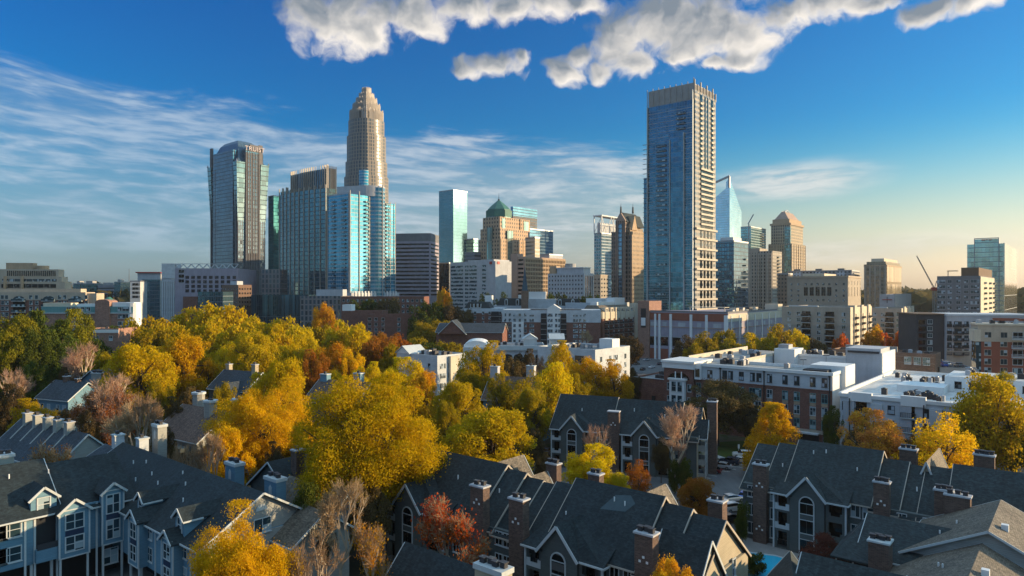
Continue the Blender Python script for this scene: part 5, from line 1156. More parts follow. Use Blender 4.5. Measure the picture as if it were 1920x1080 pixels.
b.part('brick_tower', MB().loft([[(xa, -.7, 0), (xb, -.7, 0), (xb, -.7, b.z(567))] + [(xm + hw * math.cos(math.pi * k / 8), -.7, b.z(567) + 1.3 * math.sin(math.pi * k / 8)) for k in range(1, 8)] + [(xa, -.7, b.z(567))], [(xa, 5.5, 0), (xb, 5.5, 0), (xb, 5.5, b.z(567))] + [(xm + hw * math.cos(math.pi * k / 8), 5.5, b.z(567) + 1.3 * math.sin(math.pi * k / 8)) for k in range(1, 8)] + [(xa, 5.5, b.z(567))]]), M['pinkbrick']); b.part('copper_cap', MB().cyl(xm, 4, b.z(565), b.z(557), hw * .8, hw * .2, 12), M['copper'])
b.part('curved_corner', MB().cyl(w - 1.0, 2.6, 0, b.z(568), 2.8, n=16), WH)
for px, ww in ((129, 2), (139, 1.6), (152, 3.2), (166, 1.8), (225, 1.7), (236, 3)):
    for k in range(4): b.win('front', b.u(px), z1 + .8 - 3.0 * k, ww, 1.7, 2, 1, gm=M['glass'], out=.11 if k == 0 else 0, sub=False)
b.done()
b = flat('low pinkish brick house with white trim below the teal and brick block', 165, 255, None, 222, 616, M['pinkbrick'], 14, 0.0, lft=True, name='brick_house', cat='house', roofm='roofwhite'); b.wins('front', [b.w * .3, b.w * .75], [b.ztop - 4.5], 1.4, 1.8, nx=2, nz=1, sub=True); b.box('white_band', -.1, b.w + .1, -.1, .02, b.ztop - 1.6, b.ztop - .4, WH); b.done()
for lab, a_, c_, t_, m_ in (('small teal office block far off at the left, lowest of its row', 137, 150, 531, G_g1), ('green glass low office block far off, left of the open-deck garage', 151, 181, 531, grid('far green office', (.08, .14, .14), (.06, .14, .15), 3, 4, .9, .5, .6)), ('open-deck grey garage far off between two teal glass blocks', 183, 214, 534, G_bn), ('narrow teal glass block far off, right of the open-deck garage', 214, 226, 528, G_g1)):
    b = glassbox('office_block', lab, c_, 900, a_, None, t_, m_, dep=30, th=0.0); b.box('roof_plant', b.w * .2, b.w * .6, 5, 14, b.ztop + .003, b.ztop + 3, M['concrete']); b.done()
b = glassbox('office_block', 'grey office block with dark glass front and thin red roof edge, far left', 300, 700, 258, None, 512, M['palegrey'], dep=40, th=0.2)
b.box('glass_front', b.w * .22, b.w, -.3, .4, 0, b.z(524), G_g1); b.box('red_edge', -1.5, b.w, -1.5, 8, b.ztop + .003, b.ztop + 1.2, M['red']); b.done()
b = glassbox('office_block', 'small white gridded block beside the red-edged office block', 263, 660, 244, None, 526, M['whitesiding'], dep=20, th=.2)
for k in range(4): b.win('front', b.w * .5, b.ztop - 5 - 4 * k, b.w * .6, 2.6, 2, 1, gm=M['glassdark']); b.win('front', b.w * .88, b.ztop - 5 - 4 * k, 1.2, 2.6, 1, 1, gm=M['glassdark'])
b.done()
org, w, dp = corner_l(303, 560, 446, math.radians(4), 50)
b = Bld('office_block', 'lilac grey office block with slit windows, white corner screen and a zigzag roof truss', 'office block', org, w, dp, math.radians(4), dref=560); zt = b.z(503)
b.box('wall', b.u(328), w, 0, dp, 0, zt, M['lilac']); b.box('corner_block', 0, b.u(328), .5, dp, 0, b.z(523), M['palegrey']); b.box('corner_screen', 0, b.u(328), 0, 12, b.z(522), b.z(494), M['whitesiding'])
tr = MB(); n = 16; xs = [b.u(328) + (w - b.u(328)) * k / n for k in range(n + 1)]
for k in range(n): tr.beam((xs[k], 1, zt if k % 2 else b.z(495)), (xs[k + 1], 1, b.z(495) if k % 2 else zt), .7, .7)
tr.box(xs[0], xs[-1], .6, 1.4, b.z(495), b.z(494)); b.part('roof_truss', tr, M['whitesiding'])
for k in range(9):
    x = b.u(351) + (w - b.u(351)) * k / 8.6
    for q in range(4): b.win('front', x, b.z(523 + 8.5 * q), 3.0, 2.7, 3, 1, fm=M['lilac'], gm=M['glassdark'])
for q in range(3): b.win('front', b.u(340), b.z(512 + 9 * q), 4.6, 2.9, 2, 1, fm=M['whitesiding'], gm=M['glassdark'])
for k in range(6): b.pier('front', b.u(328) * (k + .5) / 6, 0, b.z(527), 1.0, .5, M['whitesiding'])
b.box('brick_foot', b.u(346), b.u(372), -3, 0, 0, b.z(556), M['brick']); b.done()
b = flat('dark glass low office with a pale flat roof in front of the lilac grey block', 371, 490, None, 418, 547, G_g1, 18, 0.0, lft=True, name='office_block', cat='office block'); b.done()
b = flat('brown brick mid-rise with rows of small windows left of the dark glass podium', 447, 530, 416, 472, 534, M['brownbrick'], name='apartment_block')
b.wins('front', [b.w * (k + .5) / 6 for k in range(6)], [b.ztop - 4 - 3.4 * j for j in range(5)], 1.3, 1.6, nx=1, nz=1, gm=M['glass'], fm=M['brownbrick'], sill=False); b.wins('right', [b.dep * (k + .5) / 5 for k in range(5)], [b.ztop - 4 - 3.4 * j for j in range(5)], 1.3, 1.6, nx=1, nz=1, gm=M['glassdark'], fm=M['brownbrick'], sill=False); b.box('roof_tank', b.w * .3, b.w * .7, 3, 8, b.ztop, b.ztop + 3, M['whitesiding']); b.done()
G_pd = grid('dark teal podium glass', (.06, .09, .10), (.05, .12, .17), 1.5, 20, .85, .97, .7)
b = flat('low dark teal glass podium at the foot of the hooded and finned towers', 568, 520, 471, None, 553, G_pd, 30, math.radians(-10), name='office_podium', cat='building'); b.done()
b = flat('grey low office with slit windows right of the dark teal podium', 640, 515, 563, None, 555, G_low, 26, math.radians(-6), name='office_block', cat='office block'); b.box('roof_screen', b.w * .35, b.w, 3, 12, b.ztop, b.ztop + 5, M['palegrey']); b.done()
b = flat('pinkish office annex between the hooded and the finned tower', 525, 600, 490, None, 505, G_low, 20, 0.0, name='office_block', cat='office block'); b.done()
b = flat('long low brick building with white roof, behind the red-brown trees', 716, 440, 640, None, 583, M['brick'], 16, math.radians(-4), name='brick_building', cat='building', roofm='roofwhite'); b.box('white_house', 0, 6, 2, 10, b.ztop, b.ztop + 4, WH); b.done()
b = flat('brick apartment block with two pale window columns, right of the long low brick building', 793, 415, 687, None, 590, M['brick'], 16, math.radians(-8))
for px in (693, 705, 718, 748, 784):
    for k in range(5): b.win('front', b.u(px), b.ztop - 4 - 3.1 * k, 2.0, 2.0, 2, 1, gm=M['glassblue'] if px > 740 else M['glassdark'], sub=False)
b.done()
b = flat('blue grey brick office low behind dark trees under the bright blue tower', 795, 500, 640, None, 556, M['brick'], 20, math.radians(-4), name='office_block', cat='office block')
for k in range(18): b.wins('front', [b.w * (k + .5) / 18], [b.ztop - 4, b.ztop - 8, b.ztop - 12], 1.8, 2, nx=1, nz=1, gm=M['glassblue'])
b.done()
org, w, dp = corner_l(818, 360, 942, math.radians(-6), 22)
b = house('house', 'long dark blue-roofed brick house in front of the left brick apartment block', org, w, dp, math.radians(-6), PZ(622, 360), PZ(607, 360), M['brick'], M['roofblue']); b.box('chimney', w * .2, w * .24, 4, 6, 5, PZ(602, 360), M['brick']); gable(b, 2, 16, -3, 10, PZ(624, 360), PZ(600, 360), 'y', M['roofblue'], M['brick']); b.done()
# ------------------------------------------------------------------ foreground apartments
def segroof(b, segs, dep, ze, zr, wall, roofm=None, extra=0.0):
    """main roof in stepped lengths: (x0, x1, rise)"""
    for i, (x0, x1, dz) in enumerate(segs):
        gable(b, x0, x1, 0, dep, ze + dz * .6, zr + dz, 'x', roofm or M['roof'], M['tansiding'], .42, ends=(1 if i == 0 or segs[i - 1][2] < dz else .02, 1 if i == len(segs) - 1 or segs[i + 1][2] < dz else .02), trim=True, trimm=M['fin'])
def vents(b, pts):
    for x, y, z in pts: b.part('roof_vent', MB().cyl(x, y, z - .3, z + .45, .09, n=6), M['whitepaint'])
SIL = [(-.45, -.4), (.45, -.4), (.0, .1), (0, -.9)]
def plates(z): return [(x, z + dz) for x, dz in SIL[:3]]

# centre block (bottom middle)
org, w, dp = corner_l(735, 103, 1304, TH, 14)
b = Bld('apartment_house', 'grey three-storey apartment house with stepped dark roofs and brick chimneys, bottom centre', 'apartment house', org, w, dp)
ZE, ZR = 9.0, 15.2
b.box('wall', 0, w, 0, dp, 0, ZE - .2, M['siding'])
segroof(b, [(0, 16.6, 0), (16.6, 20.1, -.55), (20.1, 23.0, -1.1), (23.0, 26.1, -1.3), (26.1, 29.3, -.8), (29.3, 41.3, .25), (41.3, 44.8, -.5), (44.8, w, -1.0)], dp, ZE, ZR, M['siding'])
pavilion(b, -.1, ZE, 2.7, 5.5, 4.2, 15.2, 7.0); pavilion(b, 26.9, ZE, 2.6, 5.3, 3.3, 15.2, 7.0)
chimney(b, 18.5, -.5, 2.3, 1.3, 0, 14.0, plates=plates(12.3), nfl=2); chimney(b, 25.2, -.5, 2.3, 1.3, 0, 13.6, plates=plates(11.2), nfl=2); chimney(b, 43.3, -.5, 2.2, 1.4, 0, 13.4, plates=plates(10.9), nfl=3)
chimney(b, 26.4, 15.4, 1.9, 1.2, 5, 13.7, nfl=2); chimney(b, 44.9, 14.6, 1.9, 1.5, 0, 13.7, nfl=2); chimney(b, 18.3, 16.2, 2.0, 1.2, 5, 13.7, nfl=3)
apt_front_windows(b, [13.6, 21.4, 22.8, 38.9, 40.7], gm=M['glassdark'])
for x, z in ((12.6, 14.3), (37.1, 14.2)): gable(b, x - 3.6, x + 3.6, 8, dp + 1.6, ZE, z, 'y', M['rooftan'], M['tansiding'], .3)
gable(b, 15.6, 20.4, 8, dp + .6, ZE, 12.9, 'y', M['rooftan'], M['tansiding'], .3)
gable(b, w - 4.8, w + .25, -1.0, 6.4, ZE - .6, 13.2, 'x', M['roof'], M['tansiding'], .4)
b.box('end_wall', w - .3, w + .25, .1, dp - .1, 0, ZE - .3, M['tansiding']); b.box('end_wing', w - 3, w + .2, -.9, 6, 0, ZE - .8, M['tansiding'])
for z in (1.0, 4.0, 7.0): b.win('right', 3.2, z, .9, 1.9, 1, 2, out=.26, sub=True); b.win('right', 9.6, z, 1.0, 2.1, 1, 2, out=.26, sub=True)
q = lambda x, y: (x, y, 9.2 + .9 * y)
b.part('new_shingles', MB().slab([q(34.2, 4.3), q(37.6, 4.6), q(38.4, 5.6), q(37.4, 6.3), q(35.4, 6.0)], .05), plain('new shingles', (.05, .075, .085), .8))
vents(b, [(x, y, 9.1 + .89 * y + dz) for x, y, dz in ((10, 4, 0), (21.8, 3.5, -.9), (35.6, 5.4, .2), (37.2, 5.2, .2), (46, 3, -.9), (30.0, 3, 0), (18, 4, -.5))])
# half-timbered corner gables of the left pavilion roof carry white brackets
b.part('bracket_row', MB().box(8.6, 12.2, -1.42, -1.34, 8.15, 8.5).box(9.2, 9.5, -1.42, -1.34, 7.4, 8.14).box(10.2, 10.5, -1.42, -1.34, 7.4, 8.14).box(11.3, 11.6, -1.42, -1.34, 7.4, 8.14), M['trim'])
b.done()

# middle block behind the car park
tm = math.radians(-22)
org, w, dp = corner_l(1035, 157, 1306, tm, 16)
b = Bld('apartment_house', 'grey sided apartment house with brick chimneys and round-arched bays beside the car park', 'apartment house', org, w, dp, tm)
b.box('wall', 0, w, 0, dp, 0, ZE - .2, M['siding'])
segroof(b, [(0, 13.3, 0), (13.3, 28.2, -.3), (28.2, w, -1.2)], dp, ZE, 15.2, M['siding'])
pavilion(b, .3, ZE, 2.4, 5.0, 3.3); pavilion(b, 16.6, ZE, 2.4, 5.0, 3.3)
chimney(b, 14.6, -.5, 2.5, 1.4, 0, 13.2, plates=plates(10.8) + plates(3.6), nfl=0); chimney(b, 29.4, -.6, 1.6, 1.5, 0, 13.2, nfl=0)
ch = chimney(b, w + 2.6, 6.6, 2.0, 2.4, 0, 15.6, nfl=3)
apt_front_windows(b, [11.7, 12.8, 27.9], gm=M['glassblue'])
b.box('end_wall', w - .3, w + .2, .1, dp - .1, 0, ZE - .3, M['tansiding']); gable(b, w - 2, w + 1.8, 1.0, 5.6, ZE, 12.2, 'x', M['roof'], M['tansiding'], .35)
for k, z in enumerate(ZS): b.balc('right', 3.3, z - .3, 4.4, 1.7, M['palesiding'], M['palesiding'], rh=1.0); b.part('balcony_door', MB().box(w + .22, w + .27, 1.6, 5.0, z - .2, z + 2.1), M['glassdark'])
b.part('porch_posts', MB().box(w + 1.6, w + 1.75, 1.2, 1.35, 0, 9).box(w + 1.6, w + 1.75, 3.0, 3.15, 0, 9).box(w + 1.6, w + 1.75, 5.2, 5.35, 0, 9), M['trim'])
vents(b, [(6, 4, 12.3), (18, 5, 12.9), (25, 4, 12.1)])
b.done()

# right block behind the pool
org, w, dp = corner_l(1393, 111, 1922, TH, 16)
b = Bld('apartment_house', 'long grey green apartment house behind the pool, with arched bay and four brick chimneys', 'apartment house', org, w, dp)
b.box('wall', 0, w, 0, dp, 0, ZE - .2, M['siding'])
segroof(b, [(0, 3.6, -1.4), (3.6, 6.8, -.8), (6.8, 18.5, .2), (18.5, 22, -.9), (22, 25, -1.3), (25, 28.4, -1.1), (28.4, w, -.3)], dp, ZE, 15.2, M['siding'], M['roofslate'])
pavilion(b, 5.4, ZE, 2.5, 5.0, 2.9, roofm=M['roofslate'])
chimney(b, 3.1, -.5, 2.1, 1.3, 0, 12.3, plates=plates(9.4) + plates(2.6), nfl=2); chimney(b, 20.4, -.5, 2.0, 1.3, 0, 12.6, plates=plates(10.0), nfl=3); chimney(b, 27.9, -.2, 2.1, 1.4, 0, 12.8, nfl=3); chimney(b, 29.6, -1.1, 2.9, 1.4, 0, 12.6, nfl=3)
chimney(b, 21.0, 15.2, 2.4, 1.3, 5, 14.6, nfl=3); chimney(b, 31, 15.2, 2.6, 1.3, 5, 15.2, nfl=4)
apt_front_windows(b, [1.4, 5.0, 16.8, 18.4, 22.8, 26.0], gm=M['glassblue'])
gable(b, 22.5, 27.0, 7, dp + 2, ZE, 14.9, 'y', M['rooftan'], M['tansiding'], .3)
vents(b, [(x, y, 9.1 + .8 * y + dz) for x, y, dz in ((5, 4, -.8), (11, 6.4, 0), (16, 4.4, 0), (20.5, 4, -.8), (24, 4, -1.1), (9.2, 6, 0), (27, 4.4, -1))])
b.done()

# left blue block: nearer wing faces the camera, longer wing runs down to the right
org, w, dp = corner(375, 81, 150, None, TH, 15.8)
b = Bld('apartment_house', 'blue grey apartment house with white-framed bays and a broad dark roof, bottom left', 'apartment house', org, w, dp)
ZE2, ZR2 = 9.6, 14.4
BS = M['bluesiding']
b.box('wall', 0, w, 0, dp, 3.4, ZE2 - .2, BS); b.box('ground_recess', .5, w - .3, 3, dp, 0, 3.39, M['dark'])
gable(b, -4, w, 0, dp, ZE2, ZR2, 'x', M['roof'], M['palesiding'], .6, th=.35)
u = lambda p, o=0: b.u(p, 'front', o)
def baywin(b, x, w_, z0, zt, yo, wall=BS, dark=True, f='front', gm=None):
    """projecting two-storey bay with a little gable roof, window over panel over window"""
    (ox, oy), a = b.face(f)
    root = link('bay', MB().box(-w_ / 2, w_ / 2, -yo, .2, z0, zt).mesh('bay', wall), b.root, (ox + math.cos(a) * x, oy + math.sin(a) * x, 0), a)
    ap = zt + w_ * .42
    q = MB(); e = .35
    q.slab([(-w_ / 2 - e, -yo - e, zt - .25), (0, -yo - e, ap), (0, 3.6, ap), (-w_ / 2 - e, 1.2, zt - .25)][::-1], .2); q.slab([(0, -yo - e, ap), (w_ / 2 + e, -yo - e, zt - .25), (w_ / 2 + e, 1.2, zt - .25), (0, 3.6, ap)][::-1], .2)
    q.build('bay_roof', M['roof'], root)
    MB().loft([[(-w_ / 2, -yo, zt - .02), (w_ / 2, -yo, zt - .02), (0, -yo, ap - .15)], [(-w_ / 2, 1, zt - .02), (w_ / 2, 1, zt - .02), (0, 1, ap - .15)]]).build('bay_gable', wall, root)
    t = MB(); t.beam((-w_ / 2 - e, -yo - e - .05, zt - .4), (0, -yo - e - .05, ap - .12), .1, .3); t.beam((0, -yo - e - .05, ap - .12), (w_ / 2 + e, -yo - e - .05, zt - .4), .1, .3)
    for s_ in (-1, 1): t.box(s_ * w_ / 2 - .1, s_ * w_ / 2 + .1, -yo - .06, -yo + .12, z0, zt - .2)
    t.box(-w_ / 2, w_ / 2, -yo - .06, -yo + .02, zt - .1, zt + .06); t.box(-w_ / 2, w_ / 2, -yo - .06, -yo + .02, z0, z0 + .15)
    t.build('bay_trim', M['trim'], root)
    ww = w_ * .62; hh = (zt - z0 - 2.0) / 2
    for k, z in enumerate((z0 + .7, z0 + 1.5 + hh)):
        fr = MB()
        for s_ in (-1, 1): fr.box(s_ * ww / 2 - .08, s_ * ww / 2 + .08, -yo - .09, -yo + .02, z, z + hh)
        fr.box(-.06, .06, -yo - .08, -yo + .02, z, z + hh)
        for zz in (z, z + hh - .12, z + hh * .5 - .04): fr.box(-ww / 2, ww / 2, -yo - .085, -yo + .02, zz, zz + (.12 if zz != z + hh * .5 - .04 else .08))
        fo = fr.build('window', M['trim'], root); MB().box(-ww / 2, ww / 2, -yo - .03, -yo + .02, z + .01, z + hh - .01).build('pane', gm or M['glassblue'], root)
    if dark: MB().box(-ww / 2, ww / 2, -yo - .04, -yo + .02, z0 + .72 + hh, z0 + 1.48 + hh).build('bay_panel', plain('navy panel', (.02, .035, .07)) if 'navy panel' not in bpy.data.materials else bpy.data.materials['navy panel'], root)
    for s_ in (-1, 1): MB().box(s_ * (w_ / 2 - .15) - .12, s_ * (w_ / 2 - .15) + .12, -yo + .1, -yo + .34, 0, z0).build('stilt', M['trim'], root)
    return root
def dormer(b, x, y, w_, z0, zt, wall=BS):
    ap = zt + w_ * .45; L = 5.5
    root = link('dormer', MB().box(-w_ / 2, w_ / 2, 0, L, z0, zt).mesh('dormer', wall), b.root, (x, y, 0), 0); e = .35
    q = MB(); q.slab([(-w_ / 2 - e, -e, zt - .25), (0, -e, ap), (0, L, ap), (-w_ / 2 - e, L, zt - .25)][::-1], .2); q.slab([(0, -e, ap), (w_ / 2 + e, -e, zt - .25), (w_ / 2 + e, L, zt - .25), (0, L, ap)][::-1], .2); q.build('dormer_roof', M['roof'], root)
    MB().loft([[(-w_ / 2, 0, zt - .02), (w_ / 2, 0, zt - .02), (0, 0, ap - .15)], [(-w_ / 2, 2, zt - .02), (w_ / 2, 2, zt - .02), (0, 2, ap - .15)]]).build('dormer_gable', wall, root)
    t = MB(); t.beam((-w_ / 2 - e, -e - .05, zt - .4), (0, -e - .05, ap - .12), .1, .28); t.beam((0, -e - .05, ap - .12), (w_ / 2 + e, -e - .05, zt - .4), .1, .28); t.beam((w_ / 2 + e + .05, -e, zt - .4), (w_ / 2 + e + .05, 2.2, zt - .4), .1, .2); t.build('dormer_trim', M['trim'], root)
    ww, hh = w_ * .5, zt - z0 - .5; fr = MB()
    for s_ in (-1, 1): fr.box(s_ * ww / 2 - .08, s_ * ww / 2 + .08, -.09, .02, z0 + .4, z0 + .4 + hh)
    for zz in (z0 + .4, z0 + .4 + hh * .5, z0 + .3 + hh): fr.box(-ww / 2, ww / 2, -.085, .02, zz, zz + .1)
    fr.build('window', M['trim'], root); MB().box(-ww / 2, ww / 2, -.03, .02, z0 + .42, z0 + .38 + hh).build('pane', M['glassblue'], root)
baywin(b, u(250, 1.3), 3.0, 3.6, 9.9, 1.3); baywin(b, u(313, 1.3), 3.0, 3.4, 9.5, 1.3)
dormer(b, u(262), .15, 2.2, 9.5, 11.9); dormer(b, u(335), .15, 2.4, 9.5, 12.0)
for px in (281, 345):
    for z in (4.3, 7.2): b.win('front', u(px), z, 1.7, 1.9, 2, 2, sub=True, gm=M['glassblue'])
b.part('balcony_recess', MB().box(u(267), u(275), -.06, .02, 3.8, 9.0), M['dark']); b.part('balcony_recess', MB().box(u(330), u(338), -.06, .02, 3.8, 9.0), M['dark'])
for px in (267, 292, 338, 358): b.part('corner_board', MB().box(u(px) - .12, u(px) + .12, -.1, .02, 0, ZE2 - .3), M['trim'])
b.box('end_wall', w - .3, w + .2, .1, dp - .1, 0, ZE2 - .3, M['palesiding']); b.win('right', dp * .5, 9.2, 2.4, 1.9, 2, 1, out=.22, sub=True, gm=M['glassblue']); b.part('gable_vent', MB().poly([(w + .05, dp * .5 + .8 * math.cos(math.pi * k / 8), 12.0 + .8 * math.sin(math.pi * k / 8)) for k in range(9)]), M['trim'])
gable(b, w - .5, w + 4.6, dp * .60, dp + 2.6, 8.3, 11.4, 'x', M['rooftan'], M['palesiding'], .5); b.box('end_wing', w - .5, w + 4.5, dp * .60 + .3, dp + 2.3, 0, 8.2, M['palesiding']); b.win('right', dp * .88, 6.2, 2.4, 1.6, 2, 1, out=4.5, sub=True, gm=M['glassblue'])
vents(b, [(6, 5.5, 13.0), (9, 6.2, 13.4), (14, 5.0, 12.7), (18, 4.2, 12.2), (20.5, 6.6, 13.6), (24, 5.4, 12.9), (27.5, 3.5, 11.8), (12, 3.5, 11.8)])
for (x, y, zt_) in ((9, dp + 3.2, 15.6),): pass
for px, d_, z1, w_ in ((299, 117, 17.2, 2.3), (440, 103, 14.2, 2.9), (516, 95.5, 14.0, 3.1)):
    gx, gy = PX(px, d_), d_; c_, s_ = math.cos(TH), math.sin(TH); dx, dy = gx - org[0], gy - org[1]; lx, ly = c_ * dx + s_ * dy, -s_ * dx + c_ * dy
    chimney(b, lx, ly, w_, 1.5, 4, z1 - .45, mat=M['palesiding'] if px < 400 else BS, nfl=3, caph=.45, arch=True, capm=M['trim'])
gable(b, w - 12, w + 1.5, dp + .5, dp + 7.5, 8.2, 11.8, 'x', M['rooftan'], BS, .5)
# nearer wing
th2 = TH + math.pi / 2
c0 = Vector((PX(233, 96.5), 96.5)); L2 = 24.0; org2 = (c0.x - L2 * math.cos(th2), c0.y - L2 * math.sin(th2))
b.done()
b2 = Bld('wing', None, None, org2, L2, 15, th2); b2.root.parent = b.root; b2.root.matrix_parent_inverse = Matrix.Identity(4)
c_, s_ = math.cos(-TH), math.sin(-TH); dx, dy = org2[0] - org[0], org2[1] - org[1]
b2.root.location = (c_ * dx - s_ * dy, s_ * dx + c_ * dy, 0); b2.root.rotation_euler = (0, 0, th2 - TH)
WZ, WR = 11.2, 16.6
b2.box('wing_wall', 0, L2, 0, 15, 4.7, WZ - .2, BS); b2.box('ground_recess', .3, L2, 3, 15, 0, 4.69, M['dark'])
gable(b2, -2, L2 - 8.2, 0, 15, WZ, WR, 'x', M['roof'], BS, .5, th=.35); gable(b2, L2 - 8.2, L2 + 1.5, 0, 15, WZ - .4, WR - .8, 'x', M['roof'], BS, .5, th=.35, ends=(0, 0))
u2 = lambda p, o=0: b2.u(p, 'front', o)
for px, ww in ((18, 2.6), (-10, 2.6)):
    for z in (5.6, 8.7): b2.win('front', u2(px), z, ww, 2.0, 2, 2, sub=True, gm=M['glassblue'], fw=.13)
b2.part('balcony_recess', MB().box(u2(66), u2(104), -.05, .02, 6.2, 10.4), M['dark']); b2.part('balcony_wall', MB().box(u2(64), u2(106), -.9, -.06, 4.9, 6.5), BS); b2.part('balcony_rail', MB().box(u2(66), u2(104), -.9, -.82, 6.51, 7.3), M['dkmetal'])
for px in (47, 65, 107, 181): b2.part('corner_board', MB().box(u2(px) - .12, u2(px) + .12, -.1, .02, 0, WZ - .3), M['trim'])
for px in (60, 98): b2.part('stilt', MB().box(u2(px) - .15, u2(px) + .15, .2, .5, 0, 4.7), M['trim'])
dormer(b2, u2(84), .4, 2.9, 10.6, 13.1); baywin(b2, u2(140, 1.2), 3.5, 4.7, 11.0, 1.2); baywin(b2, u2(212, .9), 2.7, 5.0, 12.4, .9)
b2.win('front', u2(207), 2.0, 2.0, 2.2, 2, 2, sub=True, gm=M['glassblue'], name='window')
chimney(b2, u2(6) + 3, 13.8, 2.6, 2.0, 5, 16.4, mat=M['palesiding'], nfl=3, caph=.4, capm=M['trim'])
vents(b2, [(u2(40), 5.4, 15.2), (u2(115), 5.2, 15.0), (u2(3), 3.0, 13.5)])
b2.done()

# roofs at the bottom right corner
RG = M['rooftan']
def plainhouse(label, pc, dc, w, dp, th, ze, zr, axis='x', roofm=None, wall=None, **k):
    org = (PX(pc, dc), dc); return house('apartment_house', label, org, w, dp, th, ze, zr, wall or M['palesiding'], roofm or RG, axis, 'apartment house', **k)
b = Bld('apartment_house', 'broad grey gabled roofs with sunlit right slopes, corner porch and brick chimney, bottom right', 'apartment house', (47.2, 82.2), 16.8, 14, TH)
PS = M['palesiding']; RS = M['rooftan']
b.box('wall', .3, 16.5, .5, 14, 0, 8.6, PS); gable(b, 0, 16.8, 0, 14, 8.85, 13.1, 'y', RS, PS, .5)
b.box('wall', -6.5, 6, -.6, 9, 0, 7.6, PS); gable(b, -4.5, 9, -1.5, 10.5, 7.9, 11.1, 'x', M['roofslate'], PS, .5)
b.part('porch_roof', MB().slab([(-7.4, -3.6, 7.4), (-3.0, -3.6, 7.4), (-1, 4.5, 10.8), (-4.9, 4.5, 10.8), (-7.4, 2, 7.9)], .22), M['roofslate']); b.box('porch_wall', -7, -3.4, -3.2, -3.0, 3.8, 5.4, PS); b.box('porch_floor', -7, -3.2, -3.2, 0, 3.4, 3.79, PS); b.box('porch_back', -6.9, -3.2, -1.2, -1.0, 3.8, 7.2, M['glassdark'])
for x in (-6.9, -5.0): b.part('porch_post', MB().box(x, x + .16, -3.2, -3.04, 5.4, 7.2), M['trim'])
chimney(b, -1.9, -3.2, 2.2, 2.0, 0, 10.3, nfl=4, capm=M['trim'])
gable(b, -1.2, 16.8, -15.5, -.55, 7.0, 11.5, 'y', RS, PS, .4); b.box('front_wall', -.9, 16.5, -15, -.6, 0, 6.8, PS)
gable(b, 9.5, 19.5, -16, -1.2, 6.4, 10.4, 'y', RS, PS, .4)
b.part('roof_box', MB().box(9.3, 10.0, 3.0, 3.7, 12.2, 13.1), M['whitepaint']); b.part('roof_box', MB().box(8.6, 9.3, -9.6, -8.9, 10.8, 11.7), M['whitepaint'])
vents(b, [(4.5, 7, 11.1), (3.2, 3.5, 10.5), (4.4, -6, 9.8), (4.9, -6.8, 10.0), (1.9, -9, 8.6)]); b.done()
b = plainhouse('long dark roof along the bottom edge right of the pool', 1490, 72, 13, 8, TH, 7.4, 11.2, 'x', M['roofslate']); b.done()
b = plainhouse('small dark roof tip at the bottom edge below the pool', 1440, 71, 5, 9, TH + math.radians(20), 6.6, 9.9, 'y', M['roofslate']); b.done()
# bottom centre-left roof tip and its pale chimney
b = plainhouse('dark roof corner with a pale chimney at the bottom edge below the orange tree', 700, 74, 13, 10, TH, 6.0, 11.3, 'x', M['roof'], M['tansiding'])
gx, gy = PX(925, 63), 63; c_, s_ = math.cos(TH), math.sin(TH); dx, dy = gx - PX(700, 74), gy - 74
chimney(b, c_ * dx + s_ * dy, -s_ * dx + c_ * dy, 3.3, 1.5, 3, 14.2, mat=M['tansiding'], nfl=4, caph=.5, capm=M['trim'], arch=True); b.done()

# houses among the trees
def lot(px, d): return (PX(px, d), d)
b = house('house', 'blue house with grey roof among bare trees at the left', lot(70, 178), 12, 10, TH + .3, 12.4, 16.2, M['bluesiding'], M['roofblue']); b.wins('front', [2, 4.5, 8, 10.5], [9.0, 5.6], 1.2, 1.8, sub=True); b.wins('right', [3, 6.5], [9.0], 1.2, 1.8, sub=True); chimney(b, 4, 5, 1.2, 1.2, 12, 17.2, nfl=1); chimney(b, 8.5, 5, 1.0, 1.0, 12, 16.8, nfl=1); b.done()
b = house('house', 'small blue house with a white gabled chimney porch beside the yellow tree', lot(146, 190), 9, 9, TH + .5, 14.6, 18.0, M['bluesiding'], M['roofblue'], 'y'); chimney(b, 7, -.6, 3.2, 1.2, 5, 17.2, mat=M['palesiding'], nfl=3, capm=M['trim']); b.done()
b = house('house', 'brown roofed house with octagonal white chimneys left of the yellow trees', lot(288, 150), 17, 14, TH + .1, 9.0, 14.2, M['palesiding'], M['roofbrown'])
for x, y, z in ((2.5, 9, 16.4), (12, 6, 15.8), (16, 10, 16.0)):
    ch = b.part('chimney', MB().cyl(x, y, 8, z, 1.35, n=8), M['palesiding']); b.part('cap', MB().cyl(x, y, z + .003, z + .45, 1.6, n=8), M['trim'], ch); b.part('flue', MB().cyl(x - .4, y, z + .46, z + .8, .35, n=8).cyl(x + .4, y, z + .46, z + .8, .35, n=8), M['dkmetal'], ch)
b.part('bay_window', MB().cyl(13, -.6, 0, 7.6, 2.6, n=8), M['siding']); b.part('bay_glass', MB().cyl(13, -.6, 5.2, 6.8, 2.65, n=8), M['glassdark']); b.done()
b = house('house', 'dark roofed house with a brick chimney deep among the yellow trees', lot(392, 195), 15, 11, TH + .2, 12.5, 17.0, M['siding'], M['roofblue']); chimney(b, 13, 5, 1.5, 1.2, 10, 19, nfl=1, mat=M['tansiding']); chimney(b, 1, 6, 1.4, 1.2, 10, 18.4, nfl=1, mat=M['tansiding']); gable(b, 8, 14.5, -3, 6, 11, 14.8, 'y', M['roofblue'], M['siding']); b.done()
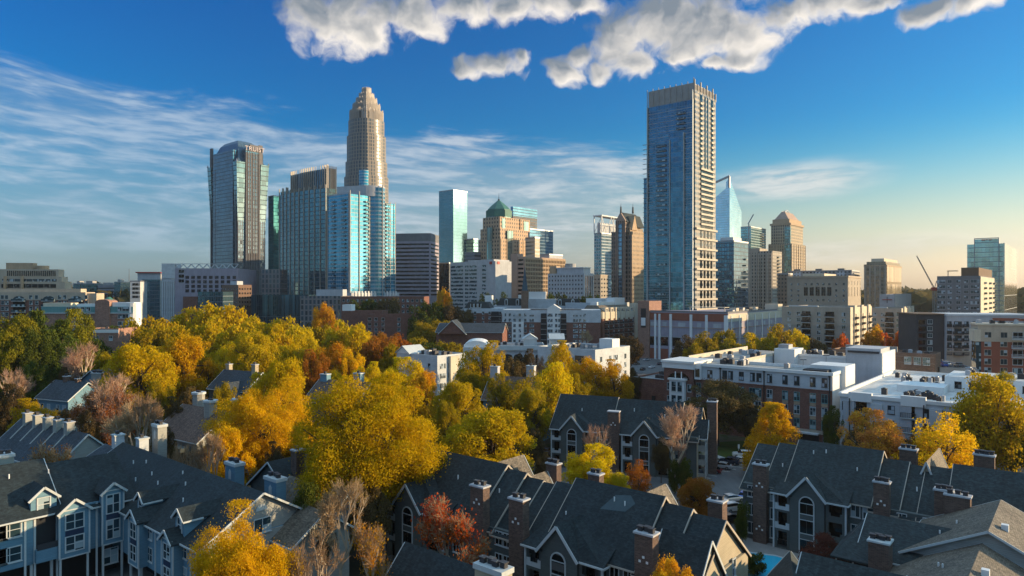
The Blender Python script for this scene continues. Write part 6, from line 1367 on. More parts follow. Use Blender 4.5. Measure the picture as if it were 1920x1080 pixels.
b = house('house', 'brown roofed house with two blue chimneys between the large yellow trees', lot(572, 176), 16, 12, TH + .25, 12.0, 16.6, M['siding'], M['roofbrown'])
for x, z in ((1.5, 17.8), (12.5, 18.6)): chimney(b, x, 6, 2.2, 1.6, 10, z, nfl=1, mat=M['bluesiding'], capm=M['trim'])
b.done()
b = house('house', 'orange brown roofed house with two pale chimneys behind the olive dome tree', lot(906, 182), 15, 11, TH + .3, 11.5, 16.8, M['bluesiding'], M['roofbrown'])
for x, y, z in ((1.2, 5, 19.2), (11, 7, 19.6)): chimney(b, x, y, 2.2, 1.6, 10, z, nfl=1, mat=M['palegrey'], capm=M['trim'])
b.done()
b = house('house', 'dark house half hidden between the leafless tree and the big yellow tree', lot(470, 112), 12, 10, TH, 8.6, 13.0, M['siding'], M['roof'], 'y'); chimney(b, 9, 3, 1.5, 1.5, 6, 14.6, nfl=1); b.done()
# row of townhouses at the left edge
org = lot(-20, 131)
b = Bld('townhouse_row', 'row of dark blue roofed townhouses with white party walls at the left edge', 'townhouses', org, 26, 11, TH + .12)
ZT = (9.6, 14.6); b.box('wall', 0, 26, 0, 11, 0, ZT[0], M['bluesiding']); gable(b, 0, 26, 0, 11, *ZT, 'x', M['roofblue'], M['palesiding'], .4)
for k in range(5):
    x = 3 + 4.2 * k; b.part('party_wall', MB().loft([[(x, 2.2, 11.6), (x, 5.5, 14.9), (x, 8.8, 11.6)], [(x + .4, 2.2, 11.6), (x + .4, 5.5, 14.9), (x + .4, 8.8, 11.6)]]), M['palesiding']); chimney(b, x + .2, 5.2, 1.3, 1.3, 11, 16, nfl=1, mat=M['palesiding'], caph=.15)
b.done()
b = house('house', 'pale gable-ended house with dark blue roof and tree shadows on its wall', lot(92, 112), 13, 17, TH - .02, 8.4, 13.4, M['palesiding'], M['roofblue'], 'x'); chimney(b, 4, 9, 1.5, 1.5, 10, 15.4, nfl=1, mat=M['whitesiding'], capm=M['trim']); chimney(b, 9, 11, 1.5, 1.5, 10, 15.2, nfl=1, mat=M['whitesiding'], capm=M['trim'])
b.wins('front', [1.6], [5.4, 2.2], 1.2, 1.8, sub=True); b.done()
b = house('house', 'white house with a ribbed pale roof behind the dark conifers', lot(-18, 232), 14, 12, TH + .5, 10, 15, M['whitesiding'], M['roofslate']); b.done()
# ------------------------------------------------------------------ trees
def leafmat(name, c1, c2, tr=.5, s=.35):
    m, t = newmat(name)
    g = nd(t, 'ShaderNodeNewGeometry'); oi = nd(t, 'ShaderNodeObjectInfo')
    wp = g.outputs['Position']
    a = noise(t, wp, s, 3, .6); r = g.outputs['Random Per Island']
    f = mth(t, 'ADD', mth(t, 'MULTIPLY', ss(t, a, .36, .64), .65), mth(t, 'MULTIPLY', r, .35))
    c = mixc(t, f, c1, c2)
    k = mth(t, 'MULTIPLY', nd(t, 'ShaderNodeMapRange', {0: r, 3: .80, 4: 1.16}).outputs[0], nd(t, 'ShaderNodeMapRange', {0: oi.outputs['Random'], 3: .82, 4: 1.15}).outputs[0])
    c = nd(t, 'ShaderNodeHueSaturation', {'Hue': nd(t, 'ShaderNodeMapRange', {0: oi.outputs['Random'], 3: .492, 4: .508}).outputs[0], 'Value': k, 'Color': c}).outputs[0]
    d = nd(t, 'ShaderNodeBsdfDiffuse', {0: c}).outputs[0]; tl = nd(t, 'ShaderNodeBsdfTranslucent', {0: c}).outputs[0]
    out(t, nd(t, 'ShaderNodeMixShader', {0: tr, 1: d, 2: tl}).outputs[0]); return m
L = {'Y': leafmat('yellow leaves', (.66, .43, .008), (.56, .43, .010)), 'G': leafmat('gold leaves', (.70, .385, .010), (.64, .41, .010)),
     'YG': leafmat('yellow green leaves', (.60, .40, .010), (.42, .32, .012)), 'OL': leafmat('olive leaves', (.42, .30, .012), (.26, .20, .012)),
     'O': leafmat('orange leaves', (.64, .27, .015), (.52, .33, .015)), 'OP': leafmat('orange pink leaves', (.56, .20, .07), (.55, .32, .03)), 'RU': leafmat('rust leaves', (.40, .13, .02), (.30, .15, .02)),
     'R': leafmat('red leaves', (.50, .075, .025), (.58, .20, .025)), 'DG': leafmat('dark green leaves', (.045, .07, .014), (.10, .11, .016), .2),
     'DG2': leafmat('mid green leaves', (.12, .13, .014), (.26, .22, .012), .3), 'BR': leafmat('brown twigs', (.40, .27, .16), (.30, .20, .11), .3), 'PK': leafmat('pinkish twigs', (.50, .30, .21), (.40, .25, .16), .3), 'DR': leafmat('maroon leaves', (.10, .03, .025), (.14, .05, .03), .2), 'DB': leafmat('dark brown leaves', (.09, .065, .035), (.13, .09, .03), .25)}
BARK = plain('bark', (.075, .058, .046), .95, .4, 1.5, 8); PALEBARK = plain('pale bark', (.42, .34, .25), .95, .3, 1.5, 8)
def tube(mb, pts, r0, r1, n=5):
    rings = []
    for i, p in enumerate(pts):
        d = (Vector(pts[min(i + 1, len(pts) - 1)]) - Vector(pts[max(i - 1, 0)])).normalized()
        s_ = d.cross(Vector((.31, .95, .1))).normalized(); u_ = s_.cross(d); r = r0 + (r1 - r0) * i / (len(pts) - 1)
        rings.append([Vector(p) + (s_ * math.cos(2 * math.pi * k / n) + u_ * math.sin(2 * math.pi * k / n)) * r for k in range(n)])
    mb.loft(rings, 0, False)
def leafmesh(name, cen, dirs, sx, sy, rng, mat, flat=0.0):
    """many small leaf quads; dirs = outward direction at each leaf"""
    n = len(cen)
    nn = rng.normal(size=(n, 3)); nn /= np.linalg.norm(nn, axis=1)[:, None]
    nn = nn * (1 - flat) + dirs * flat; nn /= np.linalg.norm(nn, axis=1)[:, None] + 1e-9
    t = np.cross(nn, rng.normal(size=(n, 3))); t /= np.linalg.norm(t, axis=1)[:, None] + 1e-9; b = np.cross(nn, t)
    s = rng.uniform(.6, 1.35, (n, 1))
    t = t * sx * s / 2; b = b * sy * s / 2
    v = np.stack([cen - t, cen - b * .9, cen + t, cen + b], 1).reshape(-1, 3).astype(np.float32)
    return rawquads(name, v, mat)
def rawquads(name, v, mat):
    n = len(v) // 4; me = bpy.data.meshes.new(name)
    me.vertices.add(n * 4); me.vertices.foreach_set('co', v.astype(np.float32).ravel())
    me.loops.add(n * 4); me.loops.foreach_set('vertex_index', np.arange(n * 4, dtype=np.int32))
    me.polygons.add(n); me.polygons.foreach_set('loop_start', np.arange(0, n * 4, 4, dtype=np.int32))
    me.update(calc_edges=True); me.materials.append(mat); return me
def crown_points(shape, rng, K, cb):
    """clump centres filling an uneven crown; unit width, unit height"""
    out_ = []; ph = rng.uniform(0, 6.3, 6); am = rng.uniform(.06, .16, 3)
    while len(out_) < K:
        th, u_ = rng.uniform(0, 6.283), rng.uniform(-1, 1); r = rng.uniform(.25, 1) ** .42
        bump = 1 + am[0] * math.sin(2 * th + ph[0]) + am[1] * math.sin(3 * th + ph[1] + 2 * u_) + am[2] * math.sin(5 * u_ + ph[2] + th)
        c = math.sqrt(1 - u_ * u_)
        if shape == 'cone': prof = max(.05, .5 * (1 - (u_ + 1) / 2) ** .75 + .06); x, y, z = prof * r * math.cos(th), prof * r * math.sin(th), (u_ + 1) / 2
        elif shape == 'tall': x, y, z = .40 * r * c * bump * math.cos(th), .40 * r * c * bump * math.sin(th), .5 + .46 * r * u_ * bump
        else:
            zz = u_ if u_ > 0 else u_ * .75
            x, y, z = .42 * r * c * bump * math.cos(th), .42 * r * c * bump * math.sin(th), .44 + .48 * r * zz * bump
        out_.append((x, y, cb + (1 - cb) * min(z, .97)))
    return np.array(out_)
def make_tree(shape, seed, K, N, ls, cb=.22, rc=(.085, .15), trunk=.026, limbs=26):
    rng = np.random.default_rng(seed); R = random.Random(seed)
    cl = crown_points(shape, rng, K, cb); rad = rng.uniform(rc[0], rc[1], K)
    if shape == 'cone': rad *= .75
    w = rad ** 2; idx = rng.choice(K, N, p=w / w.sum())
    d = rng.normal(size=(N, 3)); d[:, 2] += .35; d /= np.linalg.norm(d, axis=1)[:, None]
    rr = (rng.uniform(.4, 1.0, N) ** .5 + np.abs(rng.normal(0, .16, N)) + (rng.random(N) < .12) * rng.uniform(0, .6, N)) * rad[idx]
    cen = cl[idx] + d * rr[:, None] * np.array([1, 1, .8])
    cen[:, 2] = np.clip(cen[:, 2], cb * .8, 1.0)
    lm = leafmesh('crown', cen, d, ls, ls * .72, rng, L['Y'], .5)
    mb = MB(); bend = R.uniform(-.02, .02)
    top = cb + (1 - cb) * .75
    trunk_pts = [(bend * math.sin(3 * k / 6), bend * math.cos(2 * k / 6) * .6, top * k / 6) for k in range(7)]
    tube(mb, trunk_pts, trunk, trunk * .25, 7)
    for j in rng.choice(K, min(limbs, K), replace=False):
        c = cl[j]; f = R.uniform(.3, .75); z0 = top * f * (.75 if c[2] < .6 else 1); z0 = min(z0, c[2] - .02) if c[2] > .1 else z0
        p0 = Vector((bend * .5, 0, max(z0, cb * .6))); p3 = Vector(c); m1 = p0.lerp(p3, .35) + Vector((0, 0, .03)); m2 = p0.lerp(p3, .7) + Vector((R.uniform(-.02, .02), R.uniform(-.02, .02), .02))
        tube(mb, [p0, m1, m2, p3], trunk * .42, trunk * .10, 4)
    return lm, mb.mesh('trunk', BARK)
def make_pine(seed, N, ls):
    rng = np.random.default_rng(seed); R = random.Random(seed); mb = MB(); tube(mb, [(0, 0, 0), (.01, 0, .5), (0, .01, .97)], .022, .004, 6)
    cen, dirs = [], []; lay = 17
    for k in range(lay):
        z = .16 + .8 * k / lay; r = .5 * (1 - (k / lay) ** 1.4) * R.uniform(.75, 1.1) + .04
        for j in range(6):
            a = R.uniform(0, 6.283); rr = r * R.uniform(.65, 1.05); tip = Vector((rr * math.cos(a), rr * math.sin(a), z + R.uniform(-.01, .03)))
            tube(mb, [(0, 0, z), tuple(tip * .5 + Vector((0, 0, z * .5))), tuple(tip)], .006, .002, 3)
            n = int(N / lay / 6); s_ = rng.uniform(.25, 1.0, n) ** .6
            p = np.array([[0, 0, z]]) + s_[:, None] * (np.array(tip)[None] - np.array([[0, 0, z]])) + rng.normal(size=(n, 3)) * np.array([.035, .035, .011])
            cen.append(p); dirs.append(np.tile([[0, 0, 1.0]], (n, 1)))
    cen = np.concatenate(cen); return leafmesh('crown', cen, np.concatenate(dirs), ls, ls * .5, rng, L['DG'], .45), mb.mesh('trunk', BARK)
def make_bare(seed, ntw=2600, leaves=0, ls=.02, spread=.5, tw=.0026):
    """leafless tree: limbs dividing upward into a haze of fine twigs, a few leaves left"""
    rng = np.random.default_rng(seed); R = random.Random(seed); mb = MB(); ends = []
    def grow(p, d, ln, r, lv):
        q = p + d * ln + Vector((R.uniform(-.1, .1), R.uniform(-.1, .1), .08)) * ln; tube(mb, [p, p.lerp(q, .5) + Vector((R.uniform(-.04, .04), R.uniform(-.04, .04), 0)) * ln, q], r, r * .66, 5 if lv < 2 else 3)
        if lv >= 5: ends.append((q, d)); return
        if lv >= 3: ends.append((q, d))
        for k in range(R.choice((2, 2, 3)) if lv else 4):
            nd_ = (d + Vector((R.gauss(0, 1), R.gauss(0, 1), R.gauss(.25, .5))) * (.52 if lv else .62) * (spread * 2)).normalized()
            if nd_.z < .05: nd_.z = .1
            grow(q, nd_, ln * R.uniform(.66, .86), r * .68, lv + 1)
    grow(Vector((0, 0, 0)), Vector((0, 0, 1)), .21, .026, 0)
    P_ = np.array([tuple(e[0]) for e in ends]); Dd = np.array([tuple(e[1]) for e in ends])
    mx = max(abs(P_[:, :2]).max() / .44, 1e-3); mz = P_[:, 2].max() / .93
    mb.v = [(v[0] / mx * 1, v[1] / mx, v[2] / mz) for v in (tuple(x) for x in mb.v)]; P_ = P_ / np.array([mx, mx, mz])
    i = rng.choice(len(P_), ntw); d = Dd[i] + rng.normal(size=(ntw, 3)) * .65; d[:, 2] = np.abs(d[:, 2]) * .8 + .1; d /= np.linalg.norm(d, axis=1)[:, None]
    ln = rng.uniform(.03, .10, (ntw, 1)); p0 = P_[i] + rng.normal(size=(ntw, 3)) * .012; p1 = p0 + d * ln
    sd = np.cross(d, rng.normal(size=(ntw, 3))); sd /= np.linalg.norm(sd, axis=1)[:, None]; sd *= tw
    v = np.stack([p0 - sd, p0 + sd, p1 + sd * .4, p1 - sd * .4], 1).reshape(-1, 3)
    tm = rawquads('twigs', v, L['BR']); lm = None
    if leaves:
        i = rng.choice(len(P_), leaves); c = P_[i] + rng.normal(size=(leaves, 3)) * .045
        lm = leafmesh('crown', c, np.tile([[0, 0, 1.0]], (leaves, 1)), ls, ls * .7, rng, L['O'], .1)
    return tm, mb.mesh('trunk', PALEBARK), lm
T = {'A': [make_tree('broad', s, 170, 140000, .0108, .2, (.045, .095), .024, 100) for s in (1, 2)], 'B': [make_tree('broad', s, 105, 36000, .021, .2, (.055, .105), .026, 50) for s in (11, 12, 13, 14)],
     'C': [make_tree('broad', s, 75, 8500, .048, .16, (.075, .14), limbs=16) for s in (21, 22, 23, 24)], 'K': [make_tree('cone', s, 120, 36000, .021, .12, (.08, .13), limbs=30) for s in (31, 32)],
     'T': [make_tree('tall', s, 80, 19000, .027, .1) for s in (41, 42)], 'S': [make_tree('broad', s, 64, 9500, .024, .22, (.06, .11), .016, 44) for s in (51, 52)],
     'H': [make_tree('broad', s, 90, 9000, .045, .02, (.10, .14), .02, 8) for s in (61,)]}
PINES = [make_pine(s, 11000, .05) for s in (71, 72)]
BARE = [make_bare(81), make_bare(82, 3200, spread=.42), make_bare(83, 2600, 4200, .026), make_bare(84, 2800, 2400, .024, .45)]
NT = {'Y': 'yellow', 'G': 'gold', 'YG': 'yellow green', 'OL': 'olive', 'O': 'orange', 'RU': 'rust', 'R': 'red', 'DG': 'dark green', 'BR': 'brown', 'PK': 'pinkish', 'DR': 'maroon', 'DB': 'dark brown'}
RT = random.Random(5)
def put_mesh(name, me, mat, par):
    o = link(name, me, par)
    if mat is not None and mat.name != me.materials[0].name: o.material_slots[0].link = 'OBJECT'; o.material_slots[0].material = mat
    return o
def tree(px, top, wpx, d, kind, mesh='B', label=None, group='trees filling the middle of the view', h=None, zbase=0, name='tree'):
    x, hh = PX(px, d), (h or PZ(top, d)) - zbase; w = wpx / F * d
    root = empty(name, (x, d, zbase), RT.uniform(0, 6.28)); tag(root, label, 'tree' if name != 'shrub' else 'shrub', group)
    if mesh == 'P': cm, tm = RT.choice(PINES)
    elif mesh.startswith('X'):
        i = int(mesh[1]) if len(mesh) > 1 else RT.randrange(4)
        tw, tm, lm = BARE[i]; put_mesh('twigs', tw, L[kind if kind in ('BR', 'PK') else 'BR'], root)
        if lm: put_mesh('crown', lm, L[kind if kind not in ('BR', 'PK') else 'RU'], root)
        cm = None
    else: cm, tm = RT.choice(T[mesh])
    if cm: put_mesh('crown', cm, L[kind], root)
    put_mesh('trunk', tm, None, root)
    root.scale = (w, w, hh); return root
TL = [  # column, crown top, crown width, distance, colour, mesh, label
 (697, 700, 305, 104, 'Y', 'A', 'huge bright yellow tree with dark limbs, standing over the roofs at centre left'),
 (500, 712, 200, 128, 'G', 'A', 'large golden tree left of the huge yellow tree, dark limbs fanning from its trunk'),
 (527, 662, 125, 152, 'Y', 'B', 'yellow tree rising behind the large golden tree'),
 (925, 755, 190, 128, 'YG', 'B', 'olive yellow dome-shaped tree right of the huge yellow tree'),
 (1450, 757, 112, 146, 'G', 'K', 'golden cone-shaped tree in front of the brick and white block'),
 (1108, 833, 106, 124, 'Y', 'B', 'bright yellow round tree in front of the car park'),
 (1160, 880, 58, 117, 'Y', 'B', 'small yellow tree at the foot of the bright yellow round tree'),
 (445, 958, 240, 66, 'G', 'A', 'golden orange tree at the bottom edge against the blue apartment house'),
 (865, 930, 165, 82, 'R', 'X2', 'red-orange half bare tree with upright pale branches at the bottom centre'),
 (640, 890, 130, 88, 'BR', 'X1', 'tall bare brown tree between the blue house end and the centre roofs'),
 (692, 965, 120, 76, 'O', 'X3', 'thin brown tree with few orange leaves, right of the golden orange tree'),
 (585, 1010, 150, 68, 'BR', 'X0', 'bare brown thicket tree at the bottom edge beside the golden orange tree'),
 (1255, 1040, 115, 69, 'O', 'B', 'orange tree top at the bottom edge before the centre roofs'),
 (1642, 768, 118, 134, 'OP', 'B', 'orange pink tree in front of the white flat-roofed block'),
 (1776, 775, 160, 125, 'G', 'S', 'spreading golden tree with upswept branches before the white flat-roofed block'),
 (1862, 703, 150, 140, 'YG', 'T', 'tall yellow green tree at the right edge'),
 (1265, 755, 115, 137, 'PK', 'X1', 'pinkish leafless tree in front of the apartment house beside the car park'),
 (1120, 795, 60, 132, 'PK', 'X0', 'small pinkish bare tree against the apartment house, behind the bright yellow round tree'),
 (1345, 708, 135, 176, 'DB', 'B', 'dark brown tree in shade between the tall chimney and the brick block'),
 (1400, 745, 60, 172, 'DB', 'B', 'lower dark brown tree beside the golden cone-shaped tree'),
 (1312, 888, 82, 110, 'RU', 'B', 'round rust brown tree at the car park'),
 (1198, 862, 70, 121, 'RU', 'S', 'small rusty sparse tree left of the car park'),
 (1545, 1005, 112, 87, 'DR', 'B', 'dark maroon tree beside the pool'),
 (905, 640, 100, 192, 'YG', 'B', 'yellow green tree hiding the middle of the pale L-shaped block'),
 (1035, 680, 84, 176, 'Y', 'T', 'tall yellow tree behind the apartment house beside the car park'),
 (985, 690, 95, 168, 'OL', 'S', 'thin olive tree left of the tall yellow tree'),
 (1105, 668, 100, 198, 'G', 'B', 'golden tree above the dark roof of the apartment house, left of its pair'),
 (1152, 676, 75, 196, 'G', 'B', 'golden tree above the dark roof of the apartment house, right of its pair'),
 (1050, 638, 72, 214, 'Y', 'B', 'yellow tree in front of the arched entrance of the pale block'),
 (750, 670, 100, 178, 'Y', 'B', 'yellow tree in front of the pale block with the sunlit end'),
 (795, 688, 70, 172, 'O', 'B', 'orange gold tree just behind the huge yellow tree'),
 (865, 706, 105, 152, 'YG', 'B', 'yellow green tree behind the olive dome tree'),
 (625, 640, 100, 218, 'O', 'B', 'pale orange tree right of the dark roofed house among yellow trees'),
 (660, 655, 60, 214, 'G', 'B', 'golden tree right beside the pale orange tree'),
 (712, 622, 90, 262, 'RU', 'B', 'rust brown tree below the brick block with pale window columns'),
 (750, 625, 60, 270, 'RU', 'C', 'smaller rust brown tree right of the rust brown one'),
 (610, 566, 62, 335, 'O', 'B', 'orange tree standing tall in front of the dark teal podium'),
 (265, 636, 140, 186, 'Y', 'B', 'broad yellow tree at the left above the bare trees'),
 (352, 620, 115, 206, 'G', 'B', 'golden yellow tree right of the broad yellow tree'),
 (470, 618, 120, 214, 'YG', 'B', 'yellow green tree above the dark roofed house'),
 (560, 628, 80, 222, 'YG', 'B', 'yellow green tree left of the pale orange tree'),
 (140, 640, 95, 194, 'PK', 'X1', 'pale bare tree with forked limbs below the dark conifers'),
 (190, 700, 125, 146, 'PK', 'X1', 'pinkish bare tree in the middle of the left thicket'),
 (255, 752, 130, 132, 'BR', 'X0', 'brown bare tree above the pale chimney'),
 (225, 716, 90, 142, 'PK', 'X3', 'pinkish bare tree with clinging leaves left of the brown roofed house'),
 (150, 735, 90, 140, 'PK', 'X2', 'leaning pinkish tree with red leaves by the small blue house'),
 (280, 735, 80, 128, 'BR', 'X1', 'bare tree with gold leaves in front of the brown roofed house'),
 (65, 748, 92, 152, 'YG', 'B', 'lime yellow tree behind the townhouse row'),
 (98, 822, 110, 106, 'RU', 'X3', 'rusty sparse tree behind the blue apartment house roof'),
 (22, 690, 70, 176, 'PK', 'X0', 'pinkish bare tree at the left edge'),
 (400, 805, 85, 114, 'BR', 'X1', 'bare tree left of the large golden tree trunk'),
 (345, 830, 60, 116, 'BR', 'X0', 'small bare tree behind the blue apartment house ridge'),
 (430, 790, 90, 118, 'G', 'B', 'low golden tree below the large golden tree'),
 (575, 905, 60, 92, 'DG', 'T', 'small dark green evergreen at the end of the blue apartment house'),
]
for (px, top, wpx, d, k, mesh, lab) in TL: tree(px, top, wpx, d, k, mesh, lab, None)
# dark conifers at the left
for i, (px, top, wpx, d) in enumerate(((70, 574, 90, 226), (-22, 590, 100, 205), (118, 592, 80, 222))):
    tree(px, top, wpx, d, 'DG', 'P', 'tall dark conifer in the clump at the left edge', 'dark conifers at the left edge')
for i, (px, top, wpx, d) in enumerate(((20, 582, 120, 214), (62, 612, 100, 206), (135, 580, 90, 236), (105, 618, 100, 212), (0, 625, 100, 200))):
    tree(px, top, wpx, d, ('DG2', 'DG')[i % 2], 'B', '%s broad-crowned tree in the shady clump at the left edge' % ('green' if i % 2 == 0 else 'dark green'), '%s broad-crowned trees at the left edge' % ('green' if i % 2 == 0 else 'dark green'))
# canopy between the houses and the towers: every tree its own object
CAN = [(300, 590, 85, 300, 'YG'), (348, 574, 80, 318, 'Y'), (425, 562, 95, 316, 'Y'), (480, 588, 80, 300, 'YG'), (530, 590, 85, 296, 'YG'), (250, 596, 85, 270, 'OL'), (205, 612, 80, 262, 'DG'),
       (395, 590, 90, 270, 'YG'), (330, 600, 85, 262, 'YG'), (445, 600, 85, 258, 'YG'), (510, 608, 80, 252, 'Y'), (565, 604, 75, 268, 'YG'), (285, 612, 80, 250, 'OL'), (385, 578, 70, 330, 'Y'), (600, 606, 60, 300, 'OL'),
       (640, 600, 75, 290, 'YG'), (675, 602, 70, 280, 'Y'), (690, 635, 60, 245, 'RU'), (735, 640, 60, 240, 'OL'), (780, 628, 70, 300, 'OL'), (812, 640, 60, 290, 'DG'), (845, 636, 60, 300, 'OL'), (795, 600, 62, 380, 'OL'), (835, 596, 60, 400, 'OL'),
       (812, 560, 52, 425, 'DG'), (848, 566, 55, 430, 'DB'), (785, 572, 50, 410, 'DG'), (830, 536, 42, 470, 'O'), (868, 575, 40, 430, 'DB'), (690, 556, 50, 470, 'DG'), (725, 552, 52, 470, 'DB'), (660, 562, 40, 480, 'DG'),
       (915, 546, 34, 500, 'DG'), (940, 548, 36, 500, 'DG'), (1032, 545, 36, 490, 'DG'), (1055, 546, 40, 488, 'DG'), (1095, 548, 34, 488, 'DG'), (900, 552, 30, 500, 'DG'), (1118, 552, 30, 480, 'DG'),
       (1282, 628, 52, 300, 'DB'), (1325, 622, 58, 306, 'OL'), (1355, 614, 55, 318, 'OL'), (1412, 622, 62, 312, 'YG'), (1465, 608, 62, 318, 'YG'), (1497, 614, 40, 318, 'Y'), (1300, 640, 46, 290, 'OL'), (1375, 634, 50, 296, 'OL'), (1440, 628, 50, 300, 'OL'),
       (1577, 623, 34, 318, 'R'), (1640, 606, 36, 330, 'O'), (1662, 622, 34, 326, 'R'), (1690, 616, 40, 320, 'R'), (1620, 634, 30, 318, 'RU'), (1530, 632, 40, 318, 'DB'), (1180, 625, 50, 330, 'DB'), (1150, 632, 44, 330, 'DB'), (1098, 618, 30, 380, 'BR'),
       (430, 640, 90, 225, 'Y'), (390, 655, 80, 215, 'YG'), (310, 650, 70, 215, 'OL'), (520, 640, 80, 230, 'Y'), (590, 655, 70, 205, 'RU'), (620, 690, 60, 190, 'YG'), (690, 680, 70, 200, 'Y'), (655, 700, 60, 185, 'OL'), (240, 665, 90, 205, 'YG'), (185, 655, 70, 215, 'OL'), (180, 628, 60, 245, 'DG'),
       (955, 668, 60, 205, 'DB'), (985, 655, 55, 225, 'DB'), (1010, 665, 45, 215, 'BR'), (880, 690, 60, 185, 'OL'), (940, 700, 60, 172, 'OL'), (1000, 720, 70, 160, 'OL'), (1080, 700, 70, 182, 'OL'), (1185, 690, 40, 215, 'DB'), (840, 745, 60, 145, 'OL'), (740, 720, 60, 160, 'YG'),
       (330, 745, 60, 155, 'DB'), (360, 725, 60, 170, 'DB'), (300, 715, 70, 168, 'OL'), (450, 745, 60, 150, 'YG'), (420, 715, 60, 165, 'OL'), (120, 690, 60, 185, 'DB'), (60, 675, 70, 195, 'DG'), (15, 720, 70, 165, 'DB'), (205, 745, 60, 148, 'DB'), (165, 770, 50, 138, 'DB'), (120, 760, 50, 145, 'DB'), (310, 790, 50, 128, 'DB'),
       (520, 830, 60, 112, 'DB'), (560, 800, 60, 125, 'OL'), (620, 850, 70, 108, 'OL'), (690, 900, 80, 96, 'DB'), (600, 930, 60, 90, 'DB'), (1000, 800, 50, 150, 'DB'), (1020, 850, 40, 135, 'DB'), (1480, 700, 40, 196, 'DG'), (1600, 800, 40, 150, 'DB'), (1700, 820, 50, 140, 'DB'), (1830, 780, 60, 140, 'DG'), (1900, 770, 60, 138, 'DG'), (1560, 760, 40, 160, 'DG'), (1735, 800, 60, 136, 'RU'),
       (1885, 690, 60, 165, 'OL'), (1240, 820, 40, 142, 'DB')]
cnt = {}
for (px, top, wpx, d, k) in CAN:
    if k == 'BR': k, mm = 'BR', 'X0'
    else: mm = 'C' if d > 225 else 'B'
    tree(px, top, wpx, d, k, mm, '%s tree in the canopy behind the nearer roofs' % NT[k] if d < 240 else '%s tree in the far canopy towards the towers' % NT[k], '%s trees %s' % (NT[k], 'behind the nearer roofs' if d < 240 else 'towards the towers'))
# clipped evergreens
for (px, top, wpx, d, lab) in ((1284, 856, 30, 133, 'rounded dark evergreen shrub right of its twin at the apartment house by the car park'), (1265, 858, 26, 134, 'rounded dark evergreen shrub left of its twin at the apartment house by the car park'), (1415, 1036, 46, 96, 'dome-clipped dark evergreen beside the pool'), (1392, 935, 26, 108, 'dome-clipped dark evergreen at the left end of the house behind the pool')):
    tree(px, top, wpx, d, 'DG', 'H', lab, None, name='shrub')
# woods on the skyline
wr = np.random.default_rng(9); n = 26000
ang = np.radians(wr.uniform(-46, 46, n)); dist = wr.uniform(1000, 2600, n) ; 
cx_, cy_ = np.sin(ang) * dist, np.cos(ang) * dist
z_ = np.abs(wr.normal(0, 1, n)) * 6 + 5 + 7 * np.sin(cx_ * .013) * np.sin(cy_ * .011) + 16
wm = leafmesh('far_woods', np.stack([cx_, cy_, z_], 1), np.tile([[0, -.6, .8]], (n, 1)), 24, 17, wr, leafmat('far woods leaves', (.07, .075, .03), (.13, .09, .03)), .3)
wo = link('far_woods', wm); tag(wo, 'dark band of far woods along the horizon behind the city', 'woods', kind='stuff')
n = 16000; ang = np.radians(wr.uniform(-44, 44, n)); dist = wr.uniform(430, 950, n); cx_, cy_ = np.sin(ang) * dist, np.cos(ang) * dist
z_ = np.abs(wr.normal(0, 1, n)) * 3 + 4 + 4 * np.sin(cx_ * .03) * np.sin(cy_ * .028)
wm = leafmesh('street_trees', np.stack([cx_, cy_, z_], 1), np.tile([[0, -.3, .9]], (n, 1)), 8, 6, wr, leafmat('street tree leaves', (.10, .085, .03), (.16, .10, .03)), .3)
wo = link('street_trees', wm); tag(wo, 'mass of low brown and green trees between the downtown blocks', 'woods', kind='stuff')
# ------------------------------------------------------------------ ground, car park, pool, cars
m, t = newmat('ground'); P_ = nd(t, 'ShaderNodeNewGeometry').outputs['Position']
a = noise(t, P_, .02, 5); b_ = noise(t, P_, .25, 4); c_ = noise(t, P_, 2.5, 3)
col_ = mixc(t, ss(t, a, .42, .58), (.050, .052, .040), (.075, .058, .038)); col_ = mixc(t, ss(t, b_, .5, .62), col_, (.035, .05, .018)); col_ = mixc(t, mth(t, 'MULTIPLY', ss(t, c_, .58, .7), .6), col_, (.20, .11, .035))
out(t, bsdf(t, col_, .95, spec=.1))
g = MB().poly([(-40000, -3000, 0), (40000, -3000, 0), (40000, 50000, 0), (-40000, 50000, 0)]).build('ground', m); tag(g, kind='structure')
def sheet(name, pts, z, mat, kind='structure'):
    o = MB().slab([(x, y, z) for x, y in pts], z - .001 if z > .02 else .003).build(name, mat); tag(o, kind=kind); return o
def gp(px, py, z=0): d = (H - z) * F / (py - CY); return (PX(px, d), d)
ASPH = plain('car park asphalt', (.11, .113, .118), .88, .35, .12, 5)
LOT = [gp(1030, 905), gp(1225, 985), gp(1400, 1010), gp(1400, 868), gp(1345, 862), gp(1290, 893), gp(1200, 890), gp(1030, 862)]
sheet('car_park', LOT[::-1] if False else LOT, .02, ASPH)
GRASS = leafmat('lawn', (.04, .065, .018), (.07, .08, .025), 0.0, .5)
sheet('lawn', [gp(1330, 858), gp(1400, 866), gp(1480, 850), gp(1400, 826), gp(1330, 830)], .012, GRASS)
sheet('road', [gp(1480, 842), gp(1930, 905), gp(1930, 880), gp(1480, 826)], .016, ASPH)
sheet('pavement', [gp(1318, 850), gp(1368, 866), gp(1374, 863), gp(1324, 846)], .024, M['concrete'])
sheet('pool_deck', [gp(1392, 1000), gp(1370, 1100), gp(1560, 1100), gp(1560, 1046)], .03, plain('pool deck', (.24, .23, .22), .85))
sheet('driveway', [(-62, 80), (-40, 78), (-30, 100), (-48, 112), (-62, 105)], .02, plain('driveway', (.16, .155, .15), .9))
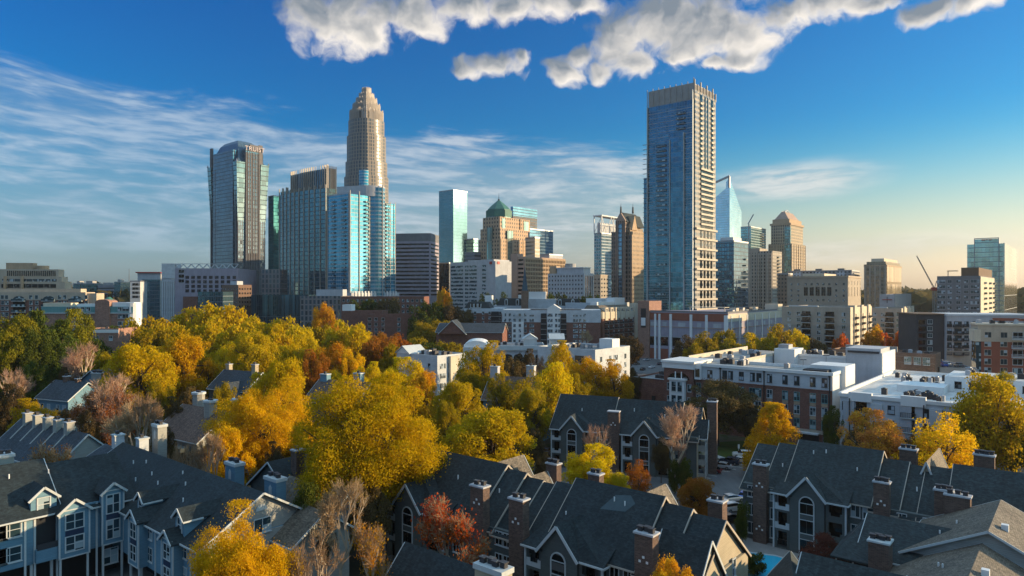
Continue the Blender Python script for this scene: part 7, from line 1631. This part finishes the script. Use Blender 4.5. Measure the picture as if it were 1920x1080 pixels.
def hue_water():
    m, t = newmat('pool water'); uv = nd(t, 'ShaderNodeNewGeometry').outputs['Position']
    b = nd(t, 'ShaderNodeBump', {'Height': noise(t, uv, 2.0, 3), 'Strength': .12, 'Distance': .05}).outputs[0]
    out(t, bsdf(t, (.03, .42, .62), .05, normal=b, spec=.5)); return m
sheet('pool_water', [gp(1392, 1035), gp(1382, 1082), gp(1535, 1100), gp(1520, 1062), gp(1455, 1043)], .06, hue_water())
pc = MB(); pts = [gp(1392, 1035), gp(1455, 1043), gp(1520, 1062), gp(1535, 1100)]
for p, q in zip(pts, pts[1:]): pc.beam((p[0], p[1], .06), (q[0], q[1], .06), .35, .14)
tag(pc.build('pool_coping', M['trim']), 'pale stone coping edging the blue swimming pool', 'coping')
# fence with life ring behind the pool
fr = empty('pool_fence', (*gp(1450, 1018), 0)); tag(fr, 'dark thin-railed fence along the pool terrace', 'fence'); x0, y0 = gp(1395, 1003); x1, y1 = gp(1515, 1040); ox, oy = fr.location[:2]
rb = MB(); pb = MB()
for k in range(46):
    f = k / 45; x, y = x0 + (x1 - x0) * f - ox, y0 + (y1 - y0) * f - oy; pb.box(x - .025, x + .025, y - .025, y + .025, 0, 1.2)
rb.beam((x0 - ox, y0 - oy, 1.15), (x1 - ox, y1 - oy, 1.15), .06, .08); rb.beam((x0 - ox, y0 - oy, .15), (x1 - ox, y1 - oy, .15), .06, .06); rb.build('rail', M['dkmetal'], fr); pb.build('pickets', M['dkmetal'], fr)
lr = empty('life_ring', (*gp(1481, 1030), 1.0)); tag(lr, 'white life ring hanging on the pool fence', 'life ring'); R_, r_ = .42, .10; rings = []
tb = MB()
for k in range(20):
    a0 = 2 * math.pi * k / 20; rings.append([(math.cos(a0) * (R_ + r_ * math.cos(2 * math.pi * j / 8)), -.15 + r_ * math.sin(2 * math.pi * j / 8), math.sin(a0) * (R_ + r_ * math.cos(2 * math.pi * j / 8))) for j in range(8)])
tb.loft(rings + [rings[0]], 0, False); tb.build('ring', M['whitepaint'], lr, smooth=True); MB().box(-.04, .04, -.03, .03, -1.0, .6).build('post', M['trim'], lr); MB().box(-.5, .5, -.08, -.02, -.05, .05).build('strap', M['bluesiding'], lr)
hd = MB()
for k in range(26):
    x, y = gp(1390 + 5 * k, 996 + 1.25 * k)
    hd.cyl(x, y, 0, 1.1, .9, .55, 7)
hg = leafmesh('hedge', np.array([(gp(1388 + 5.4 * (k % 26), 992 + 1.3 * (k % 26))[0] + random.uniform(-.9, .9), gp(1388 + 5.4 * (k % 26), 992 + 1.3 * (k % 26))[1] + random.uniform(-.9, .9), random.uniform(.1, 1.5)) for k in range(9000)]), np.tile([[0, 0, 1.0]], (9000, 1)), .26, .18, np.random.default_rng(3), L['DG'], .2)
tag(link('hedge', hg), 'low dark hedge between the pool fence and the apartment house', 'hedge')
# parking lines
ln = MB()
for k in range(9):
    x, y = gp(1296 + 12 * k, 892 - 4.0 * k); ln.beam((x, y, .028), (x + 3.6, y - 2.2, .028), .12, .004)
for k in range(5):
    x, y = gp(1140 + 12 * k, 925 + 3 * k); ln.beam((x, y, .028), (x + 2.6, y + 3.0, .028), .12, .004)
tag(ln.build('parking_lines', M['whitepaint']), kind='structure')
# cars: body shell with wheel wells, glasshouse, wheels and lamps
CARP = {}
def paint(name, c):
    if name not in CARP:
        m, t = newmat(name); out(t, bsdf(t, c, .28, .25, spec=.5, **{'Coat Weight': .6, 'Coat Roughness': .05})); CARP[name] = m
    return CARP[name]
TYRE = plain('tyre', (.012, .012, .013), .8); RIM = plain('rim', (.35, .35, .36), .3, metal=.8); LAMPR = plain('tail lamp', (.35, .01, .01), .25); LAMPW = plain('head lamp', (.7, .7, .68), .2)
def carmesh(suv):
    hgt = 1.72 if suv else 1.46; L_, Wd = 4.6, .92
    prof = [(-2.3, .42), (-2.28, .80), (-2.15, .95), (-1.75, 1.02), (-1.1, 1.0), (.9, .98), (1.35, .95), (2.1, .82), (2.28, .66), (2.3, .40)] if not suv else [(-2.3, .45), (-2.3, .95), (-2.2, 1.12), (-1.0, 1.12), (.9, 1.10), (1.3, 1.08), (2.1, .98), (2.28, .8), (2.3, .45)]
    b = MB(); rings = []
    for x, z in prof:
        w = Wd * (.93 if abs(x) > 2.2 else 1); rings.append([(x, -w, .30), (x, w, .30), (x, w, z * .72), (x, w * .93, z), (x, -w * .93, z), (x, -w, z * .72)])
    b.loft([[p for p in r] for r in rings])
    z0 = 1.0 if not suv else 1.1
    cab = [(-2.0, z0 - .02), (-1.35, hgt - .05), (-.3, hgt), (.35, hgt - .06), (1.15, z0 - .04)] if not suv else [(-2.2, z0), (-1.95, hgt - .06), (-.4, hgt), (.35, hgt - .06), (1.1, z0 - .02)]
    g = MB(); gw = [(Wd * .9, Wd * .72)]
    lo = [(x, z0 - .04) for x, _ in cab]
    rings = []
    for x, z in cab: k = (z - z0) / (hgt - z0); w1 = Wd * .92 - .18 * max(0, k); rings.append([(x, -Wd * .91, z0 - .05), (x, Wd * .91, z0 - .05), (x, w1, max(z - .09, z0 - .04)), (x, -w1, max(z - .09, z0 - .04))])
    g.loft(rings)
    rf = MB(); rr = []
    for x, z in cab[1:4]: k = (z - z0) / (hgt - z0); w1 = Wd * .92 - .18 * k + .02; rr.append([(x, -w1, z - .10), (x, w1, z - .10), (x, w1 * .9, z), (x, -w1 * .9, z)])
    rf.loft(rr); wl = MB(); rim = MB()
    ring = lambda x, s_, r, y0, y1: [[(x + r * math.cos(2 * math.pi * k / 14), s_ * y, .34 + r * math.sin(2 * math.pi * k / 14)) for k in range(14)] for y in (y0, y1)]
    return [b.mesh('body', paint('p', (.5, .5, .5)), smooth=False), g.mesh('windows', M['glassdark']), rf.mesh('roof', paint('p', (.5, .5, .5))), MB().loft(ring(0, 1, .34, -.11, .11)).mesh('wheel', TYRE), MB().loft(ring(0, 1, .21, -.13, .13)).mesh('rim', RIM), MB().box(-2.33, -2.25, -.14, .14, .66, .82).mesh('tail_lamp', LAMPR), MB().box(2.2, 2.31, -.17, .17, .58, .72).mesh('headlight', LAMPW)]
CM = [carmesh(False), carmesh(True)]
def car(x, y, ang, col, suv, label, z=0.022):
    root = empty('parked_car', (x, y, z), ang); tag(root, label, 'car', 'cars parked around the buildings'); ms = CM[suv]; pm = paint('car paint ' + col[0], col[1])
    for i in (0, 2): o = link(ms[i].name.split('.')[0], ms[i], root); o.material_slots[0].link = 'OBJECT'; o.material_slots[0].material = pm
    link('windows', ms[1], root)
    for sx in (-1.42, 1.42):
        for sy in (-.84, .84): w = link('wheel', ms[3], root, (sx, sy, 0)); link('rim', ms[4], w)
    for sy in (-.68, .68): link('tail_lamp', ms[5], root, (0, sy, .1 if suv else 0)); link('headlight', ms[6], root, (0, sy, .08 if suv else 0))
    return root
WHT, SIL_, BLK, NAVY, REDC, GRY = ('white', (.7, .7, .7)), ('silver', (.45, .46, .48)), ('black', (.012, .012, .014)), ('navy', (.02, .03, .06)), ('dark red', (.16, .012, .015)), ('grey', (.12, .125, .13))
a0 = math.radians(152)
for (px, py, ang, c, s, lab) in ((1333, 886, a0, REDC, 0, 'dark red saloon parked nearest in the row at the car park'), (1352, 878, a0, SIL_, 0, 'silver saloon parked behind the dark red saloon'), (1367, 870, a0, NAVY, 1, 'dark blue estate car parked between the silver and the white saloon'), (1384, 867, a0, WHT, 0, 'white saloon at the far end of the car park row'), (1392, 857, math.radians(168), WHT, 1, 'white car parked alone by the lawn under the golden cone-shaped tree'),
    (1299, 893, math.radians(170), BLK, 1, 'black car parked at the foot of the apartment house by the car park'), (1063, 857, math.radians(140), WHT, 0, 'white saloon behind the bright yellow round tree'), (1040, 855, math.radians(140), GRY, 1, 'grey estate car left of the white saloon behind the yellow round tree'), (1022, 850, math.radians(140), NAVY, 0, 'dark blue saloon at the left end of the car row behind the yellow round tree'), (1157, 868, math.radians(140), WHT, 0, 'white saloon just right of the bright yellow round tree'), (1195, 884, math.radians(150), SIL_, 0, 'silver saloon half hidden by the small rusty tree'),
    (1376, 958, math.radians(20), WHT, 1, 'white car parked behind the brick chimney near the clipped evergreen'), (1373, 940, math.radians(20), SIL_, 0, 'silver car behind the white car near the clipped evergreen'), (1372, 978, math.radians(20), BLK, 0, 'black car nearest the brick chimney by the clipped evergreen'), (1397, 934, math.radians(60), ('blue', (.02, .10, .42)), 0, 'small bright blue car at the corner of the house behind the pool'),
    (1898, 884, math.radians(8), WHT, 1, 'white estate car on the road at the right edge'), (1520, 829, math.radians(10), BLK, 0, 'dark car on the road before the garage opening'), (1690, 856, math.radians(8), GRY, 1, 'grey car glimpsed between the orange pink tree and the golden spreading tree')):
    x, y = gp(px, py); car(x, y, ang, c, s, lab)
# cars left of the brick ring and on the roof deck
for i, (px, py, c, s) in enumerate(((1200, 668, WHT, 1), (1212, 676, SIL_, 0), (1194, 684, GRY, 1), (1222, 690, WHT, 0), (1205, 694, BLK, 0), (1236, 684, NAVY, 1))):
    x, y = gp(px, py); car(x, y, math.radians(30 + 8 * i), c, s, '%s %s in the street parking by the brick garage tower' % (c[0], 'estate car' if s else 'saloon'))
sheet('street_parking', [gp(1170, 705), gp(1290, 705), gp(1265, 662), gp(1180, 660)], .018, ASPH)
c_, s_ = math.cos(DECK.th), math.sin(DECK.th)
for i, (fx, fy, c, s) in enumerate(((.2, .3, SIL_, 0), (.42, .25, ('blue', (.02, .10, .42)), 1), (.62, .35, WHT, 0), (.8, .22, GRY, 1), (.3, .7, BLK, 0), (.55, .72, WHT, 1), (.78, .66, NAVY, 0), (.12, .55, WHT, 0))):
    x, y = DECK.w * fx, DECK.dep * fy; car(DECK.org[0] + c_ * x - s_ * y, DECK.org[1] + s_ * x + c_ * y, DECK.th + 1.5, c, s, '%s %s on the open parking deck' % (c[0], 'estate car' if s else 'saloon'), DECK.zdeck + .11)
# street lamps in the court of the brick ring and the car park
for i, (px, py, top, lab) in enumerate(((1506, 705, 675, 'thin lamp post in the court of the brick and white block, left of two'), (1549, 700, 667, 'thin lamp post in the court of the brick and white block, right of two'))):
    d = (205, 200)[i]; x = PX(px, d); lp = empty('street_lamp', (x, d, 8.5)); tag(lp, lab, 'street lamp'); zt_ = PZ(top, d) - 8.5
    MB().cyl(0, 0, 0, zt_, .09, .06, 6).build('pole', M['dkmetal'], lp); MB().box(-.9, .9, -.2, .2, zt_ + .003, zt_ + .18).build('lamp_head', M['dkmetal'], lp)
for (px, py, lab) in ((1252, 893, 'white sign post before the pinkish leafless tree'), (1385, 846, 'white utility post on the lawn')):
    x, y = gp(px, py); sp_ = empty('sign_post', (x, y, 0)); tag(sp_, lab, 'post'); MB().box(-.05, .05, -.05, .05, 0, 1.7).build('post', M['trim'], sp_); MB().box(-.22, .22, -.09, -.055, .7, 1.75).build('plate', M['whitepaint'], sp_)
mast = empty('radio_mast', (PX(242, 1100), 1100, 0)); tag(mast, 'thin radio mast on the far left skyline', 'mast'); MB().cyl(0, 0, 0, PZ(504, 1100), .9, .3, 6).build('mast', M['dkmetal'], mast)
# ------------------------------------------------------------------ air
m, t = newmat('haze air')
v = nd(t, 'ShaderNodeVolumePrincipled', {'Color': (.80, .88, .96, 1), 'Density': .00005, 'Anisotropy': .3})
nd(t, 'ShaderNodeOutputMaterial', {1: v.outputs[0]})
hz = MB().box(-3200, 3200, -300, 2900, -1, 330).build('haze', m); tag(hz, 'thin pale air over the whole city', 'haze', kind='stuff')
